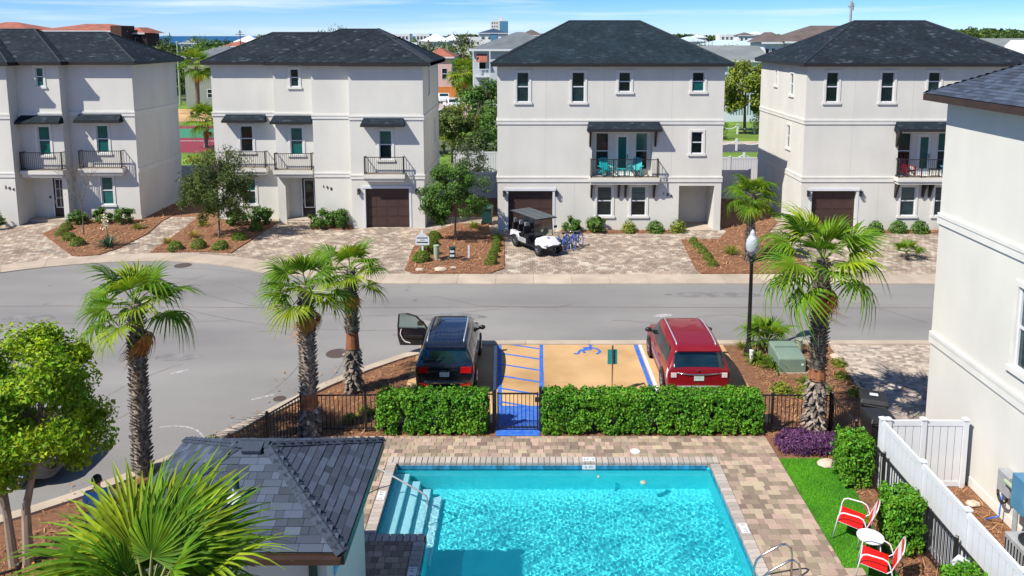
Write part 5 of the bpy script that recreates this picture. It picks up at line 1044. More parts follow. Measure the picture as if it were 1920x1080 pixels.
def van(label, cat, loc, rz, k, paint, suv):
    yb = -2.575 * k[1]; t = thing('minivan' if not suv else 'parked_car', label, cat, (*loc, .02), rz); L = Loft(ST, k); sx, sy, sz = k; W_ = lambda n, b, m, sm=True, par=None: b.build(n, M[m], par or t, sm, world=False)
    W_('body', L.body(), paint)
    for a in (0, 1):                                                                  # a=0 right side, 1 left side
        U = (lambda u: u) if a == 0 else (lambda u: 10 - u)
        for y0, y1, y2, y3 in [(-2.12, -1.12, -1.15, -1.95), (-1.04, -.02, -.04, -1.06), (.07, 1.38, .82, .05)]:
            if suv and a == 1 and y0 > 0: continue
            W_('side_window', L.patch([(U(2.10), y0 * sy), (U(2.10), y1 * sy), (U(2.93), y2 * sy), (U(2.93), y3 * sy)], 6, 6), 'glass_car')
        for y in (-.99, .03): W_('door_seam', L.patch([(U(.25), y * sy), (U(.25), (y + .018) * sy), (U(2.02), (y + .018) * sy), (U(2.02), y * sy)], 1, 12, .003), 'black')
        W_('sill', L.patch([(U(.02), -1.1 * sy), (U(.02), 1.1 * sy), (U(.32), 1.1 * sy), (U(.32), -1.1 * sy)], 3, 8, .012), 'black')
        s = 1 if a == 0 else -1
        for y in (-.72, .28):
            p = L.at(U(1.72), y * sy); W_('door_handle', B().box(p.x - .012, p.y - .11, p.z - .015, p.x + .012 + .03 * s if s > 0 else p.x + .012, p.y + .11, p.z + .015) if s > 0 else B().box(p.x - .042, p.y - .11, p.z - .015, p.x + .012, p.y + .11, p.z + .015), 'chrome' if not suv else 'carblack', False)
        if not (suv and a == 1):
            p = L.at(U(2.05), 1.18 * sy); b = B(); b.ball((p.x + .13 * s, p.y + .05, p.z + .06), (.12, .07, .085), 12, 8); b.tube([(p.x - .02 * s, p.y + .05, p.z), (p.x + .08 * s, p.y + .05, p.z + .03)], .03, 6); W_('mirror', b, 'black')
        b = B(); b.tube([L.at(U(4.02), y * sy) + Vector((0, 0, h)) for y, h in [(-2.0, .0), (-1.9, .045), (-1.2, .055), (0, .055), (.55, .04), (.65, 0)]], .024, 8); W_('roof_rail', b, 'railmetal')
        if suv: tl = [(1.55, -2.545), (2.45, -2.555), (2.35, -2.505), (2.0, -2.36), (1.45, -2.40)]
        for yy in (-1.54, 1.54): W_('wheel_arch', B().lathe([(.40 * sz, -.06), (.41 * sz, .06 * s), (.385 * sz, .065 * s), (.001, .03 * s)], (s * .965 * sx, yy * sy, .36 * sz), 26, 'x'), 'black', False)
        for yy in (-1.54, 1.54): wheel(t, s * .915 * sx, yy * sy, .335 if not suv else .35, .23, s)
        if not suv:
            b = L.patch([(U(1.35), -2.50 * sy), (U(1.35), -2.36 * sy), (U(2.05), -2.40 * sy), (U(2.05), -2.52 * sy)], 5, 6, .012); W_('tail_lamp', b, 'clearlens'); x = s * .80
            W_('tail_lamp', B().box(x - .085, -2.60 * sy, .82, x + .085, -2.53 * sy, .96), 'clearlens', False)
        else:
            b = L.patch([(U(1.45), -2.53 * sy), (U(1.45), -2.22 * sy), (U(1.98), -2.16 * sy), (U(2.06), -2.53 * sy)], 6, 6, .014); W_('tail_lamp', b, 'redlens'); x = s * .66
            W_('tail_lamp', B().add([(x + a_, yb + c_, z_) for a_, c_, z_ in [(-.16, -.03, .84), (.19, .0, .82), (.20, .02, 1.02), (-.13, -.03, 1.02), (-.16, .09, .84), (.19, .12, .82), (.20, .14, 1.02), (-.13, .09, 1.02)]], [(0, 1, 2, 3), (0, 3, 7, 4), (1, 5, 6, 2), (3, 2, 6, 7), (0, 4, 5, 1)]), 'redlens', False)
            W_('rear_reflector', B().box(s * .66 - .15, yb - .045, .40, s * .66 + .15, yb - .005, .48), 'redlens', False)
        b = L.patch([(U(2.1), 2.28 * sy), (U(2.1), 2.50 * sy), (U(3.3), 2.40 * sy), (U(3.3), 2.2 * sy)], 5, 5, .01); W_('headlight', b, 'clearlens')
    W_('rear_window', L.patch([(2.75, -2.515 * sy), (7.25, -2.515 * sy), (6.85, -2.325 * sy), (3.15, -2.325 * sy)], 18, 8, .008), 'glass_car')
    W_('windscreen', L.patch([(3.0, .93 * sy), (7.0, .93 * sy), (7.25, 1.60 * sy), (2.75, 1.60 * sy)], 18, 8, .008), 'glass_car')
    yb = -2.575 * sy
    W_('spoiler', B().cbox((0, -2.34 * sy, 1.668 * sz), (1.36 * sx, .20, .035), Matrix.Rotation(rad(14), 3, 'X')), paint, False)
    W_('bumper_step', B().box(-.70 * sx, yb - .05, .50 * sz, .70 * sx, yb + .03, .545 * sz), 'grey' if not suv else 'chrome', False)
    W_('lower_bumper', B().box(-.76 * sx, yb - .035, .30 * sz, .76 * sx, yb + .05, .42 * sz), 'black', False)
    W_('license_plate', B().box(-.155, yb - .025, .72 * sz, .155, yb - .005, .87 * sz), 'plate', False)
    if not suv:
        b = B(); b.tube([(-.70, yb + .0, .955), (-.35, yb - .02, .925), (0, yb - .025, .915), (.35, yb - .02, .925), (.70, yb + .0, .955)], .022, 8); W_('chrome_strip', b, 'chrome')
        e = B()
        for s in (-1, 1): e.add([(s * .03, yb + .02, 1.03), (s * .30, yb + .04, 1.055), (s * .28, yb + .04, 1.035), (s * .03, yb + .02, 1.005)], [(0, 1, 2, 3) if s < 0 else (3, 2, 1, 0)])
        e.lathe([(.035, yb - .012), (.035, yb + .03)], (0, 0, 1.018), 12, 'y'); W_('emblem', e, 'chrome', False)
        W_('window_sticker', L.patch([(6.98, -2.50 * sy), (7.12, -2.50 * sy), (7.11, -2.46 * sy), (6.97, -2.46 * sy)], 2, 2, .011), 'white')
    else:
        e = B(); e.lathe([(.085, yb - .012), (.085, yb - .02), (.065, yb - .02), (.065, yb - .012)], (0, 0, 0), 22, 'y'); 
        e.v = [(x, y, z * .58 + .96 * sz) for x, y, z in e.v]; W_('emblem', e, 'chrome', False)
        W_('chrome_strip', B().box(-.42, yb - .028, .905 * sz, .42, yb - .012, .918 * sz), 'chrome', False)
        for i in range(4): W_('roof_ridge', L.patch([(4.45 + .37 * i, -1.9), (4.465 + .37 * i, -1.9), (4.465 + .37 * i, -.2), (4.45 + .37 * i, -.2)], 1, 10, .008), 'cargrey')
        W_('dark_cabin_patch', L.patch([(9.75, .06 * sy), (9.75, 1.30 * sy), (7.07, .80 * sy), (7.07, .04 * sy)], 8, 6, .006), 'rubber')  # closed body here; a dark patch paints the unlit cabin behind the open door
        d = link('front_door', None, t); H = Vector((-.945, 1.12, 0)); hx = -.98; ln = 1.12; Mx = Matrix.Translation(H) @ Matrix.Rotation(rad(-6), 4, 'Z')
        def dd(n, b, m): b.v = [tuple(Mx @ Vector(v)) for v in b.v]; return b.build(n, M[m], d, False, world=False)
        b = B(); P = [(0, .40), (-1.02, .36), (-1.10, .70), (-1.10, 1.02), (0, 1.02)]; n = len(P); b.add([(x, -.05, z) for x, z in P] + [(x, .06, z) for x, z in P], [tuple(range(n)), tuple(range(2 * n - 1, n - 1, -1))] + [(i, i + n, (i + 1) % n + n, (i + 1) % n) for i in range(n)]); dd('door_panel', b, 'carblack')
        b = B(); fr = [(-.02, 1.03), (-.12, 1.18), (-.42, 1.46), (-.75, 1.54), (-1.04, 1.52), (-1.09, 1.03)]; b.tube([(x, 0, z) for x, z in fr], .032, 6); dd('window_frame', b, 'black')
        dd('pane', B().add([(x, .01, z) for x, z in fr], [tuple(range(6))]), 'doorglass')
        b = B(); b.tube([(-.95, -.09, .98), (-.98, -.10, .80), (-.90, -.10, .62), (-.80, -.10, .52), (-.62, -.09, .48)], .022, 6); dd('trim_arc', b, 'trim')
        b = B(); b.box(-.85, -.13, .70, -.15, -.055, .76); b.box(-.9, -.10, .42, -.15, -.055, .60); dd('armrest', b, 'black')
        b = B(); b.ball((-.30, .22, 1.12), (.14, .07, .10), 12, 8); dd('mirror', b, 'black'); dd('mirror_glass', B().box(-.40, .135, 1.05, -.20, .142, 1.19), 'chrome')
    W_('wiper', B().tube([(.05, -2.52 * sy, 1.10 * sz), (.42, -2.50 * sy, 1.16 * sz)], .012, 5), 'black')
    return t
dg = bpy.data.materials.new('clear_door_glass'); dg.use_nodes = True; n = dg.node_tree; a = n.nodes.new('ShaderNodeBsdfTransparent'); a.inputs[0].default_value = (.55, .70, .66, 1); g = n.nodes.new('ShaderNodeBsdfGlossy'); g.inputs['Roughness'].default_value = .03; q = n.nodes.new('ShaderNodeMixShader'); q.inputs[0].default_value = .12
n.links.new(a.outputs[0], q.inputs[1]); n.links.new(g.outputs[0], q.inputs[2]); n.links.new(q.outputs[0], n.nodes['Material Output'].inputs[0]); M['doorglass'] = dg
van('dark red minivan parked nose to the road beside the lamp post', 'minivan', (5.47, 25.40), rad(0), (1, .87, .985), 'carred', False)
van('black family car with its left front door standing open', 'car', (-2.58, 25.64), rad(0), (.945, .85, .985), 'carblack', True)
o = van('dark car mostly hidden behind the leafy many-trunked tree', 'car', (-14.35, 19.35), rad(-90), (.92, .90, .90), 'cargrey', False)
# --- golf cart
g = thing('golf_cart', 'white and silver golf cart with dark solar roof before the garage', 'golf cart', (.62, 40.85, 0), rad(212)); K = lambda n, b, m, sm=False, par=None: b.build(n, M[m], par or g, sm, world=False)
b = B(); P = [(-1.75, .45), (-1.75, .80), (-1.2, .86), (-.9, .62), (-.55, .62), (-.45, .72), (-.05, .72), (.05, .38), (.55, .38), (.75, .42), (.85, .35), (-.95, .30)]
n = len(P); b.add([(-.62, y, z) for y, z in P] + [(.62, y, z) for y, z in P], [tuple(range(n)), tuple(range(2 * n - 1, n - 1, -1))] + [(i, i + n, (i + 1) % n + n, (i + 1) % n) for i in range(n)]); K('tub', b, 'black')
for s in (-1, 1): K('side_panel', B().box(s * .635 - .012, -1.1, .40, s * .635 + .012, -.1, .66), 'grey')
b = B(); sec = []
for y, w, z0, z1 in [(.72, .58, .50, .90), (.90, .60, .50, .92), (1.15, .58, .50, .86), (1.42, .53, .48, .74), (1.62, .42, .48, .60)]:
    sec.append([(-w, y, z0), (-w, y, z0 + (z1 - z0) * .62), (-w * .8, y, z1 - .03), (0, y, z1 + .02), (w * .8, y, z1 - .03), (w, y, z0 + (z1 - z0) * .62), (w, y, z0)])
b.v = [p for s in sec for p in s]; b.f = [(i * 7 + j, i * 7 + j + 1, (i + 1) * 7 + j + 1, (i + 1) * 7 + j) for i in range(4) for j in range(6)] + [tuple(range(6, -1, -1)), tuple(range(28, 35))]; b.m = [0] * len(b.f); K('cowl', b, 'carwhite')
K('grille', B().box(-.44, 1.60, .50, .44, 1.70, .58), 'black')
for s in (-1, 1):
    K('headlight', B().ball((s * .42, 1.50, .62), (.13, .10, .05), 12, 6), 'clearlens', True)
    K('fender', B().add([(s * .66, -1.72, .52), (s * .66, -1.66, .84), (s * .66, -.80, .84), (s * .66, -.66, .52), (s * .66, -.78, .58), (s * .66, -1.0, .68), (s * .66, -1.3, .68), (s * .66, -1.55, .58), (s * .5, -1.66, .86), (s * .5, -.80, .86)], [(0, 1, 7), (1, 6, 7), (1, 2, 5, 6), (2, 4, 5), (2, 3, 4), (1, 2, 9, 8)]), 'carwhite')
    for y in (1.12, -1.15): wheel(g, s * .60, y, .29, .22, s)
    for y0, y1 in ((.72, .62), (-1.5, -1.5)): K('roof_post', B().tube([(s * .56, y0, .8), (s * .56, y1, 1.86)], .022, 6), 'black')
    K('mirror', B().box(s * .70 - .09, .74, 1.28, s * .70 + .09, .79, 1.40), 'black')
M['solar'] = mat('solar_panel', (.02, .03, .042), (.03, .042, .055), 3, .25, spec=.6)
K('roof', B().box(-.66, -1.78, 1.87, .66, .98, 1.90), 'black')
for i in range(3): K('solar_panel', B().box(-.62 + .42 * i, -1.72, 1.901, -.62 + .42 * i + .40, .92, 1.93), 'solar')
for y in (.05 - .45, -.95 - .0, -1.55):
    for s in (-1, 1):
        K('seat', B().box(s * .30 - .26, y - .02, .72, s * .30 + .26, y + .44, .84), 'black'); K('seat_back', B().box(s * .30 - .25, y - .12, .86, s * .30 + .25, y - .02, 1.22), 'black'); K('headrest', B().box(s * .30 - .15, y - .13, 1.26, s * .30 + .15, y - .05, 1.46), 'grey')
K('windscreen', B().add([(-.56, .74, .98), (.56, .74, .98), (.56, .64, 1.84), (-.56, .64, 1.84)], [(0, 1, 2, 3)]), 'doorglass')
b = B(); b.lathe([(.17, 0), (.19, .015), (.17, .03), (.155, .015), (.17, 0)], (-.3, .42, 1.06), 18, 'y'); K('steering_wheel', b, 'black')
e = B(); e.lathe([(.075, 0), (.075, .015), (.05, .015), (.05, 0)], (0, 0, 0), 16, 'z'); e.v = [(x, y + 1.12, z * 1 + .885 - .2 * y) for x, y, z in e.v]; K('badge', e, 'black')
# --- bicycles
def bicycle(label, x, y, rz, lean):
    t = thing('bicycle', label, 'bicycle', (x, y, .0), rz, 'blue bicycles beside the golf cart'); Mx = Matrix.Rotation(rad(lean), 4, 'X')
    def k(n, b, m, sm=True, par=None): b.v = [tuple(Mx @ Vector(v)) for v in b.v]; return b.build(n, M[m], par or t, sm, world=False)
    for wx in (-.52, .52):
        w = link('wheel', None, t); b = B(); r = .33
        b.tube([(wx + r * math.cos(a * .2618), 0, r + .02 + r * math.sin(a * .2618)) for a in range(25)], .024, 6, cap=False); k('tyre', b, 'white', par=w); b = B()
        b.tube([(wx + (r - .035) * math.cos(a * .2618), 0, r + .02 + (r - .035) * math.sin(a * .2618)) for a in range(25)], .014, 6, cap=False); k('rim', b, 'bikeblue', par=w)
        b = B()
        for a in range(8): b.tube([(wx, 0, r + .02), (wx + r * .9 * math.cos(a * .785), 0, r + .02 + r * .9 * math.sin(a * .785))], .003, 3)
        k('spokes', b, 'steel', par=w)
    b = B()
    for pts in [[(-.12, 0, .32), (-.22, 0, .78)], [(-.12, 0, .32), (.36, 0, .72)], [(-.19, 0, .62), (.02, 0, .52), (.34, 0, .80)], [(-.52, 0, .35), (-.12, 0, .32)], [(-.52, 0, .35), (-.20, 0, .68)], [(.34, 0, .86), (.52, 0, .35)]]: b.tube(pts, .02, 6)
    k('frame', b, 'bikeblue'); b = B(); b.tube([(.34, 0, .85), (.32, 0, 1.0), (.36, .22, 1.04), (.20, .31, 1.02), (.05, .32, 1.0)], .014, 6); b.tube([(.32, 0, 1.0), (.36, -.22, 1.04), (.20, -.31, 1.02), (.05, -.32, 1.0)], .014, 6); k('handlebar', b, 'chrome')
    b = B(); b.ball((-.24, 0, .86), (.14, .09, .045), 12, 6); b.tube([(-.22, 0, .76), (-.24, 0, .85)], .013, 5); k('saddle', b, 'black')
    b = B(); b.tube([(-.12, -.12, .30), (-.12, .12, .30)], .012, 5); b.box(-.06, .10, .19, .0, .20, .22); b.box(-.24, -.20, .38, -.16, -.10, .41); k('pedals', b, 'black', False)
    for wx in (-.52, .52):
        b = B(); b.tube([(wx + .37 * math.cos(a), 0, .35 + .37 * math.sin(a)) for a in [i * .3 + .3 for i in range(9)]], .022, 6); k('mudguard', b, 'bikeblue')
    return t
bicycle('blue bicycle nearest the golf cart, white tyres facing the road', 2.05, 40.75, rad(-122), 7)
bicycle('middle blue bicycle of the three by the golf cart', 2.45, 40.9, rad(-120), 6)
bicycle('blue bicycle farthest from the golf cart, edge of the row', 2.85, 41.05, rad(-118), 6)
# ------------------------------------------------------------------ fences
def iron_fence(name, label, pts, hgt=1.2, post_at=None, skip_ends=(0, 0), label_cat='fence'):
    t = thing(name, label, label_cat, (*pts[0], 0), 0, 'black metal pool fences'); off = Vector((*pts[0], 0)); pm_ = B().box(-.010, -.010, 0, .010, .010, hgt - .10).mesh('picket', M['iron']); po = B().box(-.032, -.032, 0, .032, .032, hgt + .04); po.lathe([(.05, hgt + .04), (.05, hgt + .06), (.001, hgt + .10)], n=4); po = po.mesh('post', M['iron'])
    for a, c in zip(pts, pts[1:]):
        a, c = Vector((*a, 0)), Vector((*c, 0)); d = c - a; L = d.length; d.normalize(); ang = math.atan2(d.y, d.x); n = max(1, round(L / 1.75))
        for z in (.12, hgt - .03):
            b = B(); b.cbox((0, 0, 0), (L - .06, .034, .036)); link('rail', b.mesh('rail', M['iron']), t, (a + c) / 2 + Vector((0, 0, z)) - off, (0, 0, ang))
        for i in range(n + 1): link('post', po, t, a + d * L * i / n - off, (0, 0, ang))
        k = int(L / .118)
        for i in range(1, k):
            if min(abs(i / k - j / n) for j in range(n + 1)) * L > .05: link('picket', pm_, t, a + d * L * i / k - off + Vector((0, 0, .05)), (0, 0, ang))
    return t
iron_fence('iron_fence', 'black picket fence left of the gate, turning the corner behind the pool house', [(-.93, 21.38), (-6.52, 21.30), (-7.72, 18.95), (-8.9, 16.6)], 1.17)
iron_fence('iron_fence', 'black picket fence running behind the long hedge to the right corner post', [(.48, 21.38), (8.88, 21.30)], 1.17)
iron_fence('iron_fence', 'black picket fence along the lawn, in front of the white boards', [(8.9, 21.22), (8.9, 11.5)])
iron_fence('iron_fence', 'short black rail fence at the bottom left corner under the leafy tree', [(-11.6, 12.9), (-9.9, 13.9)])
gt = thing('gate', 'black picket gate standing over the blue painted ramp', 'gate', (-.22, 21.38, 0)); pm_ = B().box(-.010, -.010, 0, .010, .010, 1.05).mesh('picket', M['iron']); K2 = lambda n, b, m: b.build(n, M[m], gt, world=False)
for x in (-.66, .66): K2('post', B().box(x - .04, -.04, 0, x + .04, .04, 1.36 if x > 0 else 1.28), 'iron')
for z in (.10, 1.14): K2('rail', B().box(-.60, -.018, z, .60, .018, z + .04), 'iron')
for x in (-.58, .58): K2('stile', B().box(x - .02, -.02, .06, x + .02, .02, 1.2), 'iron')
for i in range(1, 10): link('picket', pm_, gt, (-.58 + .116 * i, 0, .12))
K2('latch', B().box(.50, -.05, .92, .64, -.021, 1.06), 'black')
def vinyl_fence(label, pts, hgt=1.83, cat='fence', pitch=.2):
    t = thing('vinyl_fence', label, cat, (*pts[0], 0), 0, 'white vinyl fences'); off = Vector((*pts[0], 0)); pc = B().box(-.063, -.063, 0, .063, .063, hgt); pc.box(-.08, -.08, hgt, .08, .08, hgt + .03); pc.add([(-.07, -.07, hgt + .03), (.07, -.07, hgt + .03), (.07, .07, hgt + .03), (-.07, .07, hgt + .03), (0, 0, hgt + .08)], [(0, 1, 4), (1, 2, 4), (2, 3, 4), (3, 0, 4)]); pc = pc.mesh('post', M['white'])
    bd = B(); bd.box(-pitch / 2 + .011, -.018, .14, pitch / 2 - .011, .018, hgt - .16); bd = bd.mesh('board', M['white'])
    link('post', pc, t, (0, 0, 0))
    for a, c in zip(pts, pts[1:]):
        a, c = Vector((*a, 0)), Vector((*c, 0)); d = c - a; L = d.length; d.normalize(); ang = math.atan2(d.y, d.x)
        for z, h_ in ((.07, .14), (hgt - .09, .14)): link('rail', B().cbox((0, 0, 0), (L - .13, .06, h_)).mesh('rail', M['white']), t, (a + c) / 2 + Vector((0, 0, z + (.02 if z < 1 else 0))) - off, (0, 0, ang))
        bk = B(); bk.cbox((0, 0, 0), (L - .13, .012, hgt - .3)); k = max(1, round((L - .13) / pitch)); link('inner_panel', bk.mesh('inner_panel', M['grey']), t, (a + c) / 2 + Vector((0, 0, hgt / 2)) - off, (0, 0, ang))
        for i in range(k): link('board', bd, t, a + d * (.065 + (L - .13) * (i + .5) / k) - off, (0, 0, ang), ((L - .13) / k / pitch, 1, 1))
        link('post', pc, t, c - off)
    return t
vinyl_fence('white board fence running down beside the black pickets on the right', [(9.10, 18.58), (9.10, 16.6), (9.10, 14.78), (9.10, 12.95), (9.10, 11.1)])
vinyl_fence('white board gate panel between the fence corner post and the near house', [(9.24, 18.58), (10.14, 18.58), (11.2, 18.56)], 1.82)
# ------------------------------------------------------------------ street furniture and small things
t = thing('street_lamp', 'dark lamp post with a frosted acorn globe behind the big palm', 'street lamp', (8.1, 26.85, 0)); b = B(); b.lathe([(.17, 0), (.17, .1), (.12, .3), (.085, .5), (.075, .6), (.062, 3.45), (.10, 3.5), (.10, 3.56), (.05, 3.6)], n=16); b.build('pole', M['iron'], t, True, world=False)
B().lathe([(.06, 3.56), (.15, 3.66), (.17, 3.74), (.14, 3.8)], n=16).build('collar', M['black'], t, True, world=False); B().lathe([(.14, 3.78), (.205, 3.95), (.23, 4.12), (.20, 4.30), (.13, 4.42), (.085, 4.47), (.10, 4.52), (.05, 4.62), (.001, 4.68)], n=20).build('globe', M['globe'], t, True, world=False)
t = thing('parking_sign', 'teal-backed parking sign on a steel post behind the hedge', 'sign', (2.80, 23.69, 0)); B().lathe([(.03, 0), (.03, 1.66), (.001, 1.67)], n=10).build('post', M['steel'], t, world=False); B().box(-.155, .032, 1.02, .155, .04, 1.52).build('sign_plate', M['signgreen'], t, world=False, bevel=.004); B().box(-.14, .041, 1.04, .14, .044, 1.50).build('sign_face', M['bikeblue'], t, world=False)
t = thing('utility_cabinet', 'sage green utility transformer cabinet in the pine straw bed', 'utility box', (9.15, 25.85, 0)); t.scale = (.86, .78, .86); b = B()
b.add([(-.55, -.75, .05), (.55, -.75, .05), (.55, .75, .05), (-.55, .75, .05), (-.55, -.75, .60), (.55, -.75, .60), (.55, .75, .78), (-.55, .75, .78), (-.50, -.60, .70), (.50, -.60, .70), (.50, .70, .84), (-.50, .70, .84)], [(0, 1, 5, 4), (1, 2, 6, 5), (2, 3, 7, 6), (3, 0, 4, 7), (4, 5, 9, 8), (5, 6, 10, 9), (6, 7, 11, 10), (7, 4, 8, 11), (8, 9, 10, 11), (0, 3, 2, 1)]); b.build('cabinet', M['cabgreen'], t, world=False, bevel=.03)
B().box(.36, -.762, .34, .46, -.752, .42).build('sticker', M['white'], t, world=False); B().box(-.62, -.82, 0, .62, .82, .05).build('base_pad', M['concrete'], t, world=False); B().box(-.48, .1, .80, .48, .13, .815).build('lid_seam', M['cabgreen'], t, world=False)
def pedestal(label, x, y, r, h_, m, extra=None):
    t = thing('utility_pedestal', label, 'utility pedestal', (x, y, .03), 0, 'utility pedestals'); B().lathe([(r * 1.05, 0), (r, .04), (r, h_ - .05), (r * 1.12, h_ - .045), (r * 1.12, h_), (.001, h_ + .02)], n=14).build('housing', M[m], t, world=False)
    for z in (extra or []): B().box(-r * .7, -r - .012, z, r * .7, -r * .72, z + .10).build('label_plate', M['white'], t, world=False)
pedestal('pale green pedestal beside the roadside cabinet and palm trunk', 9.95, 26.9, .12, .55, 'pedgreen'); pedestal('pale green pedestal right of the white notice sign', -4.6, 38.9, .14, .74, 'pedgreen'); pedestal('dark green pedestal with two white labels among the round bushes', -3.78, 38.95, .16, .62, 'darkgreen', [.16, .38]); pedestal('short white pedestal hidden by leaves at the lamp foot', 8.02, 26.2, .07, .42, 'white')
t = thing('marker_stake', 'thin white marker stake right of the dark green pedestal', 'stake', (-2.93, 38.95, .03)); B().box(-.045, -.02, 0, .045, .02, .72).build('stake', M['white'], t, world=False)
for x, y, l in [(-4.15, 38.75, 'black meter lid beside the pale green pedestal'), (-3.1, 38.75, 'black meter lid at the foot of the white stake')]: tag(B().cbox((x, y, .06), (.42, .34, .05), Matrix.Rotation(.3, 3, 'Z')).build('ground_hatch', M['black'], bevel=.01), l, 'lid', 'meter lids in the bed')
t = thing('notice_sign', 'small white notice sign with a pointed top beside the driveway', 'sign', (-5.38, 39.4, .03)); B().box(-.05, -.03, 0, .05, .03, 1.42).build('post', M['white'], t, world=False)
b = B(); P = [(-.36, .62), (.36, .62), (.36, 1.05), (.12, 1.22), (-.12, 1.22), (-.36, 1.05)]; b.add([(x, -.055, z) for x, z in P] + [(x, -.032, z) for x, z in P], [tuple(range(6)), tuple(range(11, 5, -1))] + [(i, i + 6, (i + 1) % 6 + 6, (i + 1) % 6) for i in range(6)]); b.build('sign_board', M['white'], t, world=False)
b = B()
for z, x0, x1, h_ in [(.98, -.28, .28, .05), (.88, -.12, .12, .025), (.74, -.29, .29, .06)]: b.box(x0, -.060, z, x1, -.056, z + h_)
b.build('print_lines', M['black'], t, world=False)
def bin_(label, x, y, rz, m, s=1.0):
    t = thing('wheelie_bin', label, 'bin', (x, y, .01), rz, 'wheelie bins'); b = B(); b.add([(-.25, -.28, .08), (.25, -.28, .08), (.25, .28, .08), (-.25, .28, .08), (-.31, -.36, .98), (.31, -.36, .98), (.31, .36, .98), (-.31, .36, .98)], [(0, 3, 2, 1), (0, 1, 5, 4), (1, 2, 6, 5), (2, 3, 7, 6), (3, 0, 4, 7), (4, 5, 6, 7)]); b.box(-.33, -.38, .93, .33, .38, .985); b.build('bin_body', M[m], t, world=False, bevel=.015)
    b = B(); b.add([(-.34, -.42, .99), (.34, -.42, .99), (.34, .40, .99), (-.34, .40, .99), (-.30, -.36, 1.06), (.30, -.36, 1.06), (.30, .34, 1.10), (-.30, .34, 1.10)], [(0, 1, 5, 4), (1, 2, 6, 5), (2, 3, 7, 6), (3, 0, 4, 7), (4, 5, 6, 7), (0, 3, 2, 1)]); b.build('lid', M[m], t, world=False, bevel=.02)
    for sx in (-.27, .27): B().lathe([(.12, -.03), (.12, .03), (.04, .035)], (sx, .30, .12), 14, 'x').build('wheel', M['rubber'], t, world=False)
    B().tube([(-.25, .42, .97), (.25, .42, .97)], .02, 6).build('handle', M['black'], t, world=False); t.scale = (s, s, s); return t
t = bin_('black wheelie bin behind the fence with a white label on its lid', 10.05, 21.15, rad(160), 'black', 1.12); B().box(-.10, -.05, 1.108, .10, .09, 1.116).build('lid_label', M['white'], t, world=False)
bin_('second black wheelie bin squeezed against the white fence post', 9.75, 20.1, rad(175), 'black', 1.1); bin_('dark green wheelie bin in the gap left of house 186', -2.35, 46.6, rad(175), 'darkgreen', 1.05); bin_('black wheelie bin in the shade right of house 198', -5.2, 46.8, rad(180), 'black', 1.05)
# red chairs and table
def chair(label, x, y, rz):
    t = thing('garden_chair', label, 'chair', (x, y, .03), rz, 'red strap chairs on the lawn'); K = lambda n, b, m, sm=True: b.build(n, M[m], t, sm, world=False); w = .30; r = .0135        # faces +y
    b = B()
    b.tube([(-w + .02, .26, .41), (-w + .02, -.22, .35), (-w + .02, -.30, .42), (-w + .02, -.46, .82), (-w + .06, -.48, .87), (0, -.49, .885), (w - .06, -.48, .87), (w - .02, -.46, .82), (w - .02, -.30, .42), (w - .02, -.22, .35), (w - .02, .26, .41), (-w + .02, .26, .41)], r, 8); K('seat_frame', b, 'white')
    for s in (-1, 1):
        b = B(); b.tube([(s * w, .34, 0), (s * w, .25, .52), (s * w, .21, .60), (s * w, .14, .63), (s * w, -.14, .63), (s * w, -.22, .60), (s * w, -.26, .53), (s * w, -.30, .40), (s * w, -.38, 0)], r, 8); K('arm_frame', b, 'white')
    for i in range(9): K('strap', B().box(-w + .005, .225 - .052 * i - .0252, .412 - .0065 * i, w - .005, .225 - .052 * i + .0252, .424 - .0065 * i), 'red', False)
    for i in range(8): K('strap', B().cbox((0, -.318 - .0182 * i, .462 + .0475 * i), (w * 2 - .01, .012, .049), Matrix.Rotation(rad(21), 3, 'X')), 'white' if i in (4, 5, 6) else 'red', False)
    t.scale = (1.08, 1.10, 1.10); return t
chair('red strap chair beyond the round white table', 7.56, 16.55, rad(60)); chair('nearest red strap chair by the bottom edge, this side of the table', 7.45, 15.14, rad(62))
t = thing('side_table', 'small round white table on the grass between the red chairs', 'table', (7.62, 15.78, .02)); B().lathe([(.001, .50), (.27, .50), (.285, .51), (.285, .525), (.001, .53)], n=28).build('table_top', M['white'], t, world=False)
for k in range(4): a = k * 1.5708 + .5; B().tube([(.31 * math.cos(a), .31 * math.sin(a), 0), (.25 * math.cos(a), .25 * math.sin(a), .46), (.20 * math.cos(a), .20 * math.sin(a), .50)], .014, 8).build('leg', M['white'], t, True, world=False)
# balcony furniture
def adirondack(label, x, y, z, rz, m, g=None):
    t = thing('balcony_chair', label, 'chair', (x, y, z), rz, g); K = lambda n, b: b.build(n, M[m], t, world=False)                                   # faces -y
    for i in range(5): K('slat', B().cbox(((i - 2) * .115, .30, .68), (.10, .022, .78 - .05 * abs(i - 2)), Matrix.Rotation(rad(-20), 3, 'X')))
    for i in range(5): K('slat', B().cbox((0, -.28 + i * .11, .38 - i * .028), (.56, .095, .022)))
    for s in (-1, 1): K('arm', B().box(s * .36 - .06, -.42, .56, s * .36 + .06, .28, .585)); K('leg', B().box(s * .33 - .02, -.36, 0, s * .33 + .02, -.28, .56)); K('leg', B().cbox((s * .29, .05, .25), (.03, .86, .09), Matrix.Rotation(rad(-17), 3, 'X')))
def small_table(label, x, y, z, m):
    t = thing('balcony_table', label, 'table', (x, y, z)); B().box(-.24, -.2, .42, .24, .2, .45).build('table_top', M[m], t, world=False)
    for sx in (-.2, .2):
        for sy in (-.16, .16): B().box(sx - .02, sy - .02, 0, sx + .02, sy + .02, .42).build('leg', M[m], t, world=False)
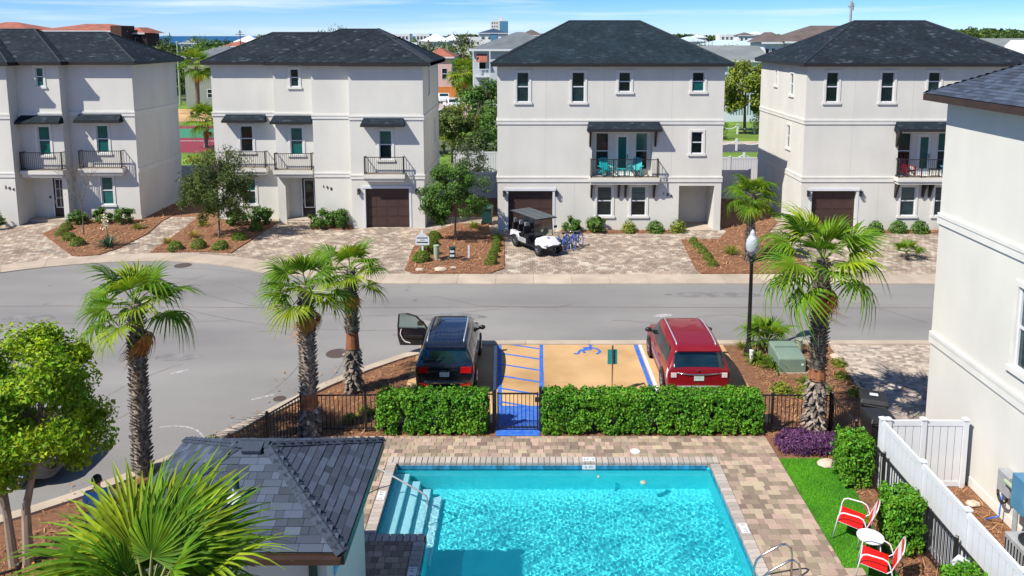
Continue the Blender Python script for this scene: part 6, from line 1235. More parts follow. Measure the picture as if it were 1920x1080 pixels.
adirondack('teal slatted chair at the left of the balcony', 4.75, 45.12, 3.28, rad(22), 'teal', 'teal balcony chairs'); adirondack('teal slatted chair at the right of the balcony', 6.55, 45.12, 3.28, rad(-22), 'teal', 'teal balcony chairs'); small_table('low teal table between the two teal balcony chairs', 5.66, 44.95, 3.28, 'teal')
adirondack('red slatted chair on the far right balcony', 22.55, 45.12, 3.28, rad(22), 'carred'); adirondack('blue slatted chair on the balcony, cut by the near house wall', 25.0, 45.12, 3.28, rad(-22), 'bluebox'); small_table('low black table on the far right balcony', 24.1, 44.95, 3.28, 'black')
# stones
for i, (x, y, s, l) in enumerate([(-5.2, 37.0, .24, 'flat pale stone near the sidewalk left of its neighbours'), (-4.2, 37.05, .34, 'largest flat pale stone near the sidewalk by the round bushes'), (-3.6, 37.35, .18, 'small pale stone right of the largest flat one'), (11.2, 26.6, .26, 'pale stone above the mounds by the side driveway'), (8.15, 19.55, .28, 'pale stone at the lawn corner by the clipped shrub'), (11.05, 17.75, .17, 'pale stone lying against the near house wall')]):
    b = B(); b.ball((0, 0, 0), (s, s * .75, s * .38), 9, 6); b.v = [(x_ * R.uniform(.85, 1.15), y_ * R.uniform(.85, 1.15), z_ * R.uniform(.85, 1.1)) for x_, y_, z_ in b.v]
    tag(link('stone', b.mesh('stone', M['stone']), None, (x, y, .05)), l, 'stone', 'stones in the beds')
# utilities by the near house
t = thing('meter_box', 'blue-grey meter cabinet on a post by the near house wall', 'meter box', (11.0, 16.15, 0)); B().box(-.02, -.30, .95, .30, .14, 1.75).build('cabinet', M['bluebox'], t, world=False, bevel=.01); B().tube([(.0, -.05, 0), (.0, -.05, .95)], .055, 8).build('post', M['grey'], t, world=False); B().tube([(.1, .14, 1.3), (.1, .55, 1.3)], .05, 8).build('conduit', M['pedgreen'], t, world=False)
t = thing('junction_box', 'grey junction box with coiled cables on the near house wall', 'junction box', (11.3, 16.9, .85)); B().box(-.12, -.22, 0, .14, .22, .52).build('housing', M['grey'], t, world=False, bevel=.02)
b = B()
for k in range(4): b.tube([(-.05 - .015 * k, .05 + .17 * math.cos(i * .45), -.06 + (.17 + .012 * k) * math.sin(i * .45)) for i in range(15)], .013, 5)
b.build('cable_coil', M['black'], t, True, world=False); B().tube([(-.04, .1, 0), (-.06, .12, -.6), (-.1, .05, -.6), (-.3, .25, -.82)], .018, 6).build('blue_cable', M['bikeblue'], t, True, world=False)
t = thing('air_conditioner', 'grey air conditioning unit top showing at the right edge', 'air conditioner', (10.75, 15.0, 0)); B().box(-.42, -.42, 0, .42, .42, .92).build('casing', M['grey'], t, world=False, bevel=.02)
B().lathe([(.34, .921), (.34, .95), (.30, .95), (.30, .925), (.001, .925)], n=26).build('fan_ring', M['black'], t, world=False)
for k in range(8): B().box(-.425, -.36 + .1 * k, .1, -.421, -.32 + .1 * k, .82).build('louvre', M['black'], t, world=False)
b = B(); b.tube([(8.62, 14.3, .3), (8.62, 14.3, 1.0), (8.66, 14.2, 1.18), (8.74, 13.9, 1.2), (8.78, 13.75, 1.1), (8.78, 13.7, .2)], .06, 10); tag(b.build('vent_hose', M['white'], None, True), 'white bent pipe standing between the black pickets near the bottom', 'pipe')
# person
t = thing('person', 'person in a blue shirt seen from behind past the palm fronds', 'person', (-9.55, 16.05, 0), rad(20)); PV = [(0, 0, .95), (0, .02, 1.15), (0, .06, 1.38), (0, .08, 1.47), (0, .11, 1.54), (0, .12, 1.64), (-.10, 0, .90), (-.12, .02, .50), (-.12, -.02, .08), (-.12, .14, .04), (.10, 0, .90), (.12, .06, .50), (.12, .04, .08), (.12, .20, .04), (-.19, .06, 1.40), (-.27, .08, 1.12), (-.24, .28, .95), (.19, .06, 1.40), (.27, .10, 1.12), (.22, .30, 1.0), (-.23, .37, .93), (.21, .39, .98)]
PE = [(0, 1), (1, 2), (2, 3), (3, 4), (4, 5), (0, 6), (6, 7), (7, 8), (8, 9), (0, 10), (10, 11), (11, 12), (12, 13), (2, 14), (14, 15), (15, 16), (2, 17), (17, 18), (18, 19), (16, 20), (19, 21)]
PR = [.15, .145, .15, .065, .075, .10, .095, .065, .045, .04, .095, .065, .045, .04, .062, .045, .034, .062, .045, .034, .036, .036]
def skin_obj(name, V_, E_, R_, m, par):
    me = bpy.data.meshes.new(name); me.from_pydata(V_, E_, []); me.materials.append(m); o = link(name, me, par); s = o.modifiers.new('skin', 'SKIN'); 
    for i, v in enumerate(me.skin_vertices[0].data if me.skin_vertices else []): pass
    if not me.skin_vertices:
        bm = __import__('bmesh').new(); bm.from_mesh(me); bm.verts.layers.skin.verify(); bm.to_mesh(me); bm.free()
    for i, v in enumerate(me.skin_vertices[0].data): v.radius = (R_[i], R_[i] * (.75 if R_[i] > .13 else 1)); v.use_root = (i == 0)
    s.use_smooth_shade = True; u = o.modifiers.new('sub', 'SUBSURF'); u.levels = 1; u.render_levels = 2; return o
skin_obj('body', PV, PE, PR, M['skin'], t)
skin_obj('shirt', [PV[i] for i in (0, 1, 2, 14, 15, 17, 18)], [(0, 1), (1, 2), (2, 3), (3, 4), (2, 5), (5, 6)], [.185, .175, .18, .085, .068, .085, .068], M['shirt'], t)
skin_obj('shorts', [(0, 0, 1.0), PV[6], (-.12, .02, .52), PV[10], (.12, .06, .52)], [(0, 1), (1, 2), (0, 3), (3, 4)], [.18, .125, .095, .125, .095], M['shorts'], t)
B().ball((0, .10, 1.68), (.105, .12, .10), 14, 10).build('hair', M['hair'], t, True, world=False)
for s in (-1, 1): B().ball((s * .095, .13, 1.62), (.02, .03, .035), 8, 6).build('ear', M['skin'], t, True, world=False)
B().ball((0, .225, 1.60), (.018, .025, .03), 8, 6).build('nose', M['skin'], t, True, world=False)
# ------------------------------------------------------------------ the neighbourhood beyond
b = B(); b.quad((-60, 62, -.02), (60, 62, -.02), (60, 76.3, -.02), (-60, 76.3, -.02)); b.quad((-60, 84.5, -.02), (60, 84.5, -.02), (60, 135, -.02), (-60, 135, -.02)); struct(b.build('rear_lawn', M['grass']))
struct(B().quad((8, 76.3, -.015), (90, 76.3, -.015), (90, 82, -.015), (8, 82, -.015)).build('rear_road', mat('blue_grey_road', (.06, .065, .08), rough=.9)))
struct(B().quad((8, 82, -.012), (90, 82, -.012), (90, 84.5, -.012), (8, 84.5, -.012)).build('rear_path', M['concrete']))
struct(B().quad((-25, 98, -.012), (0, 98, -.012), (0, 185, -.012), (-25, 185, -.012)).build('car_park', mat('pale_sand_lot', (.42, .33, .27), (.35, .28, .23), .3, .9)))
struct(B().quad((-60, 104, -.01), (-38, 104, -.01), (-38, 122, -.01), (-60, 122, -.01)).build('rear_street', M['lot']))
crt = mat('red_court', (.21, .03, .045), rough=.8); cgr = mat('green_court', (.04, .20, .11), rough=.8)
o = struct(B().quad((-60, 76, -.008), (-28, 76, -.008), (-28, 99, -.008), (-60, 99, -.008)).build('tennis_court', crt)); struct(B().quad((-60, 87.2, -.003), (-28, 87.2, -.003), (-28, 96, -.003), (-60, 96, -.003)).build('court_surface', cgr, o)); struct(B().quad((-60, 84.5, -.002), (-28, 84.5, -.002), (-28, 84.7, -.002), (-60, 84.7, -.002)).build('court_line', M['whitepaint'], o))
vinyl_fence('white board fence crossing the gap behind house 198', [(-6.0, 64.5), (-3.6, 64.5), (-1.2, 64.5)]); vinyl_fence('white board fence behind the short palm in the gap past house 186', [(11.4, 60.5), (13.8, 60.5), (16.2, 60.5), (18.6, 60.5)], 2.0); vinyl_fence('white board fence low behind the olive tree on the left', [(-27.5, 57.5), (-25.1, 57.5), (-22.7, 57.5), (-20.3, 57.5)])
vinyl_fence('white fence panel standing in the alley left of house 186', [(-5.9, 54.2), (-3.8, 54.2), (-1.75, 54.2)], 1.9); vinyl_fence('grey-shaded white fence panel in the alley right of house 186', [(11.75, 54.0), (13.8, 54.0), (15.9, 54.0)], 2.1)
def rope_fence(label, y, x0, x1, n):
    t = thing('rope_fence', label, 'fence', (x0, y, 0), 0, 'white rope fences by the rear lawn'); dx = (x1 - x0) / n
    for i in range(n + 1): B().box(dx * i - .09, -.09, 0, dx * i + .09, .09, 1.25).build('post', M['white'], t, world=False)
    for i in range(n): B().tube([(dx * (i + k / 6), 0, 1.05 - .45 * (1 - (k / 3 - 1) ** 2)) for k in range(7)], .04, 5).build('rope', M['white'], t, world=False)
rope_fence('white rope fence along the far side of the rear road', 77.2, 12.5, 33, 7); rope_fence('white rope fence across the green rear lawn', 67.8, 13, 29, 5); rope_fence('white post fence under the far spreading tree', 90.5, 23, 31, 4)
t = thing('fire_hydrant', 'yellow fire hydrant at the edge of the rear lawn', 'hydrant', (20.4, 67.3, 0)); B().lathe([(.2, 0), (.2, .06), (.14, .08), (.14, .6), (.19, .62), (.17, .75), (.07, .86), (.001, .9)], n=12).build('barrel', M['yellow'], t, world=False); B().lathe([(.07, -.28), (.07, .28)], (0, 0, .5), 10, 'x').build('outlets', M['yellow'], t, world=False)
def bldg(label, x, y, w, d, h_, wallm, roofm, rh=2.0, wins=(), cat='house', name='far_house', over=.5, kind='hip', bal=(), z0=-.5, flat=False, grp='houses beyond the street'):
    """far building: front at y facing the camera"""
    t = thing(name, label, cat, (x + w / 2, y, 0), 0, grp); b = B(); ops = [(x + a, x + a + ww, z, z + hh, .15) for a, z, ww, hh in wins]; facade(b, x, x + w, z0, h_, y, ops)
    b.quad((x, y, z0), (x, y, h_), (x, y + d, h_), (x, y + d, z0)); b.quad((x + w, y, z0), (x + w, y + d, z0), (x + w, y + d, h_), (x + w, y, h_)); b.quad((x + w, y + d, z0), (x, y + d, z0), (x, y + d, h_), (x + w, y + d, h_)); b.quad((x, y, h_), (x + w, y, h_), (x + w, y + d, h_), (x, y + d, h_)); b.build('wall', wallm, t)
    for a, z, ww, hh in wins:
        g = link('window', None, t); B().box(x + a, y + .10, z, x + a + ww, y + .14, z + hh).build('pane', M['glass_dark'], g); f = B(); q = max(.08, ww * .09); f.box(x + a - q, y - .05, z - q, x + a, y - .002, z + hh + q); f.box(x + a + ww, y - .05, z - q, x + a + ww + q, y - .002, z + hh + q); f.box(x + a, y - .05, z + hh, x + a + ww, y - .002, z + hh + q); f.box(x + a, y - .05, z - q, x + a + ww, y - .002, z); f.box(x + a, y - .02, z + hh * .5 - .05, x + a + ww, y + .09, z + hh * .5 + .05); f.build('frame', M['white'], g)
    if roofm:
        b = B(); X0, X1, Y0, Y1 = x - over, x + w + over, y - over, y + d + over
        if kind == 'hip': r = min(X1 - X0, Y1 - Y0) / 2; hip(b, X0, X1, Y0, Y1, h_ + .05, rh / r); b.quad((X0, Y0, h_ + .04), (X0, Y1, h_ + .04), (X1, Y1, h_ + .04), (X1, Y0, h_ + .04))
        elif kind == 'gable': ym = (Y0 + Y1) / 2; b.add([(X0, Y0, h_), (X1, Y0, h_), (X1, Y1, h_), (X0, Y1, h_), (X0, ym, h_ + rh), (X1, ym, h_ + rh)], [(0, 1, 5, 4), (2, 3, 4, 5), (0, 4, 3), (1, 2, 5)])
        o = b.build('roof', roofm, t, uv=True); e = B(); e.box(X0, Y0 - .06, h_ - .2, X1, Y0 - .004, h_ + .08); e.build('eave', M['white'], o)
    for a, z, ww, dd in bal:
        g = link('balcony', None, t); B().box(x + a, y - dd, z, x + a + ww, y - .01, z + .2).build('floor_slab', M['white'], g); B().box(x + a, y - dd, z + 1.05, x + a + ww, y - dd + .08, z + 1.15).build('rail', M['white'], g)
        n = max(3, int(ww / .45))
        for i in range(n + 1): B().box(x + a + (ww - .06) * i / n, y - dd + .01, z + .2, x + a + (ww - .06) * i / n + .06, y - dd + .07, z + 1.05).build('baluster', M['white'], g)
    return t
def clap(n, c, k=.82): return brickmat(n, c, c, c, tuple(v * k * .6 for v in c), 400, .32, .03, .8, .6)
W_white = mat('white_far_wall', (.66, .66, .65), (.6, .6, .6), .3, .85); W_pink = mat('pink_far_wall', (.52, .36, .33), rough=.85); W_blue = mat('pale_blue_wall', (.50, .58, .62), rough=.85); W_sage = clap('sage_clapboard', (.33, .36, .31)); W_grey = clap('light_grey_clapboard', (.58, .62, .66))
W_brick = mat('brown_brick_wall', (.10, .045, .028), (.07, .035, .025), .8, .9); Rt = mat('terracotta_roof', (.36, .12, .07), (.22, .08, .055), .8, .85, .5, 12); Rg = mat('grey_shingle_roof', (.135, .15, .165), (.10, .115, .125), .8, .9, .3, 9); Rgg = mat('green_grey_shingle_roof', (.185, .205, .20), (.14, .16, .16), .5, .9, .3, 9); Rb = mat('brown_shingle_roof', (.12, .095, .085), (.09, .07, .065), .6, .9); Rw = mat('white_metal_roof', (.66, .70, .72), (.58, .62, .66), .4, .6); Rn = mat('navy_roof', (.025, .05, .10), rough=.7); Rlb = mat('pale_aqua_metal_roof', (.38, .50, .53), (.45, .55, .58), .4, .6); W_conc = mat('pale_tower_wall', (.60, .58, .56), rough=.85)
def FX(px, Y): return (px - 985) * Y * 1.0 / 1463 * 1.0
# left: brown building with terracotta roof, its right end a pavilion with an open balcony
Y = 150; bldg('brown brick building with long terracotta roof behind the house 204', FX(72, Y), Y, FX(236, Y) - FX(72, Y), 12, 12.4, W_brick, Rt, 1.4, [(3.0, 10.3, 1.2, 1.3), (7, 10.3, 1.2, 1.3)], 'building', 'brick_building', .8)
Y = 149; t = bldg('dark brick tower block ending the terracotta-roofed building', FX(218, Y), Y - 2, FX(238, Y) - FX(218, Y), 5, 13.4, W_brick, None, 0, [], 'building', 'brick_tower')
Y = 152; t = bldg('terracotta-roofed pavilion with posts and railing beside the brick tower', FX(238, Y), Y, 3.0, 7, 12.0, W_brick, Rt, 1.1, [(.6, 9.6, .5, 1.5), (1.6, 9.6, .5, 1.5)], 'building', 'roof_pavilion', .9)
for x_ in (FX(262, Y), FX(268, Y), FX(276, Y)): B().box(x_ - .08, Y - .6, 8, x_ + .08, Y - .45, 12).build('post', M['brown'], t)
B().box(FX(258, Y), Y - .7, 9.6, FX(278, Y), Y - .6, 10.9).build('balcony_rail', M['brown'], t); B().box(FX(240, Y), Y - .8, 8.0, FX(278, Y), Y + 2, 9.5).build('balcony_slab', W_brick, t)
Y = 165; bldg('terracotta-roofed building cut by the left edge of the photo', FX(-60, Y), Y, FX(48, Y) - FX(-60, Y), 10, 12.9, W_brick, Rt, 1.5, [], 'building', 'brick_building', .8)
# gap between the two left houses
Y = 126; bldg('sage clapboard house with two white windows between houses 204 and 198', FX(342, Y), Y, 10, 9, 8.1, W_sage, Rg, 1.6, [(3.4, 4.9, .95, 1.2), (3.6, 1.5, 1.0, 1.3)], grp='houses beyond the street')
Y = 230; bldg('orange-roofed house peeping over the trees left of house 198', FX(417, Y), Y, 7, 8, 8.4, W_white, Rt, 1.5); Y = 260; bldg('pale roofed house on the skyline left of house 198', FX(338, Y), Y, 5, 8, 9.0, W_white, Rgg, 1.4); Y = 250; bldg('white sloped-roof house peeping out beside the house 198 roof', FX(432, Y), Y, 9, 8, 9.0, W_white, Rw, 2.4)
# middle gap
Y = 150; bldg('pink house with terracotta roof and white windows between houses 198 and 186', FX(795, Y), Y, FX(847, Y) - FX(795, Y), 9, 7.4, W_pink, Rt, 1.7, [(FX(828, Y) - FX(795, Y), 3.2, .95, 2.0), (FX(822, Y) - FX(795, Y), .4, 1.0, 1.3), (FX(836, Y) - FX(795, Y), .4, .8, 1.3)])
Y = 108; t = bldg('pale grey clapboard house with orange striped awning and white balcony', FX(886, Y), Y, 13, 12, 9.6, W_grey, Rg, 2.4, [(.9, 6.9, .9, 1.9), (2.9, 3.0, .7, 1.4)], bal=[(.3, 5.8, 2.0, .9), (.3, 2.3, 2.0, .9)]); x_ = FX(886, Y) + .55
for k in range(5): B().add([(x_ + .3 * k, Y - .75, 7.9), (x_ + .3 * k + .28, Y - .75, 7.9), (x_ + .3 * k + .28, Y - .05, 9.0), (x_ + .3 * k, Y - .05, 9.0), (x_ + .3 * k, Y - .74, 7.88), (x_ + .3 * k + .28, Y - .74, 7.88), (x_ + .3 * k + .28, Y - .03, 8.96), (x_ + .3 * k, Y - .03, 8.96)], [(0, 1, 2, 3), (7, 6, 5, 4), (0, 4, 5, 1), (1, 5, 6, 2), (3, 2, 6, 7), (0, 3, 7, 4)]).build('awning_strip', Rt, t)
for a in (.05, 2.35): B().box(FX(886, Y) + a, Y - .95, 0, FX(886, Y) + a + .14, Y - .8, 9.5).build('porch_post', M['white'], t)
Y = 300; bldg('white and blue house under a navy hip roof on the skyline', FX(898, Y), Y, FX(950, Y) - FX(898, Y), 12, 12.5, W_white, Rn, 1.8, [(1.0, 10.2, 1.2, 1.0), (3.6, 10.2, 1.0, 1.0), (8.6, 10.2, 1.0, 1.0), (1.0, 6.2, 1.2, 1.0)]); B().box(FX(920, Y), Y - .3, 0, FX(932, Y), Y - .05, 12.2).build('blue_bay', M['bluebox'], bpy.data.objects[[o.name for o in bpy.data.objects if o.name.startswith('far_house')][-1]])
Y = 700; t = bldg('pale high-rise hotel tower with balconies on the horizon', FX(920, Y), Y, FX(952, Y) - FX(920, Y), 14, 25, W_conc, None, 0, [(1 + 2.1 * i, 3.5 + 3.1 * k, 1.1, 1.4) for i in range(3) for k in range(7)], 'tower', 'hotel_tower'); B().box(FX(937, Y), Y - .4, 0, FX(951.5, Y), Y - .1, 24.5).build('blue_glass_bay', M['bluebox'], t); B().box(FX(936, Y), Y + 2, 25, FX(942, Y), Y + 6, 28.5).build('roof_block', W_conc, t)
Y = 330; bldg('brown hip-roofed house on the skyline left of house 186', FX(975, Y), Y, FX(1018, Y) - FX(975, Y), 9, 11.6, W_white, Rb, 2.4, [(7.5, 9.6, 1.2, 1.0)])
for i, (x0, x1, h_, Y, l) in enumerate([(738, 768, 12.6, 420, 'white flat-roofed block far left of the skyline row'), (779, 805, 12.6, 430, 'white flat-roofed block second in the skyline row')]): bldg(l, FX(x0, Y), Y, FX(x1, Y) - FX(x0, Y), 12, h_, W_white, None, 0, [(.8 + 1.9 * k, 9.6, 1.2, 1.6) for k in range(int((FX(x1, Y) - FX(x0, Y)) / 1.9))], 'building', 'white_block')
Y = 380; bldg('white tent-roofed building, the larger on the skyline', FX(790, Y), Y, 13, 12, 8.8, W_white, Rw, 3.6, [(1 + 2.4 * k, 6, 1.2, 1.2) for k in range(5)], 'building', 'white_pavilion', .8); Y = 384; bldg('white tent-roofed building tucked behind the larger one', FX(830, Y), Y, 9, 10, 9.3, W_white, Rw, 2.8, [], 'building', 'white_pavilion', .6); Y = 400; bldg('long low white building right of the tent roofs', FX(842, Y), Y, 20, 12, 10.9, W_white, None, 0, [(1.2 + 2.6 * k, 7.2, 1.2, 1.2) for k in range(7)], 'building', 'white_block'); Y = 330; bldg('pale building with white balconies low behind house 198', FX(750, Y), Y, 12, 9, 8.6, W_white, None, 0, [(1 + 2.2 * k, 5.5, 1.3, 1.6) for k in range(5)], 'building', 'white_block')
# right gap
Y = 104; t = bldg('grey house with wide shingle roof and white deck past house 186', FX(1318, Y), Y, FX(1440, Y) - FX(1318, Y), 12, 8.2, W_blue, Rgg, 1.9, [(4.9, 3.6, 1.1, 2.0)], over=.6, kind='gable'); x_ = FX(1358, Y); B().box(x_, Y - .9, 5.0, x_ + 6, Y - .8, 5.4).build('deck_rail', M['white'], t)
for k in range(16): B().box(x_ + .38 * k, Y - .88, 2.6, x_ + .38 * k + .1, Y - .82, 5.0).build('deck_board', M['white'], t)
Y = 115; t = bldg('house with plum-brown roof and white columned porch on the right skyline', FX(1478, Y), Y, 16, 10, 10.6, W_white, Rb, 2.4, [], over=.7)
bldg('columned white porch wing under the plum-brown roof', FX(1437, Y), Y + 1, 3.3, 7, 10.5, W_white, Rb, 1.5, [(.3, 7.4, .5, 2.2), (1.2, 7.4, .5, 2.2), (2.1, 7.4, .5, 2.2)], 'house', 'porch_wing')
Y = 88; t = bldg('house with a pale grey-green gable roof at the right skyline', FX(1835, Y), Y, 14, 12, 8.2, W_white, Rgg, 3.0, [], kind='gable', over=.7); b = B(); b.add([(FX(1886, Y), Y - 1.5, 8.0), (FX(1990, Y), Y - 1.5, 8.0), (FX(1938, Y), Y - 1.5, 11.0), (FX(1886, Y), Y + 4, 8.0), (FX(1990, Y), Y + 4, 8.0), (FX(1938, Y), Y + 4, 11.0)], [(0, 1, 2), (0, 2, 5, 3), (1, 4, 5, 2)]); b.build('porch_gable', M['white'], t)
for i, (px, w, h_, Y, rm, l) in enumerate([(1268, 10, 9.7, 260, Rlb, 'pale aqua metal-roofed house just right of house 186 roof'), (1322, 15, 8.6, 240, Rlb, 'long pale metal-roofed house in the gap past house 186'), (1300, 7, 10.6, 420, Rw, 'tiny white-roofed house farther off past house 186'), (1350, 9, 12.0, 400, None, 'white flat-roofed house with dark openings past house 186'), (1400, 8, 9.2, 250, Rlb, 'pale metal-roofed house left of the plum-brown roof'), (1385, 8, 11.6, 380, Rb, 'small brown-roofed house on the skyline past house 186'), (1410, 6, 12.2, 420, Rw, 'white-roofed house nearest the plum-brown roof on the skyline')]): bldg(l, FX(px, Y), Y, w, 9, h_, W_white, rm, 1.5, [(1.0 + 2.2 * k, h_ - 2.4, 1.2, 1.3) for k in range(int(w / 2.2) - 1)])
# wooden fence, vehicles beyond
t = thing('board_fence', 'orange-stained board fence below the pink house', 'fence', (FX(815, 146), 146, 0))
for k in range(22): B().box(.36 * k, 0, -.2, .36 * k + .33, .06, 2.0).build('board', mat('orange_stained_board', (.55, .20, .035), (.45, .15, .03), 2, .8) if k == 0 else bpy.data.materials['orange_stained_board'], t, world=False)
def small_car(label, x, y, rz, m, truck=False):
    t = thing('pickup_truck' if truck else 'small_car', label, 'truck' if truck else 'car', (x, y, 0), rz, 'vehicles beyond the houses'); b = B(); P = [(-2.4, .4), (-2.4, .95), (-.6, 1.0), (-.3, 1.65), (.8, 1.7), (1.3, 1.1), (2.4, .95), (2.5, .4)] if truck else [(-2.2, .35), (-2.2, .9), (-1.7, 1.0), (-1.1, 1.45), (.4, 1.45), (1.1, .98), (2.1, .82), (2.2, .35)]; n = len(P); w = .92
    b.add([(-w, y_, z) for y_, z in P] + [(w, y_, z) for y_, z in P], [tuple(range(n)), tuple(range(2 * n - 1, n - 1, -1))] + [(i, i + n, (i + 1) % n + n, (i + 1) % n) for i in range(n)]); b.build('body', M[m], t, world=False, bevel=.08)
    for s in (-1, 1): B().add([(s * (w + .005), P[2][0] + .35, 1.0), (s * (w + .005), P[5][0] - .25, 1.02), (s * (w + .005), P[4][0] - .05, P[4][1] - .1), (s * (w + .005), P[3][0] + .15, P[3][1] - .1)], [(0, 1, 2, 3)]).build('side_window', M['glass_dark'], t, world=False)
    (a0, z0_), (a1, z1_) = P[5], P[4]; B().add([(-.78, a0 - .06, z0_ + .09), (.78, a0 - .06, z0_ + .09), (.72, a1 + .10, z1_ - .07), (-.72, a1 + .10, z1_ - .07)], [(0, 1, 2, 3)]).build('windscreen', M['glass_dark'], t, world=False)
    for s in (-1, 1):
        for y_ in (-1.4, 1.45): wheel(t, s * .85, y_, .33, .2, s)
    return t
small_car('white pickup truck half hidden between houses 198 and 186', -11.6, 122, rad(200), 'carwhite', True); small_car('blue-white car with striped glass at the wall of house 198', -11.0, 106, rad(215), 'carwhite'); small_car('white vehicle beyond the pickup between houses 198 and 186', -14.2, 134, rad(190), 'carwhite', True)
t = thing('motorcycle', 'small red and white motorcycle parked under the far palm', 'motorcycle', (-48.0, 112, 0), rad(70)); 
for y_ in (-.65, .65): wheel(t, 0, y_, .3, .14, 1)
B().ball((0, .1, .75), (.17, .45, .2), 10, 7).build('tank', M['red'], t, True, world=False); B().box(-.16, -.75, .68, .16, -.1, .85).build('seat', M['white'], t, world=False); B().tube([(-.35, .5, 1.1), (0, .55, 1.05), (.35, .5, 1.1)], .03, 6).build('handlebar', M['black'], t, world=False); B().tube([(0, .65, .3), (0, .5, 1.05)], .05, 6).build('fork', M['chrome'], t, world=False)
# utility poles and mast
def pole(label, x, y, h_, arms, m='grey', cat='utility pole', name='utility_pole'):
    t = thing(name, label, cat, (x, y, 0), 0, 'utility poles on the skyline' if name == 'utility_pole' else None); B().tube([(0, 0, 0), (0, 0, h_)], [.2, .12], 8).build('pole', M[m], t, world=False)
    for z, w in arms: B().box(-w, -.08, z, w, .08, z + .16).build('crossarm', M[m], t, world=False)
    return t
pole('thin utility pole standing before the sea on the left', FX(318, 210), 210, 12.3, [(11.4, .6)], 'bark2'); pole('dark utility pole with a cross arm left of house 198', FX(450, 190), 190, 12.9, [(11.7, 1.1), (12.3, .5)], 'bark2'); pole('slim pole rising in front of the tent roofs', FX(803, 120), 120, 10.9, [(10.3, .4)], 'bark2'); pole('pale lamp pole among the trees between houses 204 and 198', FX(331, 130), 130, 10.6, [(10.4, .25)], 'pedgreen')
t = pole('tall antenna mast rising behind the right-hand roof', FX(1593, 75), 75, 14.8, [(14.2, .28)], 'grey', 'mast', 'antenna_mast')
for z in (13.9, 14.3): B().lathe([(.12, 0), (.12, .3)], (.16, 0, z), 8).build('antenna', M['grey'], t, world=False)
# trees beyond
def far_tree(label, x, y, r, h_, lm, n, sz, trunk=True, base=0, name='far_tree', grp='trees beyond the houses', clumps=40, seed=1, multi=1):
    t = thing(name, label, 'tree', (x, y, 0), 0, grp); cz = (h_ + base) / 2; rz_ = (h_ - base) / 2
    limb_tree(t, [([(0, 0, -.2), (.1 * R.uniform(-1, 1) + .25 * k, 0, cz * .6), (.5 * (k - (multi - 1) / 2) * r, 0, cz * 1.15)], .055 * r * (1 if multi == 1 else .6)) for k in range(multi)], M['bark2'], 2, seed=seed, top=r * .55)
    P, N = crown_pts(n, r, r, rz_, clumps, .30, .45); P[:, 2] += cz; V, F = leaves(P, N, sz, .6, .7); link('crown', fmesh('crown', V, F, M[lm]), t); return t
L_ = [('dark tree at the back of the gap before house 198, left of the far palm', FX(345, 140), 140, 4.5, 9.6, 'leaf_dark', 2200, .5, .5), ('bushy tree behind the sage house roof', FX(400, 150), 150, 5, 10.2, 'leaf_vib', 2600, .5, 1), ('green tree on the skyline beside the orange roof', FX(385, 165), 165, 5, 10.4, 'leaf_elm', 2600, .55, 1), ('olive tree left of the pale lamp pole', FX(318, 150), 150, 4.5, 10.3, 'leaf_oak', 2200, .5, 1), ('dark tree on the sea skyline at the left', FX(300, 200), 200, 5, 10.9, 'leaf_dark', 1800, .6, 1), ('tree cluster on the skyline before the sea', FX(378, 240), 240, 7, 11.0, 'leaf_vib', 2200, .7, 1), ('small skyline tree left of the dark pole', FX(412, 235), 235, 5, 10.6, 'leaf_dark', 1600, .7, 1),
      ('wide dark oak behind the pale clapboard house', FX(868, 190), 190, 8.5, 11.0, 'leaf_oak', 5000, .55, 2), ('mid green tree left of the wide dark oak', FX(825, 180), 180, 5, 8.2, 'leaf_elm', 3000, .55, 1), ('bright bush tree right of the pink house', FX(870, 140), 140, 2.0, 6.4, 'leaf_yel', 2200, .4, .5), ('dark tree behind the bright bush tree', FX(893, 150), 150, 4.0, 8.0, 'leaf_dark', 2400, .5, .5), ('small tree before the tent-roofed building', FX(795, 200), 200, 5, 9.8, 'leaf_dark', 1800, .6, 1),
      ('big leaning tangle of dark green trees at house 186', -4.0, 92, 3.9, 6.2, 'leaf_elm', 7500, .34, .3), ('green tree filling the middle gap under the tangle', -7.6, 86, 2.9, 3.6, 'leaf_yel', 4500, .26, .1), ('dark dense bush low at the wall of house 186', -3.9, 67, 1.9, 3.4, 'leaf_dark', 3800, .22, .1), ('light green tree right behind the dark dense bush', -2.4, 78, 2.2, 4.6, 'leaf_elm', 3800, .26, .4)]
for i, (l, x, y, r, h_, lm, n, sz, ba) in enumerate(L_): far_tree(l, x, y, r, h_, lm, n, sz, base=ba, seed=i, clumps=36)
far_tree('many-stemmed tree with open trunks between houses 198 and 186', -6.7, 69.5, 2.3, 4.9, 'leaf_oak', 5200, .22, base=2.3, seed=31, multi=5)
far_tree('spreading green tree with a leaning trunk past house 186', 26.0, 91, 3.6, 8.6, 'leaf_yel', 9500, .34, base=2.2, seed=32)
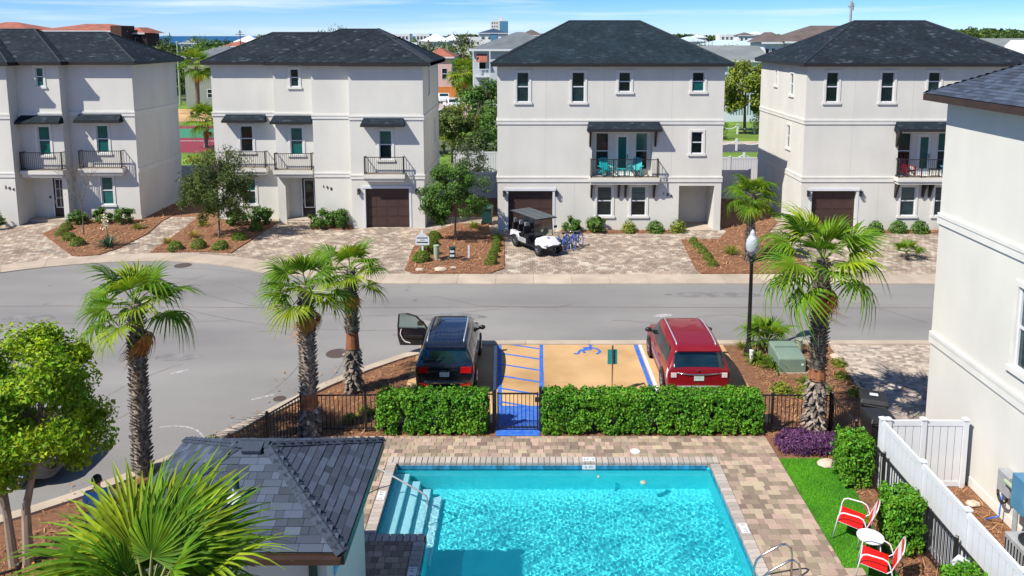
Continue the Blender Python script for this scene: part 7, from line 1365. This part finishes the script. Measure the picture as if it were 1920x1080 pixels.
for i, (l, px, Y, r, h_, lm) in enumerate([('shrubby tree at the left of the tree line past house 186', 1295, 170, 7, 9.4, 'leaf_vib'), ('olive tree second in the tree line past house 186', 1325, 172, 7, 8.8, 'leaf_oak'), ('golden green tree in the middle of the tree line past house 186', 1358, 165, 6, 8.6, 'leaf_elm'), ('dark tree right of the middle of the tree line past house 186', 1388, 168, 6, 9.0, 'leaf_dark'), ('green tree at the right end of the tree line past house 186', 1422, 165, 6, 8.6, 'leaf_elm'), ('dark roundish tree on the far right skyline', 1800, 180, 5, 13.4, 'leaf_dark'), ('olive tree beside the far right pale roof', 1830, 160, 4.2, 12.6, 'leaf_oak'), ('rounded tree above the far right pale roof', 1905, 210, 5, 13.2, 'leaf_dark'), ('low rounded tree above the far right pale roof ridge', 1872, 220, 5, 12.4, 'leaf_dark'), ('tree top showing over the house 198 roof', 622, 250, 6, 15.2, 'leaf_dark')]): far_tree(l, FX(px, Y), Y, r, h_, lm, 2200, .5, base=1.5, seed=40 + i)
far_tree('shrub on the lawn left of the leaning tree', 21.2, 86.5, 1.5, 2.6, 'leaf_vib', 1500, .2, base=.1, seed=60, name='far_shrub'); far_tree('dark shrub right of the leaning tree trunk', 27.2, 86.8, 1.6, 3.2, 'leaf_dark', 1500, .2, base=.1, seed=61, name='far_shrub'); far_tree('yellow-green shrub behind the olive young tree', -25.0, 62, 2.4, 2.6, 'leaf_yel', 2200, .2, base=.1, seed=62, name='far_shrub'); far_tree('green shrub by the edge of the tennis court', -31.5, 101, 2.2, 4.2, 'leaf_vib', 1800, .3, base=.2, seed=63, name='far_shrub')
far_tree('leafy shrub at the fence behind the round green tree', -4.6, 62.5, 1.6, 2.6, 'leaf_sil', 2200, .16, base=.1, seed=64, name='far_shrub'); far_tree('yellow-green shrub mass on the lawn behind house 198', -7.9, 75, 2.4, 2.6, 'leaf_yel', 2200, .2, base=.1, seed=65, name='far_shrub')
palm('far palm with a thick dark trunk before the sage house', -50.6, 119, 7.0, .35, .3, (.2, 0), 20, 2.1, 51, None, 0, 2, (70, -40), 'palm tree', 'palm_tree', 'palms beyond the houses', None, 'bark', False)
palm('low far palm leaning over the red tennis court', -33.2, 79.5, 2.9, .22, .2, (.3, 0), 18, 1.5, 52, None, 0, 1, (70, -30), 'palm tree', 'palm_tree', 'palms beyond the houses', None, 'bark', False)
palm('far palm beside the pink house with golden fruit', FX(868, 135), 135, 5.2, .3, .25, (.1, 0), 20, 2.2, 53, None, 0, 3, (70, -40), 'palm tree', 'palm_tree', 'palms beyond the houses', None, 'bark', False)
palm('small far palm at the foot of the pale clapboard house', FX(898, 104), 104, 3.4, .2, .18, (.1, 0), 16, 1.2, 54, None, 0, 0, (70, -20), 'palm tree', 'palm_tree', 'palms beyond the houses', None, 'bark', False)
P = np.array([(R.uniform(*a), R.uniform(*c), .0) for a, c in [((-8.5, -4), (21.5, 26)), ((7, 11), (20.5, 27)), ((-9.5, -6), (17.5, 22.5)), ((-12, -9), (14, 19)), ((-6, -1.2), (36.6, 44)), ((8.6, 13.5), (36.6, 44)), ((-28, -16), (39.6, 47))] for _ in range(70)]); P[:, 2] = .075
P = np.array([p for p in P if not (abs(p[0] - .5) < 1 and p[1] < 23)]); V, F = leaves(P, np.tile(np.array([[0, 0, 1.0]]), (len(P), 1)), .10, .5, .35); stuff(link('fallen_leaves', fmesh('fallen_leaves', V, F, M['deadfrond'])))
# far wooded belts and hazy ridge that read as one mass
def belt(name, x0, x1, y, h_, n, sz, lm):
    X = NP.uniform(x0, x1, n); Hh = h_ * (.72 + .28 * np.sin(X * .013 + y) * np.sin(X * .041 + 1.3 * y)); P = np.stack([X, y + NP.uniform(-14, 14, n), Hh * NP.uniform(0, 1, n) ** .6], 1)
    V, F = leaves(P, np.tile(np.array([[0, -.5, .8]]), (n, 1)), sz, .7, .6); stuff(link(name, fmesh(name, V, F, M[lm])))
belt('woods', -420, -95, 300, 8.8, 9000, 2.6, 'leaf_dark'); belt('woods', -120, 260, 470, 10.0, 9000, 3.4, 'leaf_vib'); belt('woods', 60, 420, 300, 9.6, 8000, 2.6, 'leaf_vib'); belt('woods', -300, 900, 880, 14.0, 14000, 6.0, 'leaf_dark'); belt('woods', 210, 520, 400, 15.5, 7000, 3.2, 'leaf_dark')
